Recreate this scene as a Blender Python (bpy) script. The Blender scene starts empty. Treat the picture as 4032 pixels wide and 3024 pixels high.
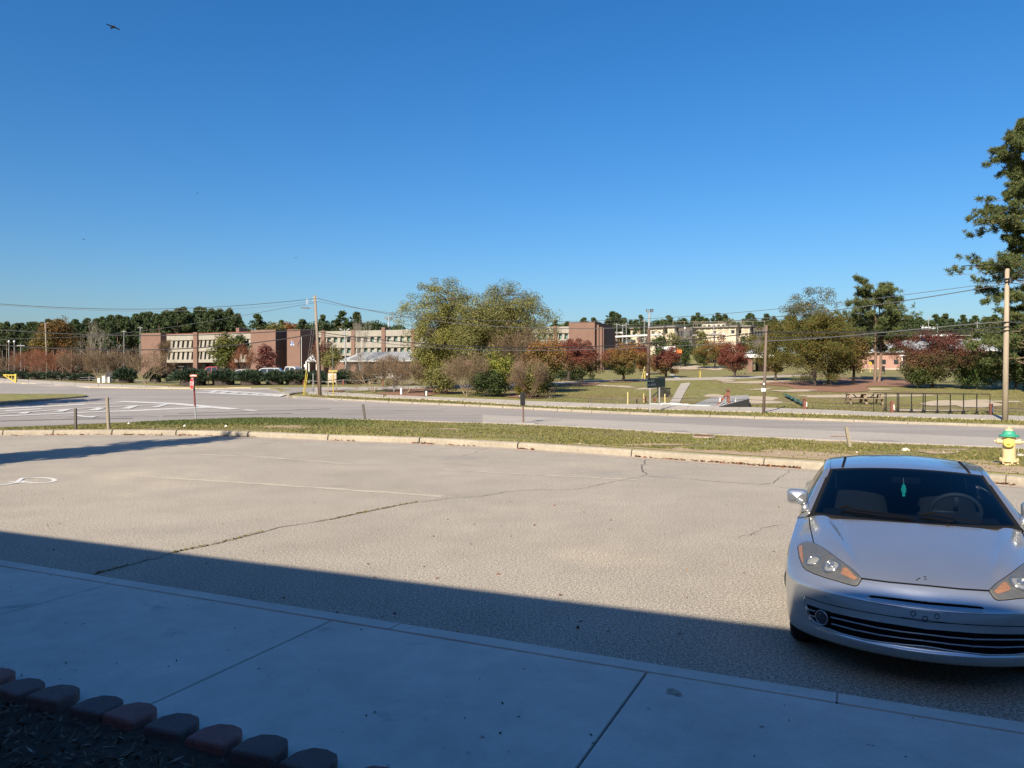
import bpy, bmesh, math, random, zlib
import numpy as np
from mathutils import Vector, Matrix
from mathutils.bvhtree import BVHTree

random.seed(7)
RNG = np.random.default_rng(7)
SC = bpy.context.scene
COL = SC.collection

# ------------------------------------------------------------------ camera
F = 3028.0          # focal length in photograph pixels (4032 wide)
CX, HORIZON = 2016.0, 1475.0
EYE = 2.1           # camera height above the parking lot
cam = bpy.data.objects.new('camera', bpy.data.cameras.new('camera'))
COL.objects.link(cam)
cam.data.sensor_width = 36.0
cam.data.lens = F * 36.0 / 4032.0
cam.data.shift_y = -(1512.0 - HORIZON) / 4032.0
cam.data.clip_start = 0.05
cam.data.clip_end = 6000
cam.location = (0, 0, EYE)
cam.rotation_euler = (math.radians(90), 0, 0)
SC.camera = cam

# ------------------------------------------------------------------ light
SUN_EL = math.radians(32.0)
SHADOW_HEADING = math.radians(27.0)      # shadows fall forward, a little to the right
sun_dir = Vector((-math.sin(SHADOW_HEADING) * math.cos(SUN_EL), -math.cos(SHADOW_HEADING) * math.cos(SUN_EL), math.sin(SUN_EL)))
SC.world = bpy.data.worlds.new('World')
SC.world.use_nodes = True
wn = SC.world.node_tree
wn.nodes.clear()
sky = wn.nodes.new('ShaderNodeTexSky')
sky.sky_type = 'NISHITA'
sky.sun_disc = False
sky.sun_elevation = SUN_EL
sky.sun_rotation = math.atan2(sun_dir.x, sun_dir.y)
sky.altitude = 0
sky.air_density = 1.2
sky.dust_density = 1.2
sky.ozone_density = 8.0
bg = wn.nodes.new('ShaderNodeBackground')
bg.inputs['Strength'].default_value = 0.069
wo = wn.nodes.new('ShaderNodeOutputWorld')
hs = wn.nodes.new('ShaderNodeHueSaturation')      # the phone's rendering of a clear blue sky
hs.inputs['Saturation'].default_value = 1.20
hs.inputs['Hue'].default_value = 0.503
wn.links.new(sky.outputs[0], hs.inputs['Color'])
wn.links.new(hs.outputs[0], bg.inputs[0])
wn.links.new(bg.outputs[0], wo.inputs[0])
sun = bpy.data.objects.new('sun', bpy.data.lights.new('sun', 'SUN'))
COL.objects.link(sun)
sun.data.energy = 5.0
sun.data.angle = math.radians(0.53)
sun.data.color = (1.0, 0.885, 0.71)
sun.rotation_euler = sun_dir.to_track_quat('Z', 'Y').to_euler()
sun.location = (0, -20, 40)
SC.view_settings.view_transform = 'Standard'
SC.view_settings.look = 'None'
SC.view_settings.exposure = 1.0
SC.view_settings.gamma = 1.0
SC.view_settings.use_curve_mapping = False
SC.render.engine = 'CYCLES'
SC.cycles.max_bounces = 6
SC.cycles.transparent_max_bounces = 8

# ------------------------------------------------------------------ materials
KEEP = {'near_concrete', 'block_charcoal', 'block_brown', 'block_red', 'mulch', 'silver_paint', 'teal_card', 'white_metal_roof', 'pine_straw'}
def mat(name, col, rough=0.8, noise=(), bump=(), metal=0.0, spec=0.5, coat=0.0, col2=None, island=None, trans=0.0, streak=None):
    if not island and name not in KEEP:
        col = tuple(c * 0.80 for c in col)
        if col2: col2 = [((tuple(c * 0.80 for c in q[0]),) + tuple(q[1:])) for q in (col2 if isinstance(col2, list) else [col2])]
    """noise: list of (scale, amount, detail); col2: (colour, scale, low, high) blotches; island: per-piece colours."""
    m = bpy.data.materials.new(name)
    m.use_nodes = True
    nt = m.node_tree
    b = nt.nodes['Principled BSDF']
    b.inputs['Roughness'].default_value = rough
    b.inputs['Metallic'].default_value = metal
    b.inputs['Specular IOR Level'].default_value = spec
    b.inputs['Coat Weight'].default_value = coat
    b.inputs['Coat Roughness'].default_value = 0.08
    tc = nt.nodes.new('ShaderNodeTexCoord')
    L = nt.links.new
    cur = None
    if island:
        g = nt.nodes.new('ShaderNodeNewGeometry')
        r = nt.nodes.new('ShaderNodeValToRGB')
        r.color_ramp.interpolation = 'LINEAR'
        while len(r.color_ramp.elements) < len(island):
            r.color_ramp.elements.new(0.5)
        for k, c in enumerate(island):
            r.color_ramp.elements[k].position = k / max(1, len(island) - 1)
            r.color_ramp.elements[k].color = (*c, 1)
        L(g.outputs['Random Per Island'], r.inputs[0])
        cur = r.outputs[0]
    else:
        c = nt.nodes.new('ShaderNodeRGB')
        c.outputs[0].default_value = (*col, 1)
        cur = c.outputs[0]
    def tex(scale, detail, sc3=None):
        n = nt.nodes.new('ShaderNodeTexNoise')
        n.inputs['Scale'].default_value = scale
        n.inputs['Detail'].default_value = detail
        n.inputs['Roughness'].default_value = 0.6
        if sc3:
            mp = nt.nodes.new('ShaderNodeMapping')
            mp.inputs['Scale'].default_value = sc3[:3]
            if len(sc3) > 3:
                mp.inputs['Rotation'].default_value = (0, 0, sc3[3])
            L(tc.outputs['Object'], mp.inputs[0])
            L(mp.outputs[0], n.inputs['Vector'])
        else:
            L(tc.outputs['Object'], n.inputs['Vector'])
        return n
    if col2:
        cc = col2 if isinstance(col2, list) else [col2]
        for c2 in cc:
            n = tex(c2[1], 4, c2[4] if len(c2) > 4 else None)
            mr = nt.nodes.new('ShaderNodeMapRange')
            mr.inputs[1].default_value, mr.inputs[2].default_value = c2[2], c2[3]
            L(n.outputs[0], mr.inputs[0])
            mx = nt.nodes.new('ShaderNodeMix')
            mx.data_type = 'RGBA'
            L(mr.outputs[0], mx.inputs[0])
            L(cur, mx.inputs[6])
            mx.inputs[7].default_value = (*c2[0], 1)
            cur = mx.outputs[2]
    for nz in noise:
        n = tex(nz[0], nz[2] if len(nz) > 2 else 3, nz[3] if len(nz) > 3 else None)
        mr = nt.nodes.new('ShaderNodeMapRange')
        mr.inputs[1].default_value, mr.inputs[2].default_value = 0.3, 0.7
        mr.inputs[3].default_value, mr.inputs[4].default_value = 1 - nz[1], 1 + nz[1]
        L(n.outputs[0], mr.inputs[0])
        mx = nt.nodes.new('ShaderNodeMix')
        mx.data_type = 'RGBA'
        mx.blend_type = 'MULTIPLY'
        mx.inputs[0].default_value = 1
        L(cur, mx.inputs[6])
        L(mr.outputs[0], mx.inputs[7])
        cur = mx.outputs[2]
    L(cur, b.inputs['Base Color'])
    if bump:
        n = tex(bump[0], bump[2] if len(bump) > 2 else 3)
        bp = nt.nodes.new('ShaderNodeBump')
        bp.inputs['Strength'].default_value = bump[1]
        bp.inputs['Distance'].default_value = bump[3] if len(bump) > 3 else 0.02
        L(n.outputs[0], bp.inputs['Height'])
        L(bp.outputs[0], b.inputs['Normal'])
    if trans:
        out = nt.nodes['Material Output']
        t = nt.nodes.new('ShaderNodeBsdfTranslucent')
        L(cur, t.inputs[0])
        ms = nt.nodes.new('ShaderNodeMixShader')
        ms.inputs[0].default_value = trans
        L(b.outputs[0], ms.inputs[1])
        L(t.outputs[0], ms.inputs[2])
        L(ms.outputs[0], out.inputs[0])
    return m

def leafmat(name, cols, trans=0.25):
    return mat(name, cols[0], 0.65, island=cols, trans=trans, spec=0.25)

def zleaf(name, low, high, z0, z1):
    """leaf colours that turn from one autumn colour to another up the crown"""
    m = mat(name, low[0], 0.65, island=low, trans=0.22, spec=0.25)
    nt = m.node_tree
    L = nt.links.new
    b = nt.nodes['Principled BSDF']
    src = b.inputs['Base Color'].links[0].from_socket
    g = nt.nodes.new('ShaderNodeNewGeometry')
    r = nt.nodes.new('ShaderNodeValToRGB')
    while len(r.color_ramp.elements) < len(high):
        r.color_ramp.elements.new(0.5)
    for k, c in enumerate(high):
        r.color_ramp.elements[k].position = k / max(1, len(high) - 1)
        r.color_ramp.elements[k].color = (*c, 1)
    L(g.outputs['Random Per Island'], r.inputs[0])
    tc = nt.nodes.new('ShaderNodeTexCoord')
    sp = nt.nodes.new('ShaderNodeSeparateXYZ')
    L(tc.outputs['Object'], sp.inputs[0])
    nz = nt.nodes.new('ShaderNodeTexNoise')
    nz.inputs['Scale'].default_value = 0.8
    L(tc.outputs['Object'], nz.inputs['Vector'])
    ad = nt.nodes.new('ShaderNodeMath'); ad.operation = 'MULTIPLY_ADD'
    L(nz.outputs[0], ad.inputs[0]); ad.inputs[1].default_value = (z1 - z0) * 1.6
    L(sp.outputs[2], ad.inputs[2])
    mr = nt.nodes.new('ShaderNodeMapRange')
    off = (z1 - z0) * 0.8
    mr.inputs[1].default_value, mr.inputs[2].default_value = z0 + off, z1 + off
    L(ad.outputs[0], mr.inputs[0])
    mx = nt.nodes.new('ShaderNodeMix'); mx.data_type = 'RGBA'
    L(mr.outputs[0], mx.inputs[0]); L(src, mx.inputs[6]); L(r.outputs[0], mx.inputs[7])
    L(mx.outputs[2], b.inputs['Base Color'])
    for l in nt.nodes:
        if l.type == 'BSDF_TRANSLUCENT':
            L(mx.outputs[2], l.inputs[0])
    return m

# ------------------------------------------------------------------ mesh helpers
class MB:
    def __init__(s):
        s.v = []; s.f = []; s.mi = []; s.cur = 0
    def add(s, vs, fs):
        o = len(s.v)
        s.v.extend([tuple(p) for p in vs])
        s.f.extend([tuple(i + o for i in f) for f in fs])
        s.mi.extend([s.cur] * len(fs))
        return s
    def box(s, c, d, rz=0.0, rx=0.0, ry=0.0, taper=1.0):
        m = Matrix.Translation(Vector(c)) @ Matrix.Rotation(rz, 4, 'Z') @ Matrix.Rotation(ry, 4, 'Y') @ Matrix.Rotation(rx, 4, 'X')
        hx, hy, hz = d[0] / 2, d[1] / 2, d[2] / 2
        vs = []
        for z in (-1, 1):
            t = taper if z > 0 else 1
            for x, y in ((-1, -1), (1, -1), (1, 1), (-1, 1)):
                vs.append(m @ Vector((x * hx * t, y * hy * t, z * hz)))
        return s.add(vs, [(3, 2, 1, 0), (4, 5, 6, 7), (0, 1, 5, 4), (1, 2, 6, 5), (2, 3, 7, 6), (3, 0, 4, 7)])
    def tube(s, pts, rad, n=6, cap=True):
        pts = [Vector(p) for p in pts]
        if not isinstance(rad, (list, tuple)):
            rad = [rad] * len(pts)
        vs, fs = [], []
        prev = None
        for i, p in enumerate(pts):
            d = (pts[min(i + 1, len(pts) - 1)] - pts[max(i - 1, 0)])
            if d.length < 1e-9: d = Vector((0, 0, 1))
            d.normalize()
            a = prev if prev is not None else (Vector((1, 0, 0)) if abs(d.x) < 0.9 else Vector((0, 1, 0)))
            a = (a - d * a.dot(d))
            if a.length < 1e-6: a = d.orthogonal()
            a.normalize(); prev = a
            b = d.cross(a)
            for k in range(n):
                t = 2 * math.pi * k / n
                vs.append(p + (a * math.cos(t) + b * math.sin(t)) * rad[i])
        for i in range(len(pts) - 1):
            for k in range(n):
                fs.append((i * n + k, i * n + (k + 1) % n, (i + 1) * n + (k + 1) % n, (i + 1) * n + k))
        if cap:
            fs.append(tuple(range(n))[::-1]); fs.append(tuple((len(pts) - 1) * n + k for k in range(n)))
        return s.add(vs, fs)
    def bar(s, a, b, w, h=None):
        """rectangular bar from a to b"""
        a, b = Vector(a), Vector(b); h = h or w
        d = (b - a).normalized()
        up = Vector((0, 0, 1)) if abs(d.z) < 0.95 else Vector((0, 1, 0))
        x = d.cross(up).normalized() * w / 2; y = x.cross(d).normalized() * h / 2
        vs = [p + sx * x + sy * y for p in (a, b) for sx, sy in ((-1, -1), (1, -1), (1, 1), (-1, 1))]
        return s.add(vs, [(0, 1, 2, 3), (7, 6, 5, 4), (0, 4, 5, 1), (1, 5, 6, 2), (2, 6, 7, 3), (3, 7, 4, 0)])
    def lathe(s, prof, c=(0, 0, 0), n=20, axis='Z'):
        vs, fs = [], []
        for r, z in prof:
            for k in range(n):
                t = 2 * math.pi * k / n
                p = (r * math.cos(t), r * math.sin(t), z)
                if axis == 'X': p = (p[2], p[0], p[1])
                if axis == 'Y': p = (p[0], p[2], p[1])
                vs.append((p[0] + c[0], p[1] + c[1], p[2] + c[2]))
        for i in range(len(prof) - 1):
            for k in range(n):
                fs.append((i * n + k, i * n + (k + 1) % n, (i + 1) * n + (k + 1) % n, (i + 1) * n + k))
        fs.append(tuple(range(n))[::-1]); fs.append(tuple((len(prof) - 1) * n + k for k in range(n)))
        return s.add(vs, fs)
    def grid(s, g):
        r, c = len(g), len(g[0])
        fs = [(i * c + j, i * c + j + 1, (i + 1) * c + j + 1, (i + 1) * c + j) for i in range(r - 1) for j in range(c - 1)]
        return s.add([p for row in g for p in row], fs)
    def prism(s, poly, z0, z1):
        n = len(poly)
        vs = [(x, y, z0) for x, y in poly] + [(x, y, z1) for x, y in poly]
        fs = [tuple(range(n))[::-1], tuple(range(n, 2 * n))] + [(i, (i + 1) % n, (i + 1) % n + n, i + n) for i in range(n)]
        return s.add(vs, fs)
    def build(s, name, mats, parent=None, smooth=False, bevel=0.0):
        if not isinstance(mats, (list, tuple)): mats = [mats]
        o0 = wloc(parent)
        me = bpy.data.meshes.new(name)
        arr = np.array(s.v, dtype=float) - np.array(o0)
        me.from_pydata(arr.tolist(), [], s.f)
        for m in mats: me.materials.append(m)
        if len(mats) > 1: me.polygons.foreach_set('material_index', s.mi)
        if smooth: me.polygons.foreach_set('use_smooth', [True] * len(me.polygons))
        me.update()
        o = bpy.data.objects.new(name, me)
        COL.objects.link(o)
        if parent: o.parent = parent
        if bevel:
            md = o.modifiers.new('bevel', 'BEVEL'); md.width = bevel; md.segments = 2; md.limit_method = 'ANGLE'
        return o

def wloc(o):
    v = Vector((0, 0, 0))
    while o is not None:
        v += o.location; o = o.parent
    return v

def tag(o, label=None, cat=None, group=None, kind=None):
    if label: o['label'] = label
    if cat: o['category'] = cat
    if group: o['group'] = group
    if kind: o['kind'] = kind
    return o

def root(name, label, cat, loc, group=None, kind=None):
    o = bpy.data.objects.new(name, None)
    o.empty_display_size = 0.2
    COL.objects.link(o); o.location = loc
    return tag(o, label, cat, group, kind)

def struct(o):
    o['kind'] = 'structure'; return o

def copy_tree(o, loc=None, rz=None, scale=None, label=None, parent=None):
    c = o.copy(); COL.objects.link(c)
    if parent: c.parent = parent
    if loc is not None: c.location = loc
    if rz is not None: c.rotation_euler = (0, 0, rz)
    if scale is not None: c.scale = scale
    if label: c['label'] = label
    for ch in list(o.children): copy_tree(ch, parent=c)
    return c

def quads(centers, nrm, su, sv, rng=RNG, up=None):
    """many separate little quads; returns verts, faces as lists"""
    n = len(centers)
    r = rng.normal(size=(n, 3)) if up is None else up + 0.35 * rng.normal(size=(n, 3))
    a = np.cross(nrm, r); a /= (np.linalg.norm(a, axis=1)[:, None] + 1e-9)
    b = np.cross(nrm, a); b /= (np.linalg.norm(b, axis=1)[:, None] + 1e-9)
    su = np.broadcast_to(np.asarray(su, float), (n,))[:, None]; sv = np.broadcast_to(np.asarray(sv, float), (n,))[:, None]
    v = np.stack([centers - a * su, centers - b * sv, centers + a * su, centers + b * sv], 1).reshape(-1, 3)
    f = np.arange(4 * n).reshape(-1, 4)
    return v, f

def leaf_object(name, v, f, m, parent):
    me = bpy.data.meshes.new(name)
    o0 = np.array(wloc(parent))
    v = np.asarray(v, float) - o0
    me.vertices.add(len(v)); me.vertices.foreach_set('co', v.ravel())
    k = f.shape[1]
    me.loops.add(f.size); me.loops.foreach_set('vertex_index', f.ravel().astype(np.int32))
    me.polygons.add(len(f)); me.polygons.foreach_set('loop_start', np.arange(0, f.size, k, dtype=np.int32))
    me.polygons.foreach_set('loop_total', np.full(len(f), k, dtype=np.int32))
    me.materials.append(m)
    me.update(calc_edges=True)
    o = bpy.data.objects.new(name, me); COL.objects.link(o)
    if parent: o.parent = parent
    return o

# ------------------------------------------------------------------ the lie of the land
def curve(pts):
    xs = np.array([p[0] for p in pts], float); ys = np.array([p[1] for p in pts], float)
    return lambda q: np.interp(q, xs, ys)
KERB_BASE = [(-900, 1724), (0, 1714), (440, 1711), (690, 1713), (1000, 1720), (1290, 1733), (1650, 1745), (2037, 1766), (2200, 1777), (2485, 1797), (3007, 1834), (3250, 1850), (4032, 1913), (4700, 1965), (6000, 2066)]
ROAD_NEAR = [(-900, 1712), (0, 1684), (300, 1672), (600, 1659), (1000, 1645), (1250, 1646), (1440, 1651), (1800, 1661), (2200, 1677), (2500, 1695), (2900, 1717), (3250, 1733), (3900, 1762), (4032, 1768), (4700, 1800), (6000, 1862)]
ROAD_FAR = [(1145, 1567), (1350, 1579), (1623, 1592), (1890, 1604), (2195, 1620), (2630, 1640), (2970, 1652), (3300, 1663), (3575, 1674), (3800, 1681), (4032, 1690), (4700, 1712), (6000, 1755)]
LOT_KERB_Z = 0.17
_kb = curve(KERB_BASE)
dK = lambda q: F * EYE / (_kb(q) - HORIZON) + 0.25
KERB_TOP_Y = lambda q: HORIZON + F * (EYE - LOT_KERB_Z) / dK(q)
_r1 = curve(ROAD_NEAR); dR1 = lambda q: F * (EYE + 0.3) / (_r1(q) - HORIZON)
_r2 = curve([(-900, 1488), (0, 1507), (350, 1528), (700, 1533), (1080, 1533)] + ROAD_FAR)
RISE_L = curve([(0, 0), (50, 0), (90, 1.4), (170, 2.1), (260, 3.0), (500, 4), (3000, 6)])
RISE_R = curve([(0, 0), (50, 0), (100, 1.75), (146, 3.36), (210, 7.9), (280, 9.2), (500, 10), (3000, 12)])
RISE_E = curve([(0, 0), (50, 0), (100, 1.75), (150, 3.4), (260, 6.0), (500, 8), (3000, 12)])
def sstep(x, a, b):
    t = np.clip((x - a) / (b - a), 0, 1); return t * t * (3 - 2 * t)
def rise(q, d):
    w = sstep(q, 1300, 2300); e = sstep(q, 3150, 3550)
    return (RISE_L(d) * (1 - w) + RISE_R(d) * w) * (1 - e) + RISE_E(d) * e
# depth of the far road kerb for every heading
_qs = np.arange(-900, 6001, 20.0)
_d2 = []
for _q in _qs:
    dd = np.arange(18, 140, 0.05)
    ray = EYE - (_r2(_q) - HORIZON) / F * dd
    hh = -0.34 + 0.03 + rise(_q, dd)
    k = np.argmax(ray <= hh)
    _d2.append(dd[k] if ray[k] <= hh[k] else 120.0)
_d2 = np.array(_d2)
dR2 = lambda q: np.interp(q, _qs, _d2)
def HQ(q, d):
    k, r1, r2 = dK(q), dR1(q), dR2(q)
    base = -0.34 + rise(q, d) + 0.15 * sstep(d, r2, r2 + 0.35)
    t = np.clip((d - k) / np.maximum(r1 - k, 0.1), 0, 1)
    verge = 0.155 * (1 - t) + (-0.31) * t
    return np.where(d < k, -0.06, np.where(d < r1, verge, base))
def H(X, Y):
    X = np.asarray(X, float); Y = np.asarray(Y, float)
    q = np.clip(CX + F * X / np.maximum(Y, 0.5), -900, 6000)
    return np.where(Y < 3, -0.06, HQ(q, Y))
_dd = np.concatenate([np.arange(12, 60, 0.04), np.arange(60, 320, 0.1)])
def P(px, py, off=0.0):
    """the point of the ground seen at a photograph pixel"""
    X = (px - CX) / F * _dd
    ray = EYE - (py - HORIZON) / F * _dd
    hh = HQ(np.clip(px, -900, 6000), _dd) + off
    idx = np.nonzero(ray <= hh)[0]
    k = idx[0] if len(idx) else len(_dd) - 1
    return Vector((X[k], _dd[k], float(H(X[k], _dd[k]))))
def Z(px, py, z=0.0):
    d = F * (EYE - z) / (py - HORIZON)
    return Vector(((px - CX) / F * d, d, z))
def A(px, py, D):
    return Vector(((px - CX) / F * D, D, EYE - (py - HORIZON) / F * D))
def G(px, D):
    x = (px - CX) / F * D
    return Vector((x, D, float(H(x, D))))

def gridpoly(poly, step, stepy=None):
    bm = bmesh.new()
    vs = [bm.verts.new((p[0], p[1], 0)) for p in poly]
    bm.faces.new(vs)
    bmesh.ops.triangulate(bm, faces=bm.faces[:])
    xs = [p[0] for p in poly]; ys = [p[1] for p in poly]
    stepy = stepy or step
    for k in range(int(min(xs) // step) + 1, int(max(xs) // step) + 1):
        bmesh.ops.bisect_plane(bm, geom=bm.verts[:] + bm.edges[:] + bm.faces[:], plane_co=(k * step, 0, 0), plane_no=(1, 0, 0))
    for k in range(int(min(ys) // stepy) + 1, int(max(ys) // stepy) + 1):
        bmesh.ops.bisect_plane(bm, geom=bm.verts[:] + bm.edges[:] + bm.faces[:], plane_co=(0, k * stepy, 0), plane_no=(0, 1, 0))
    bm.verts.index_update()
    V = [(v.co.x, v.co.y) for v in bm.verts]
    Fc = []
    for f in bm.faces:
        ids = [v.index for v in f.verts]
        if f.normal.z < 0: ids = ids[::-1]
        Fc.append(tuple(ids))
    E = [(e.verts[0].index, e.verts[1].index) for e in bm.edges if len(e.link_faces) == 1]
    bm.free()
    return V, Fc, E

def drape(name, poly, off, m, step=2.0, skirt=0.0, mskirt=None, pix=True, parent=None, stepy=None):
    """a sheet that follows the ground, outlined by photograph pixels or ground points"""
    w = [(P(*p).x, P(*p).y) for p in poly] if pix else [(p[0], p[1]) for p in poly]
    V, Fc, E = gridpoly(w, step, stepy)
    V = np.array(V)
    z = H(V[:, 0], V[:, 1]) + off
    mb = MB()
    mb.add([(x, y, zz) for (x, y), zz in zip(V, z)], Fc)
    if skirt:
        mb.cur = 1
        for a, b in E:
            p, q = mb.v[a], mb.v[b]
            mb.add([p, q, (q[0], q[1], q[2] - skirt), (p[0], p[1], p[2] - skirt)], [(0, 1, 2, 3)])
    o = mb.build(name, [m, mskirt or m] if skirt else m, parent, smooth=not skirt)
    return o

def ribbon(mb, pts, w, off=0.0, jitter=0.0, zf=None):
    """flat line of width w laid on the ground along ground points"""
    pts = [Vector((p[0], p[1], 0)) for p in pts]
    L, R = [], []
    for i, p in enumerate(pts):
        d = (pts[min(i + 1, len(pts) - 1)] - pts[max(i - 1, 0)]); d.normalize()
        nrm = Vector((-d.y, d.x, 0))
        ww = (w[i] if isinstance(w, (list, tuple)) else w) / 2 * (1 + random.uniform(-jitter, jitter))
        for lst, sg in ((L, 1), (R, -1)):
            q = p + nrm * ww * sg
            lst.append((q.x, q.y, (zf(q.x, q.y) if zf else float(H(q.x, q.y))) + off))
    n = len(pts)
    mb.add(R + L, [(i, i + 1, n + i + 1, n + i) for i in range(n - 1)])

def densify(pts, step):
    out = []
    for a, b in zip(pts[:-1], pts[1:]):
        a, b = Vector(a), Vector(b)
        k = max(1, int((b - a).length / step))
        out += [a.lerp(b, i / k) for i in range(k)]
    return out + [Vector(pts[-1])]
# ================================================================== GROUND
m_field = mat('field_grass', (0.205, 0.19, 0.05), 0.95, noise=[(1.6, 0.3, 5), (14, 0.22, 4)], bump=(9, 0.5, 4, 0.04),
              col2=[((0.20, 0.145, 0.055), 0.09, 0.45, 0.62), ((0.36, 0.27, 0.15), 0.16, 0.63, 0.74, (1, 0.5, 1))])
m_asphalt = mat('worn_lot_asphalt', (0.385, 0.338, 0.272), 0.9, noise=[(0.22, 0.10, 4), (1.3, 0.07, 5), (38, 0.45, 2), (82, 0.85, 2)], bump=(80, 0.15, 2, 0.005),
                col2=[((0.32, 0.285, 0.24), 0.35, 0.56, 0.75), ((0.50, 0.42, 0.31), 0.16, 0.55, 0.75), ((0.20, 0.18, 0.16), 0.9, 0.70, 0.80)])
m_road = mat('road_asphalt', (0.315, 0.28, 0.25), 0.85, noise=[(0.07, 0.08, 4), (0.5, 0.12, 5, (0.12, 1, 1, math.radians(35))), (6, 0.10, 4), (40, 0.12, 2)], bump=(40, 0.3, 3, 0.01))
m_shoulder = mat('pale_road_shoulder', (0.42, 0.375, 0.32), 0.85, noise=[(0.3, 0.07, 4), (8, 0.12, 4)])
m_concrete = mat('pale_concrete', (0.45, 0.40, 0.335), 0.85, noise=[(0.5, 0.07, 4), (5, 0.06, 4), (90, 0.06, 2)], bump=(120, 0.12, 2, 0.004))
m_concrete2 = mat('near_concrete', (0.53, 0.495, 0.44), 0.85, noise=[(0.7, 0.13, 5), (5, 0.08, 5), (40, 0.07, 3, (1, 6, 1, -0.43)), (170, 0.10, 2)], bump=(160, 0.15, 2, 0.003),
                  col2=[((0.30, 0.295, 0.28), 2.2, 0.64, 0.78), ((0.22, 0.20, 0.18), 17, 0.72, 0.76)])
m_kerb = mat('kerb_concrete', (0.335, 0.29, 0.222), 0.85, noise=[(0.8, 0.14, 4), (9, 0.14, 4), (70, 0.1, 2)], bump=(80, 0.15, 2, 0.004))
m_gutter = mat('gutter_pan', (0.44, 0.355, 0.28), 0.88, noise=[(2, 0.1, 4), (30, 0.1, 3)])
m_dirt = mat('bare_sandy_dirt', (0.43, 0.315, 0.19), 0.95, noise=[(2.5, 0.14, 5), (25, 0.16, 4)], bump=(25, 0.5, 4, 0.02))
m_sand = mat('pale_sand', (0.47, 0.38, 0.27), 0.95, noise=[(1, 0.14, 5), (12, 0.1, 4)])
m_straw = mat('pine_straw', (0.20, 0.10, 0.058), 0.95, noise=[(1.2, 0.2, 5), (12, 0.3, 4)], bump=(15, 0.6, 4, 0.04))
m_white = mat('road_paint', (0.62, 0.60, 0.57), 0.7, noise=[(4, 0.18, 5), (40, 0.15, 3)])
m_oldpaint = mat('faded_paint', (0.50, 0.435, 0.34), 0.85, noise=[(3, 0.15, 5), (45, 0.3, 3)])
m_crack = mat('crack_fill', (0.085, 0.07, 0.052), 0.95, noise=[(30, 0.3, 3)])
m_dark = mat('dark_hole', (0.012, 0.012, 0.014), 0.9)
m_rubber = mat('tyre_mark', (0.19, 0.175, 0.17), 0.9, noise=[(1.5, 0.3, 4), (12, 0.25, 3)])
m_leafbrown = leafmat('fallen_leaf', [(0.16, 0.05, 0.025), (0.26, 0.10, 0.04), (0.10, 0.045, 0.03), (0.30, 0.17, 0.07)], 0.1)

cols = np.concatenate([np.arange(-900, 6001, 28.0)])
def seg(a, b, n): return list(np.linspace(a, b, n, endpoint=False))
gv, gf = [], []
nr = None
for q in cols:
    k, r1, r2 = float(dK(q)), float(dR1(q)), float(dR2(q))
    rows = [0.4, k * 0.5, k - 0.012] + seg(k, r1, 10) + seg(r1 + 0.01, r2, 16) + seg(r2, r2 + 0.36, 3) + seg(r2 + 0.36, 100, 22) + seg(100, 160, 16) + seg(160, 300, 24) + [300, 360, 450, 600, 900, 1500, 3000]
    nr = len(rows)
    rows = np.array(rows)
    zz = HQ(q, rows)
    zz[2] = -0.06
    for d, z in zip(rows, zz):
        gv.append(((q - CX) / F * d, d, z))
for i in range(len(cols) - 1):
    for j in range(nr - 1):
        gf.append((i * nr + j, (i + 1) * nr + j, (i + 1) * nr + j + 1, i * nr + j + 1))
mb = MB(); mb.add(gv, gf)
# ground behind and beside the camera, outside the view
edgeL, edgeR = math.atan2(-900 - CX, F), math.atan2(6000 - CX, F)
angs = np.linspace(edgeR - 0.02, edgeL + 2 * math.pi + 0.02, 40)
rr = [0, 8, 20, 40, 80, 200, 800, 3000]
o = len(mb.v)
mb.add([(r * math.sin(a), r * math.cos(a), -0.36 if r else -0.1) for a in angs for r in rr],
       [(i * 8 + j, (i + 1) * 8 + j, (i + 1) * 8 + j + 1, i * 8 + j + 1) for i in range(39) for j in range(7)])
struct(mb.build('ground', m_field, smooth=True))

# ---- the lot frame: U along the near pavement, V away from it
AL = math.radians(24.6)
def LF(u, v, z=0.0):
    return Vector((u * math.cos(AL) + v * math.sin(AL), -u * math.sin(AL) + v * math.cos(AL), z))

kb = [Z(x, y, 0.0) for x, y in KERB_BASE]
near = [LF(u, 5.17) for u in (32, -38)]
lot = MB()
poly = [(p.x, p.y) for p in kb] + [(p.x, p.y) for p in near]
V_, F_, E_ = gridpoly(poly, 4.0)
lot.add([(x, y, 0.0) for x, y in V_], F_)
struct(lot.build('parking_lot', m_asphalt))

# ---- kerbs: each cast length is a piece of its own
def kerb_piece(parent, front, prof, m, name='kerb_stone', zf=None):
    mb = MB(); g = []
    for i, p in enumerate(front):
        d = (front[min(i + 1, len(front) - 1)] - front[max(i - 1, 0)]); d.z = 0; d.normalize()
        nrm = Vector((-d.y, d.x, 0))
        base = zf(p) if zf else 0.0
        g.append([(p.x + nrm.x * s, p.y + nrm.y * s, base + z) for s, z in prof])
    mb.grid(g)
    n = len(prof)
    k = len(front)
    mb.f.append(tuple(range(n))); mb.f.append(tuple((k - 1) * n + i for i in range(n))[::-1]); mb.mi += [0, 0]
    return mb.build(name, m, parent)
def along(pts, a, b, n):
    """resample polyline pts (px based) between px a and b"""
    xs = [p[0] for p in pts]; ys = [p[1] for p in pts]
    return [(x, float(np.interp(x, xs, ys))) for x in np.linspace(a, b, n)]
KP = [(0.0, -0.04), (0.015, 0.10), (0.03, 0.145), (0.07, 0.168), (0.22, LOT_KERB_Z), (0.23, -0.05)]
rk = struct(root('lot_kerb', 'long pale concrete kerb between the parking lot and the grass verge', None, (0, 0, 0)))
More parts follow.
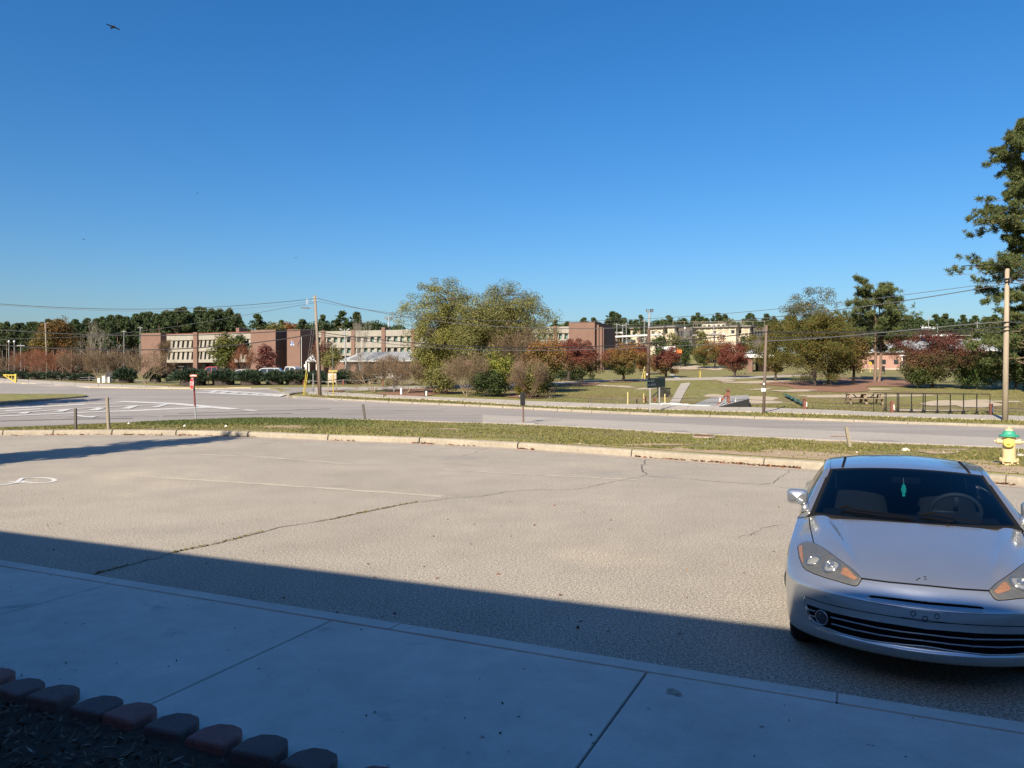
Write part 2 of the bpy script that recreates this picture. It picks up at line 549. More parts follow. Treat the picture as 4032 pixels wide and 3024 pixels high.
joints = [-900, -640, -400, -190, 10, 208, 440, 692, 975, 1290, 1650, 2037, 2485, 3007, 3420, 3960, 4690, 5400, 5995]
for a, b in zip(joints[:-1], joints[1:]):
    kerb_piece(rk, [Z(x, y) for x, y in along(KERB_BASE, a + 2.2, b - 2.2, 6)], KP, m_kerb)
gp = MB()
ribbon(gp, [Z(x, y + 5) for x, y in along(KERB_BASE, -880, 5980, 90)], 0.34, 0.004, zf=lambda x, y: 0.0)
struct(gp.build('gutter', m_gutter))

rk2 = struct(root('pavement_kerb', 'narrow concrete kerb along the near pavement', None, (0, 0, 0)))
u0 = -3.34 - 3.19 * 11
KP2 = [(0, -0.04), (0, 0.11), (0.012, 0.13), (0.165, 0.133), (0.17, -0.04)]
for k in range(22):
    a, b = u0 + 3.19 * k + 0.006, u0 + 3.19 * (k + 1) - 0.006
    kerb_piece(rk2, [LF(b + (a - b) * t / 7, 5.18 + 0.004 * random.uniform(-1, 1)) for t in range(8)], KP2, m_concrete2)
# ---- near pavement slabs
sw = struct(root('pavement', 'grey concrete pavement in shade beside the parking lot', None, (0, 0, 0)))
for k in range(-11, 12):
    a, b = -3.88 + 2.57 * k + 0.008, -3.88 + 2.57 * (k + 1) - 0.008
    for v0, v1 in ((2.0, 5.0), (-1.4, 1.988)):
        mb = MB()
        pl = [LF(a, v0), LF(b, v0), LF(b, v1), LF(a, v1)]
        mb.prism([(p.x, p.y) for p in pl], -0.03, 0.13 + random.uniform(-0.0015, 0.0015))
        mb.build('slab', m_concrete2, sw, bevel=0.008)
# joint filler under the slab gaps
mb = MB(); pl = [LF(-34, -1.4), LF(34, -1.4), LF(34, 5.1), LF(-34, 5.1)]
mb.prism([(p.x, p.y) for p in pl], -0.05, 0.10)
struct(mb.build('pavement_bed', m_dark))
# dry leaves and specks on the pavement and in the gutters
def litter(name, pts, size, m, label, z=0.004, cat='leaves'):
    c = np.array([(p.x, p.y, p.z + z + random.uniform(0, size * 0.5)) for p in pts])
    nrm = np.tile(np.array([0, 0, 1.0]), (len(c), 1)) + RNG.normal(size=(len(c), 3)) * 0.35
    s = RNG.uniform(0.5, 1.3, len(c)) * size
    v, f = quads(c, nrm, s, s * RNG.uniform(0.3, 0.7, len(c)))
    o = leaf_object(name, v, f, m, None)
    return tag(o, label, cat, kind='stuff')
m_speck = mat('debris', (0.03, 0.026, 0.022), 0.9)
sp_ = MB()
for px, py, r in ((2655, 2726, .055), (2640, 2715, .03), (2672, 2738, .022), (2700, 2690, .012), (1900, 2900, .014), (3000, 2860, .016), (900, 2560, .014)):
    c_ = Z(px, py, 0.134); rs = random.Random(int(px))
    sp_.add([(c_.x + r * rs.uniform(.6, 1.3) * math.cos(t), c_.y + .6 * r * rs.uniform(.6, 1.3) * math.sin(t), 0.1345) for t in np.linspace(0, 2 * math.pi, 14)[:-1]], [tuple(range(13))])
struct(sp_.build('pavement_stain', mat('rust_stain', (0.42, 0.36, 0.29), .9, noise=[(30, .3, 3)])))
pts = [LF(random.uniform(-8, 4), random.uniform(3.2, 4.98), 0.133) for _ in range(150)]
litter('pavement_debris', pts, 0.011, m_speck, 'tiny dark specks and bits of leaf on the shaded pavement')
pts = []
for a, b, n in ((20, 120, 18), (150, 440, 50), (480, 640, 60), (700, 1010, 110), (1290, 1400, 25), (1620, 1720, 40), (1750, 1870, 40), (2040, 2110, 25), (2500, 2700, 60), (2720, 3000, 90), (3000, 3150, 90), (3900, 4000, 25)):
    for _ in range(n):
        x = random.uniform(a, b); y = float(np.interp(x, [p[0] for p in KERB_BASE], [p[1] for p in KERB_BASE]))
        p = Z(x, y + abs(random.gauss(0, 1.6)) - 0.5); pts.append(p)
litter('gutter_leaves', pts, 0.06, m_leafbrown, 'red-brown dead leaves blown along the lot kerb')
pts = [Z(random.uniform(0, 3100), random.uniform(1850, 2500)) for _ in range(130)]
litter('lot_debris', pts, 0.022, m_leafbrown, 'scattered dry leaf scraps on the parking lot asphalt')

# ---- cracks, stains and faded paint on the lot
def lotline(mb, px, w, jit=0.35, step=0.12, wob=0.02, off=0.004):
    pts = densify([Z(*p) for p in px], step)
    ww = []
    for i, p in enumerate(pts):
        pts[i] = p + Vector((random.gauss(0, wob), random.gauss(0, wob), 0)); ww.append(w * random.uniform(1 - jit, 1 + jit))
    ribbon(mb, pts, ww, off, zf=lambda x, y: 0.0)
ck = MB()
MAIN = [(372, 2262), (500, 2228), (650, 2190), (700, 2172), (860, 2140), (1000, 2103), (1100, 2077), (1300, 2047), (1400, 2025), (1480, 2008), (1560, 1992), (1645, 1977)]
lotline(ck, MAIN, 0.016, 0.6)
lotline(ck, [(1655, 1978), (1790, 1960), (1890, 1956), (2000, 1936), (2080, 1930), (2170, 1930), (2280, 1925), (2340, 1913), (2420, 1896), (2520, 1878), (2548, 1866)], 0.012, 0.6)
lotline(ck, [(2548, 1866), (2528, 1855), (2534, 1840), (2530, 1832), (2546, 1811)], 0.022, 0.6)
lotline(ck, [(2555, 1876), (2700, 1886), (2870, 1900), (3000, 1908), (3040, 1903), (3062, 1888), (3090, 1870), (3108, 1852)], 0.013, 0.7)
lotline(ck, [(3000, 1908), (3100, 1921), (3180, 1930)], 0.01, 0.7)
lotline(ck, [(1650, 1835), (1740, 1812), (1800, 1802), (1860, 1785), (1920, 1765)], 0.010, 0.7)
lotline(ck, [(1000, 1790), (1200, 1800), (1500, 1810), (1740, 1826), (2050, 1845)], 0.007, 0.8)
lotline(ck, [(780, 1785), (900, 1770), (1100, 1738)], 0.008, 0.7)
lotline(ck, [(2950, 2110), (3000, 2080), (3050, 2068), (3110, 2068)], 0.006, 0.7)
lotline(ck, [(2890, 2118), (2960, 2104), (3090, 2100)], 0.005, 0.7)
lotline(ck, [(1290, 1920), (1380, 1912), (1440, 1895)], 0.007, 0.8)
struct(ck.build('asphalt_crack', m_crack))
# moss and weeds in the main crack
pts = []
for a, b in zip(MAIN[:-1], MAIN[1:]):
    for _ in range(60):
        t = random.random(); p = Z(a[0] + (b[0] - a[0]) * t, a[1] + (b[1] - a[1]) * t)
        if math.sin(p.x * 2.3) + math.sin(p.x * 5.1 + 1) > -0.7: pts.append(p + Vector((random.gauss(0, 0.012), random.gauss(0, 0.012), 0)))
litter('crack_weeds', pts, 0.019, leafmat('moss', [(0.17, 0.16, 0.04), (0.30, 0.2, 0.07), (0.09, 0.10, 0.03)]), 'dry moss and weeds growing along the long asphalt crack', 0.008, 'weeds')
fp = MB()
lotline(fp, [(480, 1870), (620, 1880), (1000, 1904), (1300, 1924), (1740, 1955)], 0.16, 0.35, 0.2, 0.012)
lotline(fp, [(760, 1788), (1000, 1797), (1380, 1827)], 0.13, 0.3, 0.2, 0.02)
lotline(fp, [(1740, 1847), (1900, 1858), (2200, 1875), (2500, 1890)], 0.10, 0.3, 0.2, 0.02)
struct(fp.build('faded_bay_lines', m_oldpaint))
# painted wheelchair symbol, partly in view
wc = MB()
def zpoly(mb, px, off=0.006): mb.add([Z(*p) + Vector((0, 0, off)) for p in px], [tuple(range(len(px)))])
ring = []
for k in range(0, 31):
    t = math.radians(-165 + k * 11)
    ring.append((148 + 68 * math.cos(t), 1891.5 - 10.5 * math.sin(t)))
lotline(wc, ring, 0.085, 0.02, 0.1, 0.0, 0.006)
lotline(wc, [(-60, 1917), (20, 1909), (60, 1903), (110, 1899)], 0.10, 0.02, 0.3, 0.0, 0.008)
lotline(wc, [(36, 1899), (75, 1901)], 0.09, 0.02, 0.3, 0.0, 0.010)
lotline(wc, [(62, 1904), (88, 1884), (118, 1883)], 0.085, 0.02, 0.3, 0.0, 0.012)
lotline(wc, [(-140, 1935), (-60, 1917)], 0.10, 0.02, 0.3, 0.0, 0.010)
struct(wc.build('bay_symbol', mat('fresh_white_paint', (0.74, 0.72, 0.68), 0.7, noise=[(6, 0.08, 4), (50, 0.12, 2)])))

# ---- road, shoulder, side road
SIDE_NEAR = [(1245, 1545), (1400, 1538.5), (1600, 1532), (2000, 1525), (2180, 1514), (2500, 1500), (2880, 1493.5), (3090, 1484), (3200, 1480)]
SIDE_FAR = [(3200, 1477), (3090, 1479), (2880, 1484.5), (2650, 1491), (2400, 1496.5), (2180, 1506), (1700, 1520.5), (1500, 1524), (1200, 1527), (1000, 1530), (750, 1533.5)]
road_poly = [(x, y + 2.0) for x, y in ROAD_NEAR] + [(x, y + 0.4) for x, y in ROAD_FAR[::-1]] + [(1137, 1563), (1140, 1558), (1160, 1551), (1200, 1547)] + SIDE_NEAR[:1] + [(1245, 1527)] + [(1000, 1530.5), (700, 1534), (350, 1529), (0, 1508), (-900, 1489)]
struct(drape('road', road_poly, 0.035, m_road, 1.6, skirt=0.12))
struct(drape('side_road', SIDE_NEAR + SIDE_FAR[:8] + [(1240, 1526.5)], 0.045, m_shoulder, 1.6, skirt=0.12))
sh_in = [(1900, 1636), (2100, 1645), (2400, 1659), (2700, 1674), (3000, 1688), (3300, 1701), (3600, 1714), (4032, 1734), (4700, 1764), (5990, 1822)]
struct(drape('road_shoulder', [(x, y + 1.8) for x, y in along(ROAD_NEAR, 1900, 5990, 34)] + sh_in[::-1], 0.046, m_shoulder, 1.6, skirt=0.12))
# long dark rolling streaks where turning vehicles wore the road
tm = MB()
for px, w in (([(1000, 1629), (1250, 1622), (1500, 1618), (1750, 1621)], 0.10), ([(1100, 1637), (1400, 1627), (1600, 1624)], 0.09), ([(1350, 1635), (1560, 1631)], 0.10),
              ([(2075, 1668), (2150, 1662), (2210, 1657)], 0.12), ([(2140, 1657), (2180, 1652)], 0.08), ([(560, 1640), (620, 1643)], 0.10), ([(0, 1661), (300, 1653), (520, 1650)], 0.5), ([(260, 1650), (560, 1640)], 0.14),
              ([(640, 1641), (900, 1636), (1150, 1631)], 0.5), ([(700, 1631), (1000, 1622), (1300, 1612)], 0.35)):
    ribbon(tm, densify([P(*p) for p in px], 0.7), w, 0.049, 0.3)
struct(tm.build('tyre_marks', m_rubber))
wh = MB()
def rline(px, w, off=0.055): ribbon(wh, densify([P(*p) for p in px], 0.8), w, off)
rline([(-200, 1626), (0, 1613), (343, 1593.5)], 1.0)
rline([(343, 1594), (480, 1590)], 0.6, 0.058)
rline([(-200, 1652), (0, 1642), (350, 1626), (700, 1611.5), (830, 1607)], 1.0)
rline([(470, 1583.5), (681, 1592), (771, 1600), (925, 1614.5)], 0.95, 0.06)
rline([(960, 1617), (1010, 1620)], 0.5)
rline([(0, 1633), (180, 1620), (250, 1615.5), (430, 1605), (690, 1594)], 0.5, 0.062)
rline([(20, 1621), (165, 1613)], 0.8, 0.06)
rline([(217, 1641.6), (240, 1640.6)], 0.25)
for px in ([(343, 1619), (383, 1609), (416, 1609), (387, 1619)], [(472, 1613), (520, 1600), (549, 1600), (513, 1613)], [(589, 1607), (651, 1594), (669, 1594), (622, 1607)],
           [(210, 1625), (246, 1616), (280, 1616), (246, 1625)], [(69, 1633), (98, 1625), (126, 1624), (105, 1633)],
           [(251, 1639.5), (315, 1638.5), (342, 1643.5), (388, 1642), (365, 1649), (335, 1647.5), (298, 1642)]):
    w = [P(*p) for p in px]
    wh.add([(p.x, p.y, p.z + 0.066) for p in w], [tuple(range(len(w)))[::-1]])
rline([(800, 1540), (840, 1539.5), (1000, 1549), (1118, 1559)], 1.0)
rline([(770, 1547), (807, 1548), (960, 1556), (1118, 1562.5)], 1.0)
for k in range(6):
    x = 850 + 40 * k
    rline([(x, 1542 + k * 2.9), (x - 28 + k * 3, 1549 + k * 2.2)], 0.6, 0.06)
rline([(616, 1539), (655, 1538.8)], 0.3); rline([(988, 1537.5), (1008, 1537.8)], 0.3)
rline([(0, 1529), (16, 1529.3)], 0.25); rline([(60, 1527.5), (76, 1528)], 0.25); rline([(120, 1526), (136, 1526.5)], 0.25)
rline([(1730, 1607), (1770, 1609)], 0.2)
struct(wh.build('road_markings', m_white))
om = MB()
ribbon(om, densify([P(3268, 1723), P(3335, 1724)], 0.6), 0.22, 0.06)
struct(om.build('survey_paint', mat('orange_paint', (0.62, 0.30, 0.16), 0.8, noise=[(3, 0.2, 4)])))

# ---- far kerbs
zk = lambda p: float(H(p.x, p.y))
KP3 = [(-0.02, -0.3), (-0.02, 0.10), (0.02, 0.14), (0.09, 0.155), (0.2, 0.16), (0.21, -0.3)]
rk3 = struct(root('road_kerb', 'pale concrete kerb on the far side of the road', None, (0, 0, 0)))
jts = [1150, 1235, 1345, 1440, 1530, 1623, 1730, 1830, 1890, 1980, 2100, 2195, 2250, 2330, 2480, 2630, 2795, 2970, 3165, 3362, 3575, 3808, 4050, 4330, 4690, 5100, 5550, 5990]
for a, b in zip(jts[:-1], jts[1:]):
    kerb_piece(rk3, [P(x, y) for x, y in along(ROAD_FAR, a + 1.2, b - 1.2, 6)], KP3, m_kerb, zf=lambda p: float(-0.34 + 0.035 + rise(np.clip(CX + F * p.x / p.y, -900, 6000), p.y)))
for px in ([(1147, 1567), (1138, 1564), (1139, 1558.5), (1158, 1552), (1200, 1548)][::-1],):
    kerb_piece(rk3, densify([P(*p) for p in px], 0.8)[::-1], KP3, m_kerb, zf=zk)
rk4 = struct(root('corner_kerb', 'yellowish kerb along the far left pavement', None, (0, 0, 0)))
fl = [(-900, 1489), (-400, 1498), (0, 1507.5), (180, 1518), (350, 1528.5), (700, 1533.6), (1000, 1530.3)]
for a, b in zip(range(-900, 980, 105), range(-795, 1080, 105)):
    kerb_piece(rk4, [P(x, y) for x, y in along(fl, a + 1, min(b, 1000) - 1, 4)], KP3, mat('kerb_yellowed', (0.46, 0.37, 0.22), 0.85, noise=[(0.8, 0.15, 4)]) if a == -900 else rk4.children[0].data.materials[0], zf=lambda p: zk(p) - 0.05)
# white salt stain on the far kerb
# ---- far pavement slabs
SWN = [(1215, 1553), (1350, 1560), (1500, 1567.5), (1700, 1574.5), (1900, 1586), (2100, 1600), (2400, 1607), (2800, 1620), (2900, 1622), (3300, 1634), (3500, 1643), (4032, 1658), (4700, 1680), (6010, 1723)]
SWF = [(1215, 1546), (1290, 1546), (1380, 1549.5), (1500, 1557), (1700, 1564.5), (2000, 1577), (2100, 1582), (2400, 1592.5), (2800, 1599), (2900, 1604), (3300, 1618), (3500, 1628.5), (4032, 1641), (4700, 1660), (6010, 1697)]
fs = struct(root('far_pavement', 'pale concrete pavement across the road', None, (0, 0, 0)))
js = [1215, 1290, 1365, 1440, 1510, 1585, 1660, 1740, 1820, 1900, 1980, 2062, 2145, 2230, 2320, 2412, 2506, 2604, 2700, 2800, 2900, 3005, 3110, 3225, 3345, 3470, 3595, 3725, 3860, 4000, 4150, 4310, 4500, 4690, 4900, 5130, 5400, 5690, 5980]
for a, b in zip(js[:-1], js[1:]):
    n_ = along(SWN, a + 0.5, b - 0.5, 3); f_ = along(SWF, a + 0.5 + 14 * (a > 1500), b - 0.5 + 14 * (b > 1510), 3)
    drape('slab', n_ + f_[::-1], 0.055, m_concrete, 2.5, skirt=0.1, parent=fs)
fs2 = struct(root('left_pavement', 'pale pavement along the far left corner', None, (0, 0, 0)))
LN = [(-900, 1487), (0, 1505.5), (180, 1515.5), (350, 1526), (700, 1531.5), (760, 1532)]; LFr = [(-900, 1476.5), (0, 1490.5), (180, 1501), (350, 1511), (560, 1519), (700, 1525), (760, 1531)]
jl = list(range(-900, 760, 92)) + [758]
for a, b in zip(jl[:-1], jl[1:]):
    drape('slab', along(LN, a + 0.6, b - 0.6, 3) + along(LFr, a + 0.6, b - 0.6, 3)[::-1], 0.05, m_concrete, 2.5, skirt=0.1, parent=fs2)

# ---- footpath across the field
fp_ = struct(root('footpath', 'pale concrete footpath crossing the field', None, (0, 0, 0)))
edge_l = [(2637, 1588), (2650, 1566), (2664, 1540), (2680, 1513), (2680, 1511)]
edge_r = [(2676, 1588), (2690, 1560), (2703, 1535), (2717, 1513), (2716, 1507)]
for k in range(len(edge_l) - 1):
    drape('slab', [edge_l[k], edge_r[k], (edge_r[k + 1][0], edge_r[k + 1][1] + 0.5), (edge_l[k + 1][0], edge_l[k + 1][1] + 0.5)], 0.05, m_concrete, 2.5, skirt=0.08, parent=fp_)
drape('slab', [(2660, 1490.5), (2680, 1490.5), (2650, 1474), (2632, 1474)], 0.05, m_concrete, 2.5, skirt=0.08, parent=fp_)

# ---- bare patches
def blob(name, px, py, rx, ry, m, off, n=26, seed=0):
    rs = random.Random(seed + int(px))
    ph = [rs.uniform(0, 6.28) for _ in range(4)]
    poly = []
    for k in range(n):
        t = 2 * math.pi * k / n
        r = 1 + 0.22 * math.sin(2 * t + ph[0]) + 0.16 * math.sin(3 * t + ph[1]) + 0.12 * math.sin(5 * t + ph[2]) + rs.uniform(-.08, .08)
        poly.append((px + rx * r * math.cos(t), py - ry * r * math.sin(t)))
    return struct(drape(name, poly[::-1], off, m, 1.2))
SANDS = [(2970, 1578, 120, 13), (2990, 1505, 110, 6), (3330, 1535, 160, 6), (3380, 1560, 230, 6), (3800, 1590, 130, 16), (3130, 1540, 90, 4), (3650, 1618, 130, 5), (3250, 1520, 230, 20), (3480, 1505, 170, 16)]
for k, (px, py, rx, ry) in enumerate([(2970, 1578, 120, 13), (2990, 1505, 110, 6), (3330, 1535, 160, 6), (3380, 1560, 230, 6), (3800, 1590, 130, 16), (2450, 1523, 45, 4), (2540, 1532, 45, 3), (2990, 1534, 45, 3), (2820, 1560, 60, 5),
                                      (2700, 1448, 70, 7), (2800, 1450, 60, 6), (3960, 1583, 60, 4), (2390, 1520, 40, 3), (3130, 1540, 90, 4), (2860, 1500, 40, 3), (3650, 1618, 130, 5)]):
    blob('sand_patch', px, py, rx, ry, m_sand, 0.02 + 0.002 * k)
for k, (px, py, rx, ry) in enumerate([(1640, 1545, 170, 13), (2050, 1560, 100, 8), (3250, 1520, 230, 20), (3480, 1505, 170, 16), (2290, 1512, 90, 5), (2460, 1502, 70, 4), (1320, 1540.5, 40, 3)]):
    blob('pine_straw', px, py, rx, ry, m_straw, 0.03 + 0.003 * k)
# dirt worn along the verge beside the lot kerb
def tkerb(px, dy): return (px, float(KERB_TOP_Y(px)) + dy)
jag = lambda a, b, n, lo, hi: [(x, float(KERB_TOP_Y(x)) - random.uniform(lo, hi)) for x in np.linspace(a, b, n)]
band = [tkerb(x, -2.2) for x in np.linspace(1600, 4200, 34)]
hi_ = [(x, float(KERB_TOP_Y(x)) - (random.uniform(2.5, 4) if x < 2250 else random.uniform(4, 9) if x < 2650 else random.uniform(10, 22) if x < 3000 else random.uniform(24, 46))) for x in np.linspace(4200, 1600, 66)]
struct(drape('verge_dirt', band + hi_, 0.009, m_dirt, 0.6))
for k, (px, py, rx, ry) in enumerate([(1130, 1682, 90, 6), (1770, 1690, 40, 3), (1800, 1719, 60, 3.0), (2580, 1752, 120, 5), (2900, 1728, 90, 7), (640, 1688, 60, 3), (3300, 1745, 120, 6), (3700, 1778, 120, 8)]):
    blob('dirt_patch', px, py, rx, ry, m_dirt, 0.011 + 0.001 * k)
# island on the left
struct(drape('traffic_island', [(-500, 1554), (0, 1557), (300, 1559), (338, 1561.5), (343, 1564), (330, 1567), (200, 1578), (0, 1598), (-500, 1650)], 0.16, m_field, 2, skirt=0.2, mskirt=m_kerb))
# pad of the black box sign, manhole in the verge
mbx = MB(); p = P(2075, 1672)
mbx.box((p.x, p.y, p.z + 0.03), (1.1, 0.5, 0.1), -0.6); struct(mbx.build('sign_pad', m_concrete))
p = P(2770, 1723)
r_ = root('manhole_cover', 'rusty round manhole cover in a concrete ring on the grass verge', 'manhole cover', p)
MB().lathe([(0.42, -0.1), (0.42, 0.06), (0.36, 0.06), (0.36, 0.04)], p, 24).build('ring', m_concrete, r_)
MB().lathe([(0.35, 0.0), (0.35, 0.075), (0.3, 0.08), (0.1, 0.085)], p, 24).build('cover', mat('rusty_iron', (0.2, 0.09, 0.05), 0.8, noise=[(20, 0.3, 3)]), r_)

# ---- verge grass: short blades, and pale stones
m_blade = leafmat('grass_blade', [(0.105, 0.12, 0.026), (0.16, 0.165, 0.042), (0.24, 0.20, 0.072), (0.065, 0.085, 0.02), (0.30, 0.235, 0.105), (0.125, 0.135, 0.033)], 0.3)
def blades(name, c, h, label, m=m_blade):
    k = len(c)
    hh = RNG.uniform(0.5, 1.3, k)[:, None] * h
    t = RNG.uniform(0, 2 * np.pi, k)
    side = np.stack([np.cos(t), np.sin(t), 0 * t], 1) * (0.25 * hh + 0.012)
    lean = RNG.normal(size=(k, 3)) * 0.45 * hh; lean[:, 2] = np.abs(hh[:, 0])
    v = np.stack([c - side, c + side, c + lean], 1).reshape(-1, 3)
    f = np.arange(3 * k).reshape(-1, 3)
    return tag(leaf_object(name, v, f, m, None), label, 'grass', kind='stuff')
def pts3(q, d, ok):
    x = (q - CX) / F * d
    return np.stack([x, d, HQ(q, d) - 0.005], 1)[ok]
N_ = 104000
q = RNG.uniform(-100, 4150, N_); k_, r1_ = dK(q), dR1(q)
d = k_ + 0.15 + (r1_ - k_ - 0.3) * RNG.random(N_); x = (q - CX) / F * d
nz_ = np.sin(x * 0.9 + 1.7 * np.sin(d * 0.7)) + np.sin(d * 2.1 + x * 0.35) + RNG.normal(size=N_) * 0.7
py_ = HORIZON + F * (EYE - HQ(q, d)) / d
dirt = KERB_TOP_Y(q) - np.select([q < 2260, q < 2650, q < 3000], [0, 6, 14], 30)
blades('verge_grass', pts3(q, d, (nz_ > -0.55) & ((py_ < dirt) | (RNG.random(N_) > 0.93))), 0.05, 'short patchy autumn grass on the verge between lot and road')
q = RNG.triangular(520, 850, 1500, 16000); t = RNG.triangular(0.35, 0.8, 1.0, 16000)
d = dK(q) + (dR1(q) - dK(q)) * t
blades('verge_weeds', pts3(q, d, d > 0), 0.085, 'taller dark green weeds on the verge beside the stop sign', leafmat('weed', [(0.05, 0.08, 0.018), (0.085, 0.115, 0.03), (0.14, 0.135, 0.05)], 0.3))
_qk = np.linspace(1220, 4650, 60)
_sn = np.array([P(a, float(np.interp(a, [p[0] for p in SWN], [p[1] for p in SWN]))).y for a in _qk])
_sf = np.array([P(a, float(np.interp(a, [p[0] for p in SWF], [p[1] for p in SWF]))).y for a in _qk])
q = RNG.uniform(1220, 4150, 12000); a_, b_ = dR2(q) + 0.35, np.interp(q, _qk, _sn) - 0.1
d = a_ + (b_ - a_) * RNG.random(12000); x = (q - CX) / F * d
blades('strip_grass', pts3(q, d, (b_ > a_) & (np.sin(x * 1.3) + RNG.normal(size=12000) * 0.8 > -1.0)), 0.10, 'thin grass strip between far pavement and road kerb')
N_ = 46000
q = RNG.uniform(2150, 4150, N_); a_ = np.interp(q, _qk, _sf) + 0.2
d = 1 / (1 / a_ + (1 / 96.0 - 1 / a_) * RNG.random(N_)); x = (q - CX) / F * d
nz_ = np.sin(x * 0.33 + 1.1 * np.sin(d * 0.25)) + np.sin(d * 0.5) + RNG.normal(size=N_) * 0.6
py_ = HORIZON + F * (EYE - HQ(q, d)) / d; ok = nz_ > -0.2
for sx, sy, rx, ry in SANDS: ok &= ~((np.abs(q - sx) < rx * 1.2) & (np.abs(py_ - sy) < ry * 1.3))
blades('field_grass', pts3(q, d, ok), 0.075, 'worn green and brown grass of the open field')
m_stone = mat('verge_stone', (0.55, 0.5, 0.42), 0.9, noise=[(8, 0.1, 3)])
def stone(p, s, label):
    mb = MB(); rs = random.Random(int(p.x * 100))
    pr = [(0.02, -0.4), (0.8, -0.3), (1.0, 0.0), (0.85, 0.35), (0.45, 0.6), (0.02, 0.68)]
    mb.lathe([(r * s, z * s) for r, z in pr], p, 9)
    mb.v = [(x + rs.uniform(-.12, .12) * s, y + rs.uniform(-.12, .12) * s, z + rs.uniform(-.08, .08) * s) for x, y, z in mb.v]
    tag(mb.build('stone', m_stone, smooth=True), label, 'stone')
stone(P(3566, 1775), 0.13, 'rounded pale stone on the dirt verge above the silver car')
stone(P(4020, 1797), 0.11, 'pale stone in the grass right beside the fire hydrant')
pts = [P(random.gauss(2850, 330), random.gauss(1745, 14)) for _ in range(70)] + [P(random.uniform(3000, 4000), random.uniform(1765, 1800)) for _ in range(40)]
litter('verge_gravel', [p for p in pts], 0.035, m_stone, 'small pale gravel bits scattered over the dirt verge', 0.03, 'gravel')
m_paper = mat('white_litter', (0.75, 0.73, 0.7), 0.8)
for px, py, lb in ((505, 1672, 'white scrap of paper in grass beside the thick wooden post'), (1240 - 352, 1683, 'white paper scrap on the verge behind the lot kerb'), (725, 1682, 'small bent white scrap in the weeds below the stop sign')):
    p = P(px, py); mb = MB()
    s = 0.045
    mb.add([(p.x - s, p.y, p.z + 0.03), (p.x + s * .4, p.y - .05, p.z + 0.02), (p.x + s, p.y + .04, p.z + 0.06), (p.x - s * .3, p.y + .05, p.z + 0.10)], [(0, 1, 2), (0, 2, 3)])
    tag(mb.build('paper_scrap', m_paper), lb, 'litter')

# ================================================================== FLOWER BED with edging blocks
m_mulch = mat('mulch', (0.06, 0.036, 0.024), 0.95, noise=[(20, 0.3, 4)], bump=(40, 0.9, 4, 0.03))
mb = MB()
gg = []
for i in range(26):
    row = []
    for j in range(14):
        p = LF(-12 + 12.2 * i / 25, -1.2 + 4.27 * j / 13)
        row.append((p.x, p.y, 0.15 + 0.012 * math.sin(i * 1.9 + j) + random.uniform(-.012, .012)))
    gg.append(row)
mb.grid(gg); mb.f = [f[::-1] for f in mb.f]
struct(mb.build('flower_bed', m_mulch, smooth=True))
c = np.array([tuple(LF(random.uniform(-8, -1.2), random.uniform(1.6, 2.9), 0.158 + random.uniform(0, 0.022))) for _ in range(7000)])
nrm = np.tile(np.array([0, 0, 1.0]), (len(c), 1)) + RNG.normal(size=(len(c), 3)) * 0.5
v, f = quads(c, nrm, RNG.uniform(0.015, 0.045, len(c)), RNG.uniform(0.004, 0.011, len(c)))
tag(leaf_object('mulch_chips', v, f, leafmat('bark_chip', [(0.04, 0.022, 0.015), (0.09, 0.05, 0.032), (0.18, 0.11, 0.07), (0.05, 0.03, 0.022), (0.30, 0.23, 0.17)], 0.0), None), 'dark bark mulch chips filling the bed behind the edging blocks', 'mulch', kind='stuff')
m_blk = [mat('block_charcoal', (0.135, 0.09, 0.082), 0.92, noise=[(6, 0.12, 4), (90, 0.25, 3)], bump=(70, 0.6, 3, 0.01)),
         mat('block_brown', (0.17, 0.105, 0.092), 0.92, noise=[(6, 0.12, 4), (90, 0.25, 3)], bump=(70, 0.6, 3, 0.01)),
         mat('block_red', (0.25, 0.108, 0.094), 0.92, noise=[(6, 0.14, 4), (90, 0.22, 3)], bump=(70, 0.6, 3, 0.01))]
# (photo x of the block's middle, colour)
blocks = [(-330, 0), (-180, 1), (-50, 2), (70, 1), (210, 1), (385, 0), (520, 2), (690, 0), (862, 2), (1045, 0), (1240, 0), (1490, 2), (1760, 1)]
names = {0: 'charcoal', 1: 'brown', 2: 'reddish'}
ub = [LF(0, 0)]
order = ['', '', 'reddish edging block cut by the left picture border', 'brown edging block nearest the left border, beside its reddish neighbour', 'brown edging block left of the dark one by the pavement joint', 'charcoal edging block left of the reddish one at the pavement joint',
         'reddish edging block touching the end of the pavement joint', 'charcoal edging block between the two reddish blocks', 'smooth reddish edging block right of the pavement joint', 'charcoal edging block just right of the smooth reddish block', 'charcoal edging block second from the end of the row', 'last reddish-brown edging block cut by the bottom border', '']
for k, (px, ci) in enumerate(blocks):
    py = 2640 + (px + 0) * 0.242 + 38
    p = Z(px, py, 0.20)
    u = p.x * math.cos(AL) - p.y * math.sin(AL); v = p.x * math.sin(AL) + p.y * math.cos(AL)
    if k < 2 or k == 12: continue
    w = 0.148
    v = 3.05
    rot = random.uniform(-0.10, 0.10)
    prof = [(-.125, -.105), (-.125, .03), (-.08, .10), (0, .118), (.08, .10), (.125, .03), (.125, -.105)]
    mb = MB()
    tilt = random.uniform(-.014, .014)
    pts2 = [LF(u + a * math.cos(rot) - b * math.sin(rot), v + a * math.sin(rot) + b * math.cos(rot)) for a, b in prof]
    mb.prism([(q.x, q.y) for q in pts2][::-1], 0.10, 0.20 + tilt)
    o = mb.build('edging_block', m_blk[ci], bevel=0.016)
    lb = order[k] if k < len(order) and order[k] else ('%s edging block beyond the picture border in the row %d' % (names[ci], k))
    tag(o, lb, 'block', 'concrete edging blocks along the mulch bed')
p = LF(-4.55, 2.6, 0.165)
mb = MB()
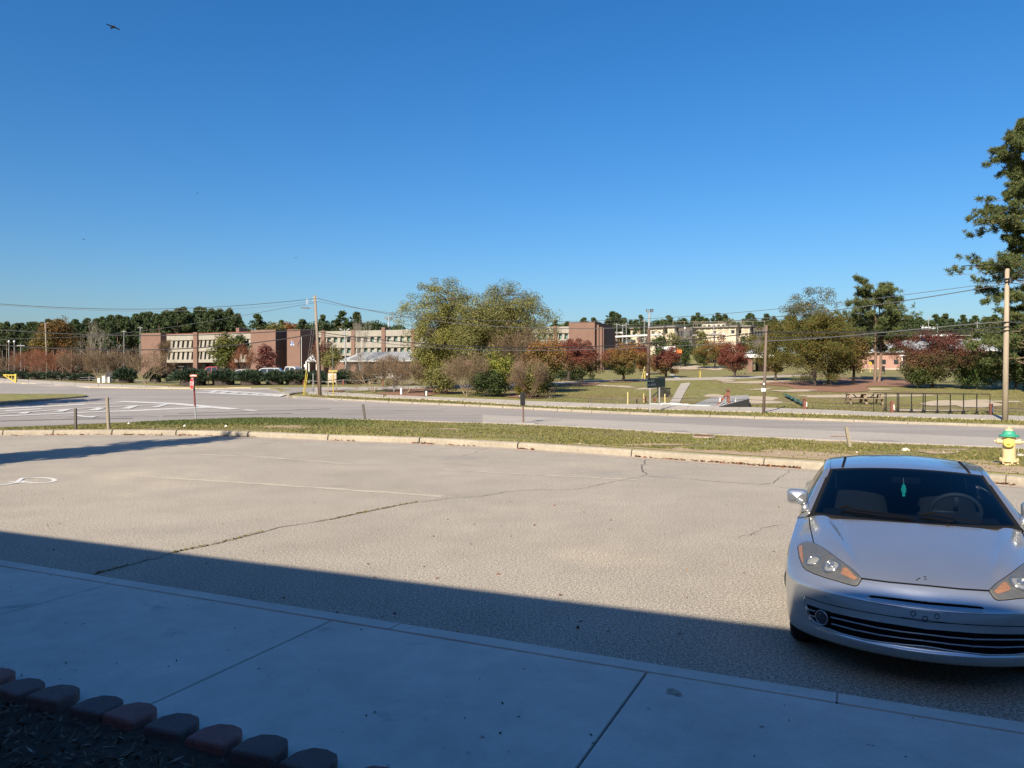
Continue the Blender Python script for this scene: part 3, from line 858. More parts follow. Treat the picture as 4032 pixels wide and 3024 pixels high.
g = []
for i in range(7):
    g.append([(p.x + (i - 3) * 0.024 + random.uniform(-.007, .007), p.y + (j - 2) * 0.026 + random.uniform(-.007, .007), p.z + random.uniform(0, 0.035)) for j in range(5)])
mb.grid(g); tag(mb.build('plastic_scrap', mat('clear_plastic', (0.55, 0.58, 0.6), 0.35)), 'crumpled pale plastic scrap lying on the bark mulch', 'litter')
sp = MB()
p = LF(-2.45, 2.66, 0.15)
for k in range(9):
    a = random.uniform(0, 6.28); b = p + Vector((random.uniform(-.06, .06), random.uniform(-.03, .03), 0))
    t = b + Vector((math.cos(a) * 0.04, math.sin(a) * 0.04, random.uniform(0.05, 0.1)))
    s = Vector((-math.sin(a), math.cos(a), 0)) * 0.012
    sp.add([b, b.lerp(t, .5) - s, t, b.lerp(t, .5) + s], [(0, 1, 2, 3)])
tag(sp.build('bed_sprout', mat('fresh_leaf', (0.16, 0.30, 0.05), 0.6)), 'small fresh green sprout in the mulch at the bottom edge', 'plant')

# ================================================================== the shop behind the camera, whose shadow lies over the pavement
bz = 5.32
sb = root('shop_building', 'long low brick shop front whose shade covers the pavement', 'building', LF(0, -2.1, 0))
m_shopbrick = mat('shop_brick', (0.26, 0.12, 0.08), 0.9, noise=[(3, 0.15, 4), (30, 0.2, 3)])
mb = MB(); pl = [LF(-34, -12), LF(34, -12), LF(34, -1.29), LF(-34, -2.69)]
mb.prism([(q.x, q.y) for q in pl], -0.1, bz - 0.4); mb.build('wall', m_shopbrick, sb)
mb = MB(); pl = [LF(-34.1, -12.1), LF(34.1, -12.1), LF(34.1, -1.04), LF(-34.1, -2.44)]
mb.prism([(q.x, q.y) for q in pl], bz - 0.4, bz); mb.build('roof', mat('roof_edge', (0.3, 0.28, 0.25), 0.7), sb)
m_glassdark = mat('dark_glass', (0.02, 0.025, 0.03), 0.08, spec=0.6)
for k in range(-8, 9):
    mb = MB(); c_ = LF(k * 3.6, -1.98 + .0206 * k * 3.6, 1.6); mb.box(c_, (2.4, 0.06, 2.2), -AL + .0206); mb.build('window', m_glassdark, sb)
# ================================================================== VEGETATION
m_bark = mat('grey_bark', (0.13, 0.105, 0.085), 0.95, noise=[(3, 0.2, 4), (20, 0.25, 3)], bump=(18, 0.6, 3, 0.03))
m_barkdark = mat('dark_bark', (0.055, 0.042, 0.035), 0.95, noise=[(6, 0.2, 4)], bump=(18, 0.6, 3, 0.03))
m_pinebark = mat('pine_bark', (0.20, 0.135, 0.10), 0.95, noise=[(3, 0.2, 4), (14, 0.25, 3)], bump=(12, 0.7, 3, 0.04))
m_twig = mat('tan_twigs', (0.33, 0.25, 0.165), 0.9, noise=[(2, 0.2, 3)])
m_twigred = mat('russet_twigs', (0.17, 0.10, 0.07), 0.9, noise=[(2, 0.2, 3)])
m_pale = mat('pale_bark', (0.33, 0.29, 0.24), 0.9, noise=[(3, 0.2, 4)])

def unit(v): return v / (np.linalg.norm(v) + 1e-9)
def limb(mb, a, b, r0, r1, n=4, wob=0.08, k=4):
    a = np.array(a, float); b = np.array(b, float); L = np.linalg.norm(b - a)
    pts, rad = [], []
    for i in range(k + 1):
        t = i / k
        p = a + (b - a) * t
        if 0 < i < k: p = p + RNG.normal(size=3) * wob * L * 0.35
        p[2] += math.sin(t * math.pi) * L * 0.05
        pts.append(p); rad.append(r0 + (r1 - r0) * t)
    mb.tube(pts, rad, n, cap=False)
    return pts

def broad(name, label, base, Ht, R, zb, m_leaf, nclump=90, per=60, leaf=0.14, rc=0.5, tr=0.16, bark=None, group=None, cat='tree', twig=0.5, lobes=4, fork=None, shape=1.0, stems=1, yscale=1.0, dense=2.4):
    """base point, height, crown radius, height of the crown's lower edge"""
    bark = bark or m_bark
    global RNG
    RNG = np.random.default_rng(zlib.crc32(label.encode()))
    rt = root(name, label, cat, base, group)
    b = np.array(base)
    zc = (zb + Ht) / 2; rz = (Ht - zb) / 2
    tb = MB()
    fork = fork if fork is not None else zb + 0.12 * (Ht - zb)
    heads = []
    for s in range(stems):
        off = np.array([RNG.normal() * tr * 1.6, RNG.normal() * tr, 0]) if stems > 1 else np.zeros(3)
        top = b + off * 3 + np.array([RNG.normal() * 0.06 * Ht * (stems > 1), RNG.normal() * 0.03 * Ht, fork])
        limb(tb, b + off - np.array([0, 0, 0.15]), top, tr * (1.25 if stems == 1 else .8), tr * 0.75, 8, 0.04)
        heads.append(top)
    lob = [(unit(RNG.normal(size=3)), RNG.uniform(0.15, 0.62)) for _ in range(lobes + 3)]
    cl = []
    while len(cl) < nclump:
        d = unit(RNG.normal(size=3))
        rr = RNG.random() ** (1 / dense)
        bump = 0.70 + sum(a * max(0, float(d @ l)) ** 5 for l, a in lob)
        bump = min(bump, 1.12)
        taper = 1.0 if d[2] < 0 else (1 - 0.25 * shape * d[2] * rr)
        p = np.array([d[0] * R * rr * bump * taper, d[1] * R * rr * bump * taper * yscale, zc + d[2] * rz * rr * min(1.12, 0.15 + bump)])
        if p[2] < zb * 0.8 or p[2] > Ht * 1.03: continue
        cl.append(b + p)
    mains = []
    nm = 7
    for k in range(nm):
        tgt = cl[int(RNG.integers(len(cl)))]
        h = heads[k % len(heads)]
        mid = h + (tgt - h) * 0.6
        pts = limb(tb, h - np.array([0, 0, 0.2 * RNG.random() * fork]), mid, tr * 0.5, tr * 0.2, 5, 0.1)
        mains += pts[1:]
    # leader
    pts = limb(tb, heads[0], b + np.array([RNG.normal() * .1 * R, 0, Ht * 0.9]), tr * 0.65, tr * 0.1, 5, 0.06, 6); mains += pts[1:]
    M_ = np.array(mains)
    V, Fq = [], []
    C, Nn = [], []
    for c in cl:
        if RNG.random() < twig:
            j = int(np.argmin(np.linalg.norm(M_ - c, axis=1) + 0.5 * np.abs(M_[:, 2] - c[2] + 0.3)))
            limb(tb, M_[j], c, tr * 0.14, tr * 0.03, 3, 0.12, 3)
        k = int(per * RNG.uniform(0.55, 1.35))
        g_ = RNG.normal(size=(k, 3)); g_ *= np.minimum(1, 1.7 / (np.linalg.norm(g_, axis=1)[:, None] + 1e-6))
        pp = c + g_ * rc * np.array([1, 1, 0.75]) * RNG.uniform(0.65, 1.3)
        C.append(pp)
        out = (pp - (b + np.array([0, 0, zc]))); out /= np.linalg.norm(out, axis=1)[:, None] + 1e-6
        Nn.append(out * 0.5 + RNG.normal(size=(k, 3)) * 0.7 + np.array([0, 0, 0.35]))
    C = np.concatenate(C); Nn = np.concatenate(Nn)
    keep = C[:, 2] > b[2] + 0.12
    C, Nn = C[keep], Nn[keep]
    s = RNG.uniform(0.6, 1.3, len(C)) * leaf
    v, f = quads(C, Nn, s, s * 0.62)
    tb.build('trunk', bark, rt, smooth=True)
    leaf_object('crown', v, f, m_leaf, rt)
    return rt

def twiggy(name, label, base, Ht, R, m_t, m_l=None, stems=7, levels=4, leaves=900, leaf=0.07, group=None, cat='shrub', spread=0.8, r0=0.05, spray=1.0):
    global RNG
    RNG = np.random.default_rng(zlib.crc32(label.encode()))
    rt = root(name, label, cat, base, group)
    b = np.array(base); mb = MB(); tips = []
    def grow(p, d, L, r, lev):
        d = unit(d); q = p + d * L
        mid = p + d * L * 0.5 + RNG.normal(size=3) * L * 0.06
        mb.tube([p, mid, q], [r, r * 0.8, r * 0.6], 4 if lev < 2 else 3, cap=False)
        if lev == levels:
            tips.append(q); return
        for _ in range(3 if lev >= 1 else 4):
            nd = d + RNG.normal(size=3) * 0.42 + np.array([0, 0, 0.16])
            o = (q - b) * np.array([1, 1, 0]); nd += 0.16 * spread * o / (R + 1e-6)
            grow(q, nd, L * RNG.uniform(0.55, 0.85), r * 0.55, lev + 1)
        if lev > 1: tips.append(q)
    tot = sum(0.7 ** k for k in range(levels + 1))
    for k in range(stems):
        t = 2 * math.pi * (k + RNG.random() * 0.6) / stems
        d = np.array([math.cos(t) * spread, math.sin(t) * spread, 1.0])
        p = b + np.array([math.cos(t), math.sin(t), 0]) * 0.10
        L = Ht / tot * RNG.uniform(0.8, 1.15) * math.sqrt(1 + (0.55 * spread) ** 2)
        grow(p - np.array([0, 0, .05]), d, L, r0, 0)
    # scale to the wanted height and spread
    vv = np.array(mb.v) - b
    hx = np.percentile(np.abs(vv[:, 0]), 99); hz = np.percentile(vv[:, 2], 99.5)
    S = np.array([R / hx, R / hx, Ht / hz])
    base_fix = vv * S
    mb.v = (base_fix + b).tolist()
    mb.build('stems', m_t, rt)
    if m_l:
        T = (np.array(tips) - b) * S + b
        idx = RNG.integers(len(T), size=leaves)
        C = T[idx] + RNG.normal(size=(leaves, 3)) * 0.12 * spray
        s = RNG.uniform(0.6, 1.3, leaves) * leaf
        v, f = quads(C, RNG.normal(size=(leaves, 3)), s, s * 0.5)
        # fine twig ends
        nt_ = 3600
        C2 = T[RNG.integers(len(T), size=nt_)] + RNG.normal(size=(nt_, 3)) * 0.14
        out = C2 - b; out[:, 2] = np.abs(out[:, 2]) + 0.3; out /= np.linalg.norm(out, axis=1)[:, None]
        v2, f2 = quads(C2, np.cross(out, RNG.normal(size=(nt_, 3))), 0.011, RNG.uniform(.1, .26, nt_), up=out)
        f = np.concatenate([f, f2 + len(v)]); v = np.concatenate([v, v2])
        leaf_object('leaves', v, f, m_l, rt)
    return rt

def juniper(name, label, base, Ht, R, m_l, n=2600, group=None, depth=1.0, spike=0.22):
    global RNG
    RNG = np.random.default_rng(zlib.crc32(label.encode()))
    rt = root(name, label, 'shrub', base, group)
    b = np.array(base)
    lob = [(unit(RNG.normal(size=3) * np.array([1, 1, .5])), RNG.uniform(0.1, 0.35)) for _ in range(9)]
    d = RNG.normal(size=(n, 3)); d /= np.linalg.norm(d, axis=1)[:, None]
    d[:, 2] = np.abs(d[:, 2]) * 1.0 - 0.25
    bump = 0.75 + sum(a * np.maximum(0, d @ l) ** 4 for l, a in lob)
    rr = RNG.uniform(0.72, 1.03, n) * bump
    # rounded-box profile
    w = np.abs(d[:, 2]) ** 2
    C = np.stack([d[:, 0] * R * rr * 1.12, d[:, 1] * R * rr * 1.1 * depth, Ht * 0.40 + d[:, 2] * Ht * 0.62 * rr], 1)
    C[:, 2] = np.maximum(C[:, 2], 0.03)
    out = d + np.array([0, 0, 0.8]) + RNG.normal(size=(n, 3)) * 0.35
    nrm = np.cross(out, RNG.normal(size=(n, 3)))
    s = RNG.uniform(0.6, 1.3, n) * spike
    v, f = quads(C + b, nrm, s * 0.32, s, up=out / np.linalg.norm(out, axis=1)[:, None])
    leaf_object('foliage', v, f, m_l, rt)
    core = MB(); g = []
    for i in range(9):
        t = math.pi * 0.5 * i / 8
        g.append([(b[0] + R * 0.72 * math.cos(t) ** .6 * math.cos(a), b[1] + R * 0.72 * depth * math.cos(t) ** .6 * math.sin(a), b[2] + Ht * 0.8 * math.sin(t)) for a in np.linspace(0, 2 * math.pi, 15)])
    core.grid(g); core.build('stems', m_barkdark, rt)  # dark closed core, added inside the foliage to block see-through
    return rt

def pine(name, label, base, Ht, zb, R, m_l, nb=46, tufts=6, per=26, needle=0.16, tr=0.2, trunks=1, group=None, prof=None, lean=0.0, parentless=False, tuftr=0.28, wid=0.10, rise_=(-0.12, 0.4)):
    global RNG
    RNG = np.random.default_rng(zlib.crc32(label.encode()))
    rt = root(name, label, 'tree', base, group)
    b = np.array(base); tb = MB(); C, U = [], []
    axes = []
    for k in range(trunks):
        off = np.array([(k - (trunks - 1) / 2) * tr * 2.2, 0, 0]); ln = lean * (1 if k == 0 else -0.3)
        top = b + off + np.array([ln * Ht, RNG.normal() * 0.02 * Ht, Ht * (1 if k == 0 else 0.93)])
        pts = []
        for i in range(9):
            t = i / 8
            pts.append(b + off + (top - b - off) * t + (np.array([math.sin(t * 3 + k) * 0.02 * Ht, 0, 0]) if 0 < t < 1 else 0) - (np.array([0, 0, 0.2]) if i == 0 else 0))
        tb.tube(pts, [tr * (1 - 0.82 * i / 8) for i in range(9)], 8, cap=False)
        axes.append(np.array(pts))
    prof = prof or (lambda t: (1 - t) ** 0.55 * (0.45 + 0.55 * math.sin(min(1, t * 2.2 + 0.35) * math.pi * 0.5)))
    for j in range(nb):
        t = (j + RNG.random()) / nb
        z = zb + (Ht - zb) * t * 0.985
        ax = axes[j % trunks]
        i = min(7, int(z / Ht * 8)); fr = z / Ht * 8 - i
        p = ax[i] + (ax[i + 1] - ax[i]) * min(1, fr)
        L = R * prof(t) * RNG.uniform(0.55, 1.12)
        a = RNG.uniform(0, 2 * math.pi)
        end = p + np.array([math.cos(a) * L, math.sin(a) * L, L * RNG.uniform(*rise_) + 0.15])
        limb(tb, p, end, tr * 0.22 * (1.1 - t), tr * 0.05, 4, 0.1, 4)
        for q in range(max(2, int(tufts * RNG.uniform(.7, 1.3)))):
            s = RNG.uniform(0.35, 1.04)
            c = p + (end - p) * s + RNG.normal(size=3) * np.array([.16, .16, .10]) * (0.5 + 0.22 * L)
            c[2] += 0.06 * L
            k = int(per * RNG.uniform(.7, 1.3))
            u = RNG.normal(size=(k, 3)); u[:, 2] += 0.5; u /= np.linalg.norm(u, axis=1)[:, None]
            C.append(c + u * tuftr * RNG.uniform(0.3, 1.0, (k, 1)) + RNG.normal(size=(k, 3)) * tuftr * 0.25); U.append(u)
    C = np.concatenate(C); U = np.concatenate(U)
    nrm = np.cross(U, RNG.normal(size=U.shape)); nrm /= np.linalg.norm(nrm, axis=1)[:, None] + 1e-9
    s = RNG.uniform(.7, 1.3, len(C)) * needle
    # long thin diamonds along U
    side = np.cross(U, nrm)
    v = np.stack([C - U * s[:, None], C + side * (s * wid * 2)[:, None], C + U * s[:, None], C - side * (s * wid * 2)[:, None]], 1).reshape(-1, 3)
    tb.build('trunk', m_pinebark, rt, smooth=True)
    leaf_object('crown', v, np.arange(len(v)).reshape(-1, 4), m_l, rt)
    return rt

def sized(px, base_y, top_y, half_px, bottom_y=None, D=None):
    p = P(px, base_y) if D is None else G(px, D)
    s = p.y / F
    Ht = EYE - (top_y - HORIZON) * s - p.z
    return p, Ht, half_px * s, (EYE - (bottom_y - HORIZON) * s - p.z) if bottom_y else 0.3 * Ht

# ---- leaf colours
PINE = [(0.05, 0.08, 0.026), (0.08, 0.105, 0.034), (0.12, 0.135, 0.045), (0.04, 0.062, 0.024), (0.16, 0.15, 0.05)]
m_pine = leafmat('pine_needles', PINE, 0.2)
m_pinefar = leafmat('far_pine_needles', [(0.03, 0.055, 0.024), (0.055, 0.082, 0.03), (0.09, 0.11, 0.04), (0.026, 0.045, 0.02)], 0.2)
m_jun = leafmat('juniper_sprays', [(0.018, 0.034, 0.02), (0.03, 0.05, 0.028), (0.045, 0.068, 0.035), (0.013, 0.025, 0.016)], 0.12)
m_yg = leafmat('yellow_green_leaves', [(0.19, 0.195, 0.04), (0.27, 0.245, 0.055), (0.13, 0.15, 0.035), (0.32, 0.26, 0.075), (0.055, 0.07, 0.02), (0.035, 0.045, 0.014)], 0.35)
m_olive = leafmat('olive_leaves', [(0.115, 0.135, 0.04), (0.165, 0.175, 0.05), (0.225, 0.20, 0.065), (0.06, 0.078, 0.024), (0.26, 0.215, 0.075), (0.035, 0.046, 0.015)], 0.3)
m_darkgr = leafmat('dark_green_leaves', [(0.025, 0.045, 0.014), (0.045, 0.07, 0.02), (0.075, 0.095, 0.03), (0.02, 0.032, 0.012)], 0.25)
m_cyp = leafmat('cypress_sprays', [(0.085, 0.10, 0.022), (0.12, 0.122, 0.027), (0.06, 0.073, 0.018), (0.19, 0.115, 0.03), (0.04, 0.05, 0.013)], 0.3)
m_rust = leafmat('rust_leaves', [(0.20, 0.075, 0.03), (0.27, 0.12, 0.04), (0.13, 0.05, 0.025), (0.24, 0.15, 0.05)], 0.3)
m_myrt = leafmat('dry_myrtle_leaves', [(0.16, 0.105, 0.06), (0.11, 0.075, 0.048), (0.24, 0.17, 0.10), (0.085, 0.06, 0.04)], 0.2)
m_russ = leafmat('russet_leaves', [(0.24, 0.085, 0.045), (0.17, 0.06, 0.035), (0.28, 0.13, 0.06)], 0.25)
m_ygbr = leafmat('bright_yellow_leaves', [(0.32, 0.25, 0.03), (0.22, 0.22, 0.035), (0.40, 0.26, 0.03), (0.12, 0.16, 0.03)], 0.35)
GREENS = [(0.035, 0.052, 0.016), (0.06, 0.08, 0.022), (0.10, 0.105, 0.03)]
REDS = [(0.165, 0.042, 0.03), (0.105, 0.026, 0.027), (0.23, 0.085, 0.045), (0.06, 0.02, 0.018)]
ORNG = [(0.25, 0.10, 0.03), (0.19, 0.13, 0.035), (0.22, 0.06, 0.03)]

# ---- big trees across the road
WILLOW = [(1760, 1545, 1112, 190, 1380), ]
p, Ht, R, zb = sized(1765, 1530, 1112, 205, 1450)
broad('autumn_tree', 'tall open tree with sparse yellow-green leaves left of its darker neighbour', p, Ht, R, zb, m_yg, 400, 160, 0.062, 0.40, 0.2, m_bark, twig=0.95, fork=Ht * 0.42, shape=0.9, lobes=6, dense=2.0)
p, Ht, R, zb = sized(2005, 1535, 1122, 185, 1420)
broad('autumn_tree', 'tall slender-branched olive tree right of the yellow-green one', p, Ht, R, zb, m_olive, 360, 160, 0.062, 0.40, 0.18, m_bark, twig=0.95, fork=Ht * 0.35, shape=1.1, lobes=6, stems=3, dense=2.0)
p, Ht, R, zb = sized(1700, 1532, 1330, 105, 1525)
broad('understory_tree', 'dark leafy thicket tree below the yellow-green tree', p, Ht, R, zb, m_yg, 170, 110, 0.068, 0.38, 0.10, m_barkdark, shape=0.6)
p, Ht, R, zb = sized(1890, 1540, 1160, 165, 1500)
broad('understory_tree', 'dense dark green tree between the two tall trees', p, Ht, R, zb, m_olive, 230, 150, 0.066, 0.42, 0.14, m_barkdark, shape=0.9)
p, Ht, R, zb = sized(2040, 1545, 1290, 95, 1450)
twiggy('bare_tree', 'russet bare-branched small tree below the olive tree', p, Ht, R, m_twigred, m_myrt, 7, 4, 1500, 0.05, cat='tree', spread=0.6)
p, Ht, R, zb = sized(2140, 1548, 1330, 85, 1520)
broad('understory_tree', 'dark rust-tinted tree left of the red maples', p, Ht, R, zb, zleaf('rusty_dark', GREENS, ORNG, Ht * .2, Ht * .9), 150, 70, 0.085, 0.42, 0.11, m_barkdark, shape=0.7)
p, Ht, R, zb = sized(1975, 1560, 1390, 55, 1545)
broad('sapling', 'bright yellow-green sapling in front of the thicket', p, Ht, R, zb, leafmat('sapling_leaves', [(0.20, 0.22, 0.035), (0.13, 0.16, 0.03), (0.28, 0.25, 0.04), (0.07, 0.10, 0.02)], 0.35), 90, 50, 0.085, 0.28, 0.05, m_barkdark, shape=0.4)
p, Ht, R, zb = sized(2062, 1567, 1488, 46, 1555)
broad('yellow_shrub', 'small bright yellow shrub above the black box sign', p, Ht, R, zb, m_ygbr, 40, 45, 0.07, 0.2, 0.03, m_barkdark, cat='shrub', shape=0.2)
p, Ht, R, zb = sized(1740, 1552, 1440, 70, 1548)
broad('thicket_shrub', 'green thicket shrub under the yellow-green tree', p, Ht, R, zb, m_olive, 90, 60, 0.08, 0.3, 0.05, m_barkdark, cat='shrub', shape=0.3)
p, Ht, R, zb = sized(1930, 1562, 1450, 66, 1558)
broad('thicket_shrub', 'dark green thicket shrub right of the round tan shrub', p, Ht, R, zb, m_darkgr, 90, 60, 0.08, 0.3, 0.05, m_barkdark, cat='shrub', shape=0.3)
p, Ht, R, zb = sized(2115, 1566, 1440, 62, 1562)
broad('thicket_shrub', 'leafy olive shrub at the right end of the thicket', p, Ht, R, zb, m_olive, 90, 60, 0.08, 0.3, 0.05, m_barkdark, cat='shrub', shape=0.3)

# ---- crape myrtles
for px, by, ty, hw, lb, ml, mt, n in (
        (1467, 1546, 1405, 92, 'wide bare crape myrtle between the sign board and the white post', m_myrt, m_twig, 1500),
        (1600, 1550, 1420, 66, 'bare crape myrtle just right of the hanging white lantern post', m_myrt, m_twig, 900),
        (1836, 1562, 1402, 88, 'rounded tan crape myrtle at the pavement, biggest of the thicket', m_myrt, m_twig, 1900),
        (2085, 1570, 1420, 76, 'bare fan-shaped crape myrtle behind the black box sign', m_myrt, m_twigred, 1100),
        (575, 1511, 1372, 92, 'bare crape myrtle in front of the brick end wall', m_myrt, m_twig, 1800),
        (440, 1506, 1368, 80, 'bare tan crape myrtle behind the white utility boxes', m_myrt, m_twig, 1700),
        (392, 1507, 1390, 60, 'yellowish multi-stemmed crape myrtle left of the utility boxes', m_myrt, m_twig, 900),
        (300, 1499, 1360, 80, 'bare crape myrtle fourth from the yellow gate', m_myrt, m_twigred, 1700),
        (225, 1494, 1368, 72, 'russet crape myrtle third from the yellow gate', m_russ, m_twigred, 1900),
        (165, 1490, 1372, 66, 'russet crape myrtle second from the yellow gate', m_russ, m_twigred, 1900),
        (105, 1487, 1378, 62, 'russet crape myrtle nearest the yellow gate', m_russ, m_twigred, 1800),
        (30, 1484, 1392, 60, 'brown bare shrub at the left border behind the gate', m_myrt, m_twigred, 1300)):
    p, Ht, R, _ = sized(px, by, ty, hw)
    twiggy('crape_myrtle', lb, p, Ht, R, mt, ml, 9, 4, int(n * (.9 if ml is m_russ else .35)), 0.05, 'crape myrtles', spread=0.85, r0=0.04)

# ---- junipers along the car park
jl = [(497, 1508, 1442, 34, 'dark juniper right of the utility boxes'), (612, 1505, 1440, 26, 'dark juniper behind the bare myrtle near the brick wall'), (760, 1517, 1443, 60, 'big dark juniper behind the stop sign'),
      (880, 1516, 1447, 52, 'dark juniper in front of the red truck'), (987, 1516, 1452, 48, 'dark juniper third along the car park hedge'), (1082, 1515, 1455, 42, 'dark juniper below the silver hatchback'),
      (1168, 1514, 1450, 52, 'dark juniper below the white pickup'), (1252, 1513, 1456, 38, 'dark juniper left of the leaning utility pole'), (1350, 1512, 1452, 44, 'dark juniper right of the beige notice board'), (690, 1476, 1428, 30, 'dark clipped juniper against the brick wing'),
      (1420, 1512, 1462, 36, 'dark juniper behind the wide bare myrtle')]
for px, by, ty, hw, lb in jl:
    p, Ht, R, _ = sized(px, by, ty, hw)
    juniper('juniper', lb, p, Ht * 1.14, R * 1.12, m_jun, 3000, 'junipers along the car park')
for k, px in enumerate((20, 85, 150, 215, 275, 335)):
    p, Ht, R, _ = sized(px, 1490 + px * 0.03, 1452 + px * 0.03, 36)
    juniper('juniper', ['low dark juniper at the left border', 'low dark juniper behind the rope fence near the gate', 'low dark juniper behind the second rope fence post', 'low dark juniper under the tall thin pole', 'low dark juniper between the pole and utility boxes', 'low dark juniper left of the utility boxes'][k], p, Ht, R, m_jun, 900, 'junipers behind the rope fence')
p, Ht, R, _ = sized(2235, 1497, 1455, 40); juniper('juniper', 'low clipped juniper left of the first red maple trunk', p, Ht, R, m_jun, 1200)

# ---- trees by the brick buildings
p, Ht, R, zb = sized(888, 1500, 1310, 50, 1455, D=120)
broad('magnolia_tree', 'narrow green and yellow tree before the brick wing', p, Ht, R, zb, zleaf('magnolia', [(0.03, 0.05, 0.014), (0.06, 0.085, 0.02), (0.15, 0.15, 0.03)], [(0.10, 0.12, 0.025), (0.2, 0.18, 0.04), (0.05, 0.07, 0.02)], Ht * .3, Ht * .9), 110, 55, 0.14, 0.42, 0.12, m_barkdark, shape=1.2)
p, Ht, R, zb = sized(940, 1500, 1318, 44, 1400, D=124)
broad('evergreen_tree', 'dark evergreen right of the green and yellow tree', p, Ht, R, zb, m_darkgr, 70, 55, 0.14, 0.42, 0.1, m_barkdark)
p, Ht, R, zb = sized(965, 1500, 1360, 62, 1460, D=114)
twiggy('bare_tree', 'bare brownish tree before the brick block', p, Ht, R, m_twigred, m_russ, 6, 4, 700, 0.08, cat='tree', spread=0.7)
p, Ht, R, zb = sized(1052, 1500, 1362, 42, 1460, D=118)
broad('plum_tree', 'round plum-red tree before the brick block', p, Ht, R, zb, leafmat('plum_leaves', [(0.12, 0.035, 0.035), (0.17, 0.06, 0.045), (0.08, 0.028, 0.03)], 0.2), 60, 50, 0.13, 0.4, 0.1, m_barkdark)
p, Ht, R, zb = sized(1275, 1500, 1335, 62, 1440, D=112)
broad('dogwood_tree', 'reddish thin-leaved tree behind the leaning utility pole', p, Ht, R, zb, zleaf('dogwood_b', [(0.05, 0.06, 0.02), (0.10, 0.09, 0.03)], [(0.14, 0.05, 0.04), (0.10, 0.06, 0.035)], Ht * .2, Ht * .9), 70, 45, 0.11, 0.4, 0.1, m_barkdark, twig=0.9)
p, Ht, R, zb = sized(1310, 1500, 1365, 40, 1445, D=108)
broad('dogwood_tree', 'small yellow-green tree right of the leaning utility pole', p, Ht, R, zb, m_olive, 50, 45, 0.11, 0.36, 0.09, m_barkdark, twig=0.9)
p, Ht, R, zb = sized(1420, 1500, 1250, 45, 1440, D=150)
twiggy('bare_tree', 'tall bare grey tree over the long wing', p, Ht, R, m_pale, None, 3, 5, 0, group=None, cat='tree', spread=0.35, r0=0.16)
p, Ht, R, zb = sized(375, 1500, 1265, 50, 1440, D=150)
twiggy('bare_tree', 'tall bare pale tree against the pine wood', p, Ht, R, m_pale, None, 3, 5, 0, cat='tree', spread=0.35, r0=0.16)
p, Ht, R, zb = sized(648, 1500, 1345, 28, 1440, D=108)
twiggy('bare_tree', 'thin bare sapling before the brick end wall', p, Ht, R, m_twigred, m_myrt, 2, 4, 150, 0.06, cat='tree', spread=0.3, r0=0.09)
p, Ht, R, zb = sized(1525, 1545, 1400, 50, 1440, D=80)
twiggy('bare_tree', 'dark bare shrub behind the white lantern post', p, Ht, R, m_twigred, m_myrt, 5, 4, 300, 0.05, cat='shrub', spread=0.7)
p, Ht, R, zb = sized(225, 1490, 1262, 90, 1370, D=170)
broad('oak_tree', 'rust-orange oak before the pine wood', p, Ht, R, zb, leafmat('oak_leaves', [(0.16, 0.085, 0.025), (0.11, 0.06, 0.02), (0.22, 0.12, 0.03), (0.06, 0.04, 0.016), (0.09, 0.075, 0.02)], 0.25), 150, 60, 0.17, 0.7, 0.25, m_barkdark)
p, Ht, R, zb = sized(165, 1490, 1318, 50, 1385, D=165)
broad('oak_tree', 'yellow-leaved oak left of the tall thin pole', p, Ht, R, zb, leafmat('oak_leaves_b', [(0.20, 0.14, 0.035), (0.12, 0.09, 0.025), (0.07, 0.055, 0.02)], 0.25), 70, 60, 0.16, 0.6, 0.2, m_barkdark)

# ---- the row of maples
maples = [(2290, 1508, 1338, 96, 1488, REDS, GREENS, 'big plum-red maple with a dark green heart, leftmost of the row', 230, 0.25, .6),
          (2240, 1500, 1345, 60, 1420, REDS, REDS, 'light red maple crown left behind the plum-red maple', 110, 0.1, .8),
          (2455, 1503, 1358, 84, 1480, ORNG, GREENS, 'orange-topped green maple right of the plum-red one', 210, .3, .85),
          (2535, 1476, 1362, 52, 1455, REDS, ORNG, 'faded red maple behind the tall floodlight pole', 100, .2, .7),
          (2622, 1487, 1370, 62, 1472, REDS, [(0.13, 0.07, 0.025), (0.06, 0.08, 0.022), (0.2, 0.09, 0.03)], 'round red maple above the green visitor sign', 160, .1, .75),
          (2772, 1451, 1342, 58, 1445, ORNG, GREENS, 'green maple with orange top beside the footpath', 140, .4, 1.1),
          (2815, 1451, 1338, 50, 1430, ORNG, ORNG, 'brown-orange maple behind the green one', 80, .2, .8),
          (2892, 1487, 1356, 62, 1462, REDS, [(0.12, 0.03, 0.03), (0.07, 0.05, 0.025), (0.05, 0.06, 0.02)], 'round dark red maple left of the wooden mid-road pole', 180, .05, .5)]
for px, by, ty, hw, bot, hi, lo, lb, nc, z0, z1 in maples:
    p, Ht, R, zb = sized(px, by, ty, hw * 1.05, bot)
    broad('maple_tree', lb, p, Ht, R, zb, zleaf('maple_leaves', lo, hi, Ht * z0, Ht * z1), int(nc * .62), 175, 0.068, 0.30, 0.17, m_barkdark, group='autumn maples along the far path', fork=max(0.7, zb * 1.0), shape=0.6, twig=0.25)

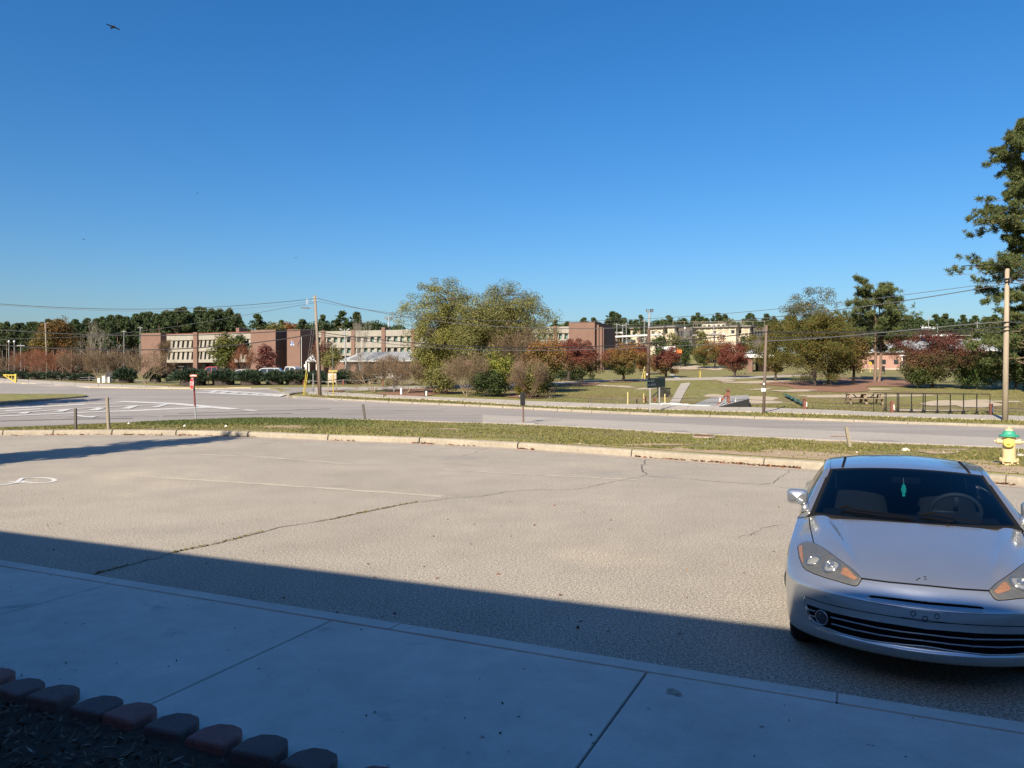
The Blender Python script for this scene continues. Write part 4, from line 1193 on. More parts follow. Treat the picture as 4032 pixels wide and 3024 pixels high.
# ---- cypresses, pine, dogwoods on the right
p, Ht, R, zb = sized(3055, 1500, 1275, 118, 1470)
broad('cypress_tree', 'green cypress with a single dark trunk behind the mid-road pole', p, Ht, R, zb, m_cyp, 150, 175, 0.070, 0.38, 0.15, m_barkdark, group='cypresses', shape=1.2, fork=zb * 1.1, twig=0.25)
p, Ht, R, zb = sized(3210, 1522, 1155, 200, 1488)
broad('cypress_tree', 'largest olive and orange cypress with a thin bare top', p, Ht, R, zb, m_cyp, 270, 190, 0.068, 0.42, 0.17, m_barkdark, group='cypresses', shape=1.6, fork=zb * 1.1, twig=0.6, dense=1.9)
p, Ht, R, zb = sized(3262, 1512, 1250, 130, 1488)
broad('cypress_tree', 'olive cypress close behind the largest one', p, Ht, R, zb, m_cyp, 140, 175, 0.068, 0.40, 0.14, m_barkdark, group='cypresses', shape=1.3, fork=zb * 1.1, twig=0.25)
p, Ht, R, zb = sized(3360, 1512, 1300, 60, 1470)
broad('cypress_tree', 'rust-tinted cypress left of the two-trunked pine', p, Ht, R, zb, leafmat('rust_cypress', [(0.14, 0.095, 0.03), (0.09, 0.075, 0.025), (0.19, 0.11, 0.035)], 0.3), 120, 60, 0.095, 0.4, 0.16, m_barkdark, group='cypresses', shape=1.0, twig=0.25)
p, Ht, R, zb = sized(3452, 1503, 1117, 165, 1385)
pine('pine_tree', 'two-trunked pine with flat layered crown right of the cypresses', p, Ht, zb * 0.9, R, m_pine, 80, 13, 46, 0.17, 0.20, 2, prof=lambda t: 0.55 + 0.55 * math.sin(math.pi * (0.15 + 0.75 * t)) - 0.35 * t, lean=-0.03, tuftr=0.3)
p, Ht, R, zb = sized(3690, 1528, 1290, 172, 1512)
broad('dogwood_tree', 'wide dark red dogwood behind the black exercise bars', p, Ht, R, zb, zleaf('dogwood_leaves', GREENS, [(0.10, 0.026, 0.024), (0.16, 0.05, 0.035), (0.055, 0.02, 0.018), (0.045, 0.035, 0.018)], Ht * .15, Ht * .7), 270, 190, 0.062, 0.36, 0.12, m_barkdark, fork=Ht * .25, shape=0.5, stems=3, twig=0.25)
p, Ht, R, zb = sized(3612, 1530, 1400, 70, 1520)
broad('dogwood_shrub', 'green shrub with red top left below the dark red dogwood', p, Ht, R, zb, zleaf('dogwood_low', GREENS, REDS[1:], Ht * .5, Ht * 1.1), 130, 60, 0.08, 0.3, 0.06, m_barkdark, cat='shrub', shape=0.3)
p, Ht, R, zb = sized(3845, 1532, 1385, 85, 1520)
broad('laurel_shrub', 'mid-green rounded shrub left of the large right pole', p, Ht, R, zb, leafmat('laurel', [(0.04, 0.07, 0.018), (0.07, 0.11, 0.03), (0.10, 0.13, 0.035)], 0.25), 150, 60, 0.085, 0.36, 0.08, m_barkdark, cat='shrub', shape=0.4)
p, Ht, R, zb = sized(4000, 1535, 1360, 90, 1520)
broad('laurel_shrub', 'dark green shrub behind the large right pole', p, Ht, R, zb, m_darkgr, 150, 60, 0.085, 0.4, 0.1, m_barkdark, cat='shrub', shape=0.4)
p, Ht, R, zb = sized(4045, 1545, 462, 270, 1400)
pine('pine_tree', 'very tall dark pine cut by the right picture border', p, Ht, zb * 0.75, R * 1.32, m_pine, 240, 21, 46, 0.15, 0.24, 1, rise_=(-.35, .35), prof=lambda t: (1 - t) ** 0.5 * (0.75 + 0.35 * math.sin(t * 23)) * (0.55 + 0.45 * min(1, t * 3)), tuftr=0.24)

# small conifers and bushes on the hill
for px, D, ty, hw, lb, ml in ((2595, 150, 1310, 30, 'small dark cedar below the pale buildings', m_darkgr), (2655, 160, 1300, 34, 'olive bush against the dark gable', m_olive), (2700, 155, 1325, 40, 'dark bush left of the brown-orange maple', m_darkgr),
                              (2935, 160, 1315, 28, 'dark cedar right of the pale stair', m_darkgr), (2400, 150, 1345, 46, 'reddish bushes below the covered walkway', m_rust), (2500, 155, 1350, 55, 'rust bushes on the bank below the walkway', m_rust), (2845, 165, 1325, 46, 'dark russet bush below the second walkway', m_rust),
                              (2765, 165, 1300, 26, 'thin olive tree before the pale hall', m_olive)):
    p, Ht, R, zb = sized(px, 0, ty, hw, None, D)
    broad('hill_bush', lb, p, Ht, R, 0.2, ml, 60, 45, 0.17, 0.5, 0.08, m_barkdark, cat='shrub', shape=0.6, twig=0.2)

# ---- the pine wood behind the left wing, and trees on the far ridge
protos = []
for k in range(5):
    protos.append(pine('pine_tree', 'tall dark pine in the wood behind the brick wing', (0, 0, 0), 18.0, (8.5, 10, 7.5, 9, 11)[k], 3.2 + 0.3 * k, m_pinefar, 34, 7, 15, 0.30, 0.2, 1, tuftr=0.5, wid=0.22))
bprotos = []
for k, ml in enumerate((m_darkgr, m_olive, m_rust)):
    bprotos.append(broad('ridge_tree', 'ridge tree', (0, 0, 0), 12.0, 4.2, 2.0, ml, 90, 70, 0.24, 0.8, 0.2, m_barkdark, shape=0.6, twig=0.1, group='broadleaf trees behind the buildings'))
used = set()
def place(pr, base, sc, label, group):
    rz = random.uniform(0, 6.28)
    if pr.name in used:
        o = copy_tree(pr, base, rz, sc, label)
    else:
        o = pr; used.add(pr.name); o.location = base; o.rotation_euler = (0, 0, rz); o.scale = sc; o['label'] = label
    o['group'] = group
    return o
top_l = curve([(-200, 1280), (0, 1272), (100, 1275), (200, 1257), (330, 1262), (450, 1240), (560, 1238), (640, 1226), (740, 1216), (850, 1212), (930, 1222), (965, 1252)])
for row, (D, n) in enumerate(((232, 36), (250, 36), (275, 34))):
    for i in range(n):
        px = -170 + (965 + 150) * (i + random.uniform(0.1, 0.9)) / n
        D_ = D + random.uniform(-7, 7)
        g = G(px, D_)
        h = EYE - (float(top_l(px)) + random.uniform(-4, 30 - row * 6) - HORIZON) * D_ / F - g.z
        s = h / 18.0
        where = 'at the left border, left of the rust-orange oak' if px < 120 else 'behind the rust-orange oak' if px < 330 else 'between the rust-orange oak and the brick end wall' if px < 560 else 'over the left half of the brick wing' if px < 780 else 'over the right half of the brick wing'
        place(random.choice(protos), g, (s * random.uniform(.85, 1.15), s * random.uniform(.85, 1.15), s), 'dark pine in the wood ' + where, 'pines of the wood behind the brick wing')
for i, (px, ty, w) in enumerate(((1015, 1240, 1.35), (1270, 1243, 1.1), (1345, 1228, 1.4), (1405, 1232, 1.3), (1190, 1262, 1.2), (1110, 1264, 1.1))):
    D_ = 225 + i * 3; g = G(px, D_); h = EYE - (ty - HORIZON) * D_ / F - g.z
    place(protos[(0, 2, 2, 0, 4, 3)[i]], g, (h / 18 * w,) * 2 + (h / 18,), ['lone cone-shaped pine over the dark brick block', 'pine top left of the bare grey tree', 'dark wide pine behind the long wing, tallest there', 'dark pine just right of the tallest one', 'pine top right of the wall emblem', 'pine top above the brick tower'][i], 'pines behind the long wing')
for i in range(16):
    px = 1040 + i * 36 + random.uniform(-8, 8); D_ = 240 + random.uniform(-8, 8); g = G(px, D_)
    ty = np.interp(px, [1040, 1150, 1250, 1330, 1450, 1560, 1640], [1272, 1268, 1270, 1262, 1262, 1275, 1285]) + random.uniform(-6, 8)
    h = EYE - (ty - HORIZON) * D_ / F - g.z
    place(bprotos[random.choice((0, 0, 1, 0, 1, 0, 2))], g, (h / 12 * 1.0, h / 12, h / 12), 'broadleaf tree showing over the long wing roof', 'broadleaf trees behind the long wing')
top_r = curve([(2190, 1262), (2280, 1256), (2370, 1250), (2420, 1230), (2450, 1245), (2500, 1244), (2530, 1250), (2580, 1246), (2620, 1240), (2750, 1234), (2900, 1236), (3000, 1240), (3100, 1240), (3300, 1238), (3500, 1242), (3600, 1238), (3700, 1240), (3830, 1244), (4032, 1244), (4200, 1250)])
for row, (D, n) in enumerate(((300, 62), (330, 44))):
    for i in range(n):
        px = 2150 + 2050 * (i + random.uniform(0.1, 0.9)) / n
        D_ = D + random.uniform(-12, 12); g = G(px, D_)
        h = EYE - (float(top_r(px)) + random.uniform(-3, 22) - HORIZON) * D_ / F - g.z
        rw_ = 'right of the brick end block' if px < 2600 else 'over the cream halls' if px < 3000 else 'behind the cypresses' if px < 3400 else 'over the white roof' if px < 3750 else 'behind the large right pole'
        if random.random() < 0.62:
            place(random.choice(protos), g, (h / 18 * 1.25,) * 2 + (h / 18,), 'dark pine on the far ridge ' + rw_, 'pines on the far ridge')
        else:
            place(bprotos[random.choice((0, 0, 1, 1, 0, 1, 0, 2))], g, (h / 12 * 1.05, h / 12 * 1.05, h / 12 * .93), 'broadleaf tree on the far ridge ' + rw_, 'broadleaf trees on the far ridge')
for px, ty, w, lb in ((2412, 1228, 1.5, 'broad dark pine right of the brick end block, tallest on the ridge'), (2523, 1242, 1.0, 'dark pine left behind the floodlight pole'), (2435, 1240, 1.3, 'dark pine close beside the broad ridge pine')):
    D_ = 205; g = G(px, D_); h = EYE - (ty - HORIZON) * D_ / F - g.z
    o = place(protos[2], g, (h / 18 * w, h / 18 * w, h / 18), lb, 'pines on the slope')
# dark understory of the wood, one mass
c = []
for _ in range(26000):
    px = random.uniform(-260, 1010); D_ = random.uniform(228, 320); g = G(px, D_)
    c.append((g.x, g.y, g.z + random.uniform(0, 4 + 8 * (D_ - 228) / 92)))
c = np.array(c)
v, f = quads(c, RNG.normal(size=c.shape), RNG.uniform(.4, 1.1, len(c)), RNG.uniform(.3, .7, len(c)))
tag(leaf_object('wood_undergrowth', v, f, leafmat('undergrowth', [(0.014, 0.02, 0.011), (0.03, 0.028, 0.016), (0.05, 0.035, 0.022)], 0.1), None), 'dark undergrowth at the foot of the pine wood', 'undergrowth', kind='stuff')
# the tree off to the left, whose shade falls across the lot
tip = Z(1075, 1706)
tl = Vector((math.sin(SHADOW_HEADING), math.cos(SHADOW_HEADING), 0))
base = tip - tl * (11.5 / math.tan(SUN_EL)); base.z = -0.3
broad('lot_tree', 'narrow leafy tree beyond the left border that shades the lot', base, 11.5, 1.35, 1.6, m_olive, 130, 55, 0.14, 0.4, 0.14, m_bark, shape=1.9)
tip = P(440, 1570); base = tip - tl * (9 / math.tan(SUN_EL)); base.z = float(H(base.x, base.y))
broad('lot_tree', 'round leafy tree beyond the left border by the traffic island', base, 9, 2.6, 2.0, m_olive, 120, 55, 0.14, 0.5, 0.16, m_bark, shape=1.0)
# ================================================================== BUILDINGS
m_brick = mat('brown_brick', (0.185, 0.108, 0.082), 0.9, noise=[(0.7, 0.08, 4), (3, 0.08, 4, (1, 1, 6)), (9, 0.12, 3, (1, 1, 3))])
m_brickdk = mat('dark_brick', (0.14, 0.08, 0.065), 0.9, noise=[(1, 0.1, 4)])  # darker brick colour carries the recess shade of link walls and ground floor
m_precast = mat('precast_concrete', (0.30, 0.275, 0.235), 0.9, noise=[(0.6, 0.08, 4), (1.5, 0.14, 5, (3, 3, 0.25))])
m_teal = mat('teal_glass', (0.11, 0.19, 0.165), 0.25, noise=[(0.4, 0.25, 2)], spec=0.5)
m_teal2 = mat('teal_blind', (0.20, 0.28, 0.235), 0.5, noise=[(0.6, 0.2, 2)])
m_blind = mat('half_blind', (0.10, 0.10, 0.09), 0.4)
m_dkglass = mat('window_dark', (0.025, 0.03, 0.035), 0.12, spec=0.6)
m_metalroof = mat('white_metal_roof', (0.36, 0.375, 0.39), 0.45, noise=[(0.5, 0.06, 3)])
m_cream = mat('cream_render', (0.55, 0.475, 0.37), 0.9, noise=[(0.4, 0.06, 4)])
m_creamdk = mat('cream_trim', (0.42, 0.34, 0.25), 0.85)
m_greyroof = mat('grey_felt_roof', (0.22, 0.2, 0.185), 0.9, noise=[(0.5, 0.1, 3)])
m_pinkbrick = mat('pink_brick', (0.36, 0.21, 0.165), 0.9, noise=[(0.8, 0.08, 4), (8, 0.12, 3, (1, 1, 3))])
m_whitepaint = mat('white_paint', (0.72, 0.71, 0.68), 0.6, noise=[(3, 0.05, 3)])
m_redtrim = mat('red_brown_trim', (0.22, 0.07, 0.05), 0.8)

class Frame:
    def __init__(s, a, b, off=0.0):
        A_, B_ = G(*a), G(*b)
        s.a = Vector((A_.x, A_.y, 0)); s.e = Vector((B_.x - A_.x, B_.y - A_.y, 0)).normalized()
        s.n = Vector((s.e.y, -s.e.x, 0))
        if s.n.dot(s.a) > 0: s.n = -s.n
        s.a = s.a + s.n * off
    def u(s, px, n=0.0):
        o = s.a + s.n * n; t = (px - CX) / F
        return (t * o.y - o.x) / (s.e.x - t * s.e.y)
    def pt(s, u, n, z):
        p = s.a + s.e * u + s.n * n; return Vector((p.x, p.y, z))
    def z(s, px, y, n=0.0):
        return EYE - (y - HORIZON) * s.pt(s.u(px, n), n, 0).y / F
    def box(s, mb, u0, u1, n0, n1, z0, z1):
        vs = [s.pt(u, n, z) for z in (z0, z1) for u, n in ((u0, n0), (u1, n0), (u1, n1), (u0, n1))]
        mb.add(vs, [(3, 2, 1, 0), (4, 5, 6, 7), (0, 1, 5, 4), (1, 2, 6, 5), (2, 3, 7, 6), (3, 0, 4, 7)]); return mb

def part(parent, name, m, fr, *boxes, bevel=0):
    mb = MB()
    for b in boxes: fr.box(mb, *b)
    return mb.build(name, m, parent, bevel=bevel)

def window(parent, fr, u, w, z0, z1, n, m, frame_m=None, mull=True):
    if m is m_teal: m = random.choice((m_teal, m_teal, m_teal2, m_dkglass))
    elif m is m_dkglass: m = random.choice((m_dkglass, m_dkglass, m_dkglass, m_blind))
    mb = MB(); fr.box(mb, u - w / 2, u + w / 2, n - 0.05, n, z0, z1)
    o = mb.build('window', m, parent)
    mb = MB()
    for a, b, c, d in ((u - w / 2, u + w / 2, z0, z0 + 0.08), (u - w / 2, u + w / 2, z1 - 0.07, z1), (u - w / 2, u - w / 2 + 0.07, z0, z1), (u + w / 2 - 0.07, u + w / 2, z0, z1)):
        fr.box(mb, a, b, n + 0.005, n + 0.05, c, d)
    f = mb.build('frame', frame_m or m_dark, None)
    f.parent = o; return o

def window_row(parent, fr, ua, ub, n_win, z0, z1, zlow, ztop, m_glass, wf=0.55, depth=0.7):
    """a bay of precast concrete: bands above and below, piers between recessed windows, splayed fins"""
    pitch = (ub - ua) / n_win
    for k in range(n_win):
        uc = ua + pitch * (k + 0.5)
        window(parent, fr, uc, pitch * wf, z0, z1, -depth, m_glass)
    mb = MB()
    for k in range(n_win + 1):
        uc = ua + pitch * k
        w = pitch * (1 - wf) / 2
        a, b = max(ua, uc - w), min(ub, uc + w)
        # tapering fin: proud at the foot
        vs = [fr.pt(a, -depth, z0), fr.pt(b, -depth, z0), fr.pt(b, 0.0, z0), fr.pt(a, 0.0, z0), fr.pt(a, -depth, z1), fr.pt(b, -depth, z1), fr.pt(b, -0.25, z1), fr.pt(a, -0.25, z1)]
        mb.add(vs, [(3, 2, 1, 0), (4, 5, 6, 7), (0, 1, 5, 4), (1, 2, 6, 5), (2, 3, 7, 6), (3, 0, 4, 7)])
    fr.box(mb, ua, ub, -depth - 0.3, 0.03, z1, ztop)
    fr.box(mb, ua, ub, -depth - 0.3, 0.03, zlow, z0)
    fr.box(mb, ua, ub, -depth - 0.35, -depth - 0.06, z0, z1)
    mb.build('concrete_bay', m_precast, parent)

# ---- left wing
FW = Frame((578, 175), (1085, 161))
r_ = root('brick_office_wing', 'three-storey brick and concrete wing with narrow windows left of the tower', 'building', FW.pt(FW.u(800), 0, 2.0))
g0 = 1.2
part(r_, 'wall', m_brick, FW, (FW.u(578), FW.u(655), -14, 1.6, g0, FW.z(615, 1312.7)), bevel=0)
part(r_, 'wall', m_brick, FW, (FW.u(1000), FW.u(1085, 1.0), -16, 1.0, g0, FW.z(1040, 1300)))
for a, b, t in ((766, 782, 1309), (883, 895, 1306)):
    part(r_, 'pilaster', m_brick, FW, (FW.u(a), FW.u(b), -1.0, 0.45, g0, FW.z(a, t)))
zt = FW.z(720, 1316)
for a, b in ((655, 766), (782, 883), (895, 1000)):
    ua, ub = FW.u(a), FW.u(b)
    window_row(r_, FW, ua, ub, 6, FW.z(720, 1369), FW.z(720, 1340), FW.z(720, 1377), zt, m_dkglass, 0.45)
    window_row(r_, FW, ua, ub, 6, FW.z(720, 1416), FW.z(720, 1385), FW.z(720, 1428), FW.z(720, 1377), m_dkglass, 0.45)
part(r_, 'ground_floor', m_brickdk, FW, (FW.u(655), FW.u(1000), -6, -2.2, g0, FW.z(720, 1428)))
for px in range(690, 1000, 40):
    window(r_, FW, FW.u(px, -2.2), 2.0, 2.6, 4.4, -2.12, m_dkglass)
part(r_, 'roof', m_greyroof, FW, (FW.u(655), FW.u(1000), -14, -1.1, zt - 0.5, zt - 0.12))
part(r_, 'coping', m_redtrim, FW, (FW.u(655) + .02, FW.u(1000) - .02, -1.1, 0.1, zt + 0.004, zt + 0.16))
part(r_, 'chimney', m_brick, FW, (FW.u(883), FW.u(896), -6, -3.5, zt - 0.12, zt + 1.3))
# ---- stair tower with emblem
FT = Frame((1130, 158.5), (1182, 157.5))
r_ = root('brick_tower', 'brick stair tower with blue and white emblem', 'building', FT.pt(FT.u(1155), 0, 2.0))
part(r_, 'wall', m_brick, FT, (FT.u(1130), FT.u(1182), -8, 0, g0, FT.z(1155, 1297)))
part(r_, 'link_wall', m_brickdk, FT, (FT.u(1082, -9), FT.u(1130) + 0.1, -14, -9, g0, FT.z(1110, 1303, -9)))
part(r_, 'link_wall', m_brickdk, FT, (FT.u(1182, -3) , FT.u(1214, -3), -10, -3, g0, FT.z(1195, 1305, -3)))
for zz in ((9.0, 10.2), (6.0, 7.2), (3.0, 4.2)):
    window(r_, FT, FT.u(1112, -9), 0.9, zz[0], zz[1], -8.9, m_dkglass)
em = MB()
uc = FT.u(1152); zc_ = FT.z(1152, 1351)
def disc(mb, fr, u, z, ru, rz, n0, n1, k=18):
    pl = [(u + ru * math.cos(2 * math.pi * i / k), z + rz * math.sin(2 * math.pi * i / k)) for i in range(k)]
    vs = [fr.pt(a, n0, b) for a, b in pl] + [fr.pt(a, n1, b) for a, b in pl]
    mb.add(vs, [tuple(range(k, 2 * k))] + [(i, (i + 1) % k, (i + 1) % k + k, i + k) for i in range(k)])
FT.box(em, uc - 0.42, uc + 0.42, 0.02, 0.1, zc_ - 0.56, zc_ - 0.2); FT.box(em, uc - 0.3, uc + 0.3, 0.02, 0.1, zc_ - 0.2, zc_ + 0.25)
eo = em.build('emblem', m_whitepaint, r_)
em = MB(); disc(em, FT, uc - 0.02, zc_ + 0.02, 0.3, 0.34, 0.1, 0.14); FT.box(em, uc - 0.34, uc + 0.34, 0.105, 0.14, zc_ - 0.5, zc_ - 0.36)
em.build('blue_shield', mat('emblem_blue', (0.04, 0.12, 0.42), 0.5), eo)
em = MB(); FT.box(em, uc - 0.26, uc - 0.02, 0.02, 0.13, zc_ + 0.36, zc_ + 0.5); FT.box(em, uc - 0.16, uc + 0.14, 0.14, 0.16, zc_ - 0.04, zc_ + 0.08); em.build('crest', mat('emblem_cream', (0.7, 0.62, 0.35), 0.5), eo)
# flag on a pole in front of the tower
p = G(1187, 145); r2 = root('flagpole', 'white flagpole with drooping dark flag before the brick tower', 'flagpole', p)
MB().tube([p, p + Vector((0, 0, 7.6))], [0.06, 0.04], 8).build('pole', m_whitepaint, r2)
mb = MB(); t0 = p + Vector((-.05, 0, 7.4))
mb.grid([[t0 + Vector((-0.16 * j - .1 * i, 0.03 * math.sin(i + j), -0.33 * i - 0.3 * j)) for j in range(4)] for i in range(4)]); mb.build('flag', mat('flag_cloth', (0.05, 0.05, 0.09), 0.9), r2)

# ---- long wing
FL = Frame((1200, 164), (2235, 146))
r_ = root('long_office_wing', 'long three-storey concrete wing with teal windows behind the tall trees', 'building', FL.pt(FL.u(1500), 0, 2.0))
zt = FL.z(1450, 1301)
pil = [1267, 1385, 1504, 1621, 1738, 1852, 1964, 2074, 2180]
prev = 1210
for k, px in enumerate(pil + [2240]):
    w = 14 if px < 2230 else 0
    ua, ub = FL.u(prev), FL.u(px)
    nw = 4 if prev > 1210 else 2
    if px == 2240: nw = 2
    window_row(r_, FL, ua, ub, nw, FL.z(1450, 1347), FL.z(1450, 1325), FL.z(1450, 1360), zt, m_teal, 0.56)
    window_row(r_, FL, ua, ub, nw, FL.z(1450, 1390), FL.z(1450, 1369), FL.z(1450, 1400), FL.z(1450, 1360), m_teal, 0.56)
    if w: part(r_, 'pilaster', m_brick, FL, (FL.u(px), FL.u(px + w), -1.0, 0.3, g0, zt + (0.55 if px == 1504 else 0.15)))
    prev = px + w
part(r_, 'ground_floor', m_brick, FL, (FL.u(1210), FL.u(2240), -10, -1.05, g0, FL.z(1450, 1400)))
part(r_, 'roof', m_greyroof, FL, (FL.u(1210), FL.u(2240), -14, -1.05, zt - 0.5, zt - 0.1))
FE = Frame((2240, 139), (2342, 137.2))
r_ = root('brick_end_block', 'tall plain brick end block right of the trees', 'building', FE.pt(FE.u(2290), 0, 3.0))
part(r_, 'wall', m_brick, FE, (FE.u(2240), FE.u(2342), -12, 0, 1.5, FE.z(2290, 1269.5)))
part(r_, 'coping', m_brickdk, FE, (FE.u(2239), FE.u(2343), -12.1, 0.08, FE.z(2290, 1269.5) + 0.003, FE.z(2290, 1268)))
part(r_, 'recess', m_brick, FE, (FE.u(2342) + .01, FE.u(2372, -2.6), -12, -2.6, 1.5, FE.z(2355, 1283)))
for a, b, y in ((2346, 2354, 1278), (2357, 2367, 1287)):
    part(r_, 'fin', m_brick, FE, (FE.u(a), FE.u(b), -2.6, -0.6, 1.5, FE.z(a, y)))
part(r_, 'fin', m_brickdk, FE, (FE.u(2368.5), FE.u(2373), -2.6, -0.8, 1.5, FE.z(2370, 1289)))

# ---- low white-roofed entrance block and pavilion before the long wing
FV = Frame((1335, 153), (1700, 147.5))
r_ = root('entrance_block', 'low brick entrance block with long white metal roof', 'building', FV.pt(FV.u(1500), 0, 2.0))
ze, zr = FV.z(1500, 1418), FV.z(1500, 1388)
part(r_, 'wall', m_brick, FV, (FV.u(1345), FV.u(1700), -5, -0.8, g0, ze - 0.1))
for px in range(1370, 1700, 45): window(r_, FV, FV.u(px, -0.8), 1.3, 2.8, 4.2, -0.74, m_dkglass)
mb = MB(); ua, ub = FV.u(1335), FV.u(1710)
mb.add([FV.pt(ua, 0, ze), FV.pt(ub, 0, ze), FV.pt(ub, -6, zr + .3), FV.pt(ua + 2, -6, zr + .3), FV.pt(ua, 0, ze - .3), FV.pt(ub, 0, ze - .3), FV.pt(ub, -6, ze - .3), FV.pt(ua, -6, ze - .3)], [(0, 1, 2, 3), (4, 5, 1, 0), (0, 3, 7, 4), (1, 5, 6, 2), (4, 7, 6, 5)])
ro = mb.build('roof', m_metalroof, r_)
mb = MB()
for k in range(42):
    u = ua + 2.2 + (ub - ua - 2.6) * k / 41
    mb.bar(FV.pt(u, 0.02, ze + 0.03), FV.pt(u, -5.9, zr + .33), 0.07, 0.09)
mb.build('seam', m_metalroof, ro)
p = G(1232, 128)
r_ = root('entrance_pavilion', 'small white-roofed pavilion on white posts behind the leaning pole', 'pavilion', p)
s = p.y / F; zt_, ze_ = EYE + 80 * s, EYE + 50 * s
mb = MB(); hw = 24 * s
mb.add([p + Vector((x * hw, y * hw, 0)) + Vector((0, 0, ze_ - p.z)) for x, y in ((-1, -1), (1, -1), (1, 1), (-1, 1))] + [p + Vector((x * .35 * hw, y * .35 * hw, (zt_ + ze_ * .35) / 1.35 - p.z)) for x, y in ((-1, -1), (1, -1), (1, 1), (-1, 1))] + [p + Vector((0, 0, zt_ - p.z))],
       [(0, 1, 5, 4), (1, 2, 6, 5), (2, 3, 7, 6), (3, 0, 4, 7), (4, 5, 8), (5, 6, 8), (6, 7, 8), (7, 4, 8), (3, 2, 1, 0)])
mb.build('roof', m_metalroof, r_)
for x, y in ((-1, -1), (1, -1), (1, 1), (-1, 1)):
    MB().tube([p + Vector((x * hw * .85, y * hw * .85, -.1)), p + Vector((x * hw * .85, y * hw * .85, ze_ - p.z))], 0.14, 8).build('post', m_whitepaint, r_)

# ---- cream two-storey halls on the hill
def hall(label, a, b, ytop, n_bays, depth=12, clerestory=False, name='cream_hall', dark_side=None):
    fr = Frame(a, b); pa, pb = a[0], b[0]; mid = (pa + pb) / 2
    zt = fr.z(mid, ytop); zb = float(H(fr.pt(fr.u(mid), 0, 0).x, fr.pt(fr.u(mid), 0, 0).y)) - 1.5
    r = root(name, label, 'building', fr.pt(fr.u(mid), 0, zb + 1.5))
    part(r, 'wall', m_cream, fr, (fr.u(pa), fr.u(pb), -depth, 0, zb, zt - 0.35))
    part(r, 'roof', m_greyroof, fr, (fr.u(pa) - 0.6, fr.u(pb) + 0.6, -depth - 0.5, 0.8, zt - 0.345, zt))
    part(r, 'band', m_creamdk, fr, (fr.u(pa), fr.u(pb), 0.004, 0.12, (zb + zt) / 2 + 0.5, (zb + zt) / 2 + 0.75))
    ua, ub = fr.u(pa), fr.u(pb)
    for k in range(n_bays + 1):
        u = ua + (ub - ua) * k / n_bays
        part(r, 'pilaster', m_cream, fr, (max(ua, u - .16), min(ub, u + .16), 0.004, 0.2, zb, zt - 0.36))
    for k in range(n_bays):
        u = ua + (ub - ua) * (k + .5) / n_bays
        for z0 in (zt - 2.0,):
            window(r, fr, u, 0.9, z0, z0 + 0.9, 0.06, m_creamdk if k % 3 else m_dkglass, m_creamdk)
    if dark_side:
        px1, = dark_side
        mb = MB()
        fr.box(mb, ub + 0.01, fr.u(px1, -1.5), -depth, -1.5, zb, zt - 0.6); mb.build('gable', mat('dark_gable', (0.10, 0.085, 0.075), 0.9, noise=[(1, .1, 3)]), r)  # side wall in a much darker brown than the cream front
        u0, u1 = ub + .01, fr.u(px1, -1.5)
        for k in range(5): window(r, fr, u0 + (u1 - u0) * (k + .5) / 5, (u1 - u0) / 5 * .6, zt - 2.8, zt - 1.4, -1.42, m_dkglass, m_creamdk)
    if clerestory:
        part(r, 'clerestory', m_cream, fr, (fr.u(pa) + 1, fr.u(pb) - 4, -depth + 2, -4, zt + 0.003, zt + 0.9))
        for k in range(9):
            u = fr.u(pa) + 1.6 + k * 1.3
            window(r, fr, u, 0.7, zt + 0.2, zt + 0.7, -3.93, m_dkglass, m_creamdk)
    # outside stair rising to a landing
    us = ub - 3.2
    mb = MB()
    for k in range(12):
        fr.box(mb, us - 5 + 0.4 * k, us - 4.6 + 0.4 * k, 0.25, 1.3, zb + 1.5 + 0.27 * k, zb + 1.62 + 0.27 * k)
    fr.box(mb, us - 0.2, us + 1.8, 0.25, 1.5, zb + 4.7, zb + 4.85)
    st = mb.build('stair', m_creamdk, r)
    mb = MB()
    mb.bar(fr.pt(us - 5, 1.3, zb + 2.5), fr.pt(us - .2, 1.3, zb + 5.75), 0.09); mb.bar(fr.pt(us - 5, 1.3, zb + 1.55), fr.pt(us - .2, 1.3, zb + 4.8), 0.18); mb.bar(fr.pt(us - .2, 1.5, zb + 5.75), fr.pt(us + 1.8, 1.5, zb + 5.75), 0.09)
    for k in range(6): mb.bar(fr.pt(us - 5 + k * .96, 1.3, zb + 1.6 + .65 * k), fr.pt(us - 5 + k * .96, 1.3, zb + 2.5 + .65 * k), 0.06)
    mb.bar(fr.pt(us + 1.7, 1.4, zb), fr.pt(us + 1.7, 1.4, zb + 4.7), .14)
    mb.build('railing', m_creamdk, st)
    return r, fr, zt
hall('cream two-storey hall with outside stair behind the floodlight pole', (2484, 210), (2610, 205), 1288, 5)
hall('taller cream hall section with dark windowed gable', (2612, 207), (2656, 205), 1283, 2, dark_side=(2726,))
r_, fr, zt = hall('long cream hall with clerestory and stair on the hill', (2732, 206), (2898, 200), 1285, 7, clerestory=True)
hall('cream hall with dark gable left behind the green cypress', (2900, 203), (2952, 201), 1282, 2, dark_side=(3015,))
# roof-top pipe rails along the ridge (posts with a rail)
for k, (a, b, y0, y1, D, lb) in enumerate(((2650, 3010, 1281, 1266, 222, 'pale pipe railing along the roofs of the cream halls'), (2730, 2860, 1279, 1271, 214, 'shorter pale pipe railing above the clerestory'))):
    r2 = root('roof_railing', lb, 'railing', A((a + b) / 2, y0, D))
    n = 8
    mb = MB(); mb.tube([A(a, y1 + 1, D), A(b, y1 - 1, D)], 0.04, 5); mb.build('rail', m_creamdk, r2)
    for i in range(n + 1):
        px = a + (b - a) * i / n
        MB().tube([A(px, y0 + 25, D), A(px, y1 - 5 + (i % 2) * 4, D)], 0.04, 5).build('post', m_creamdk, r2)
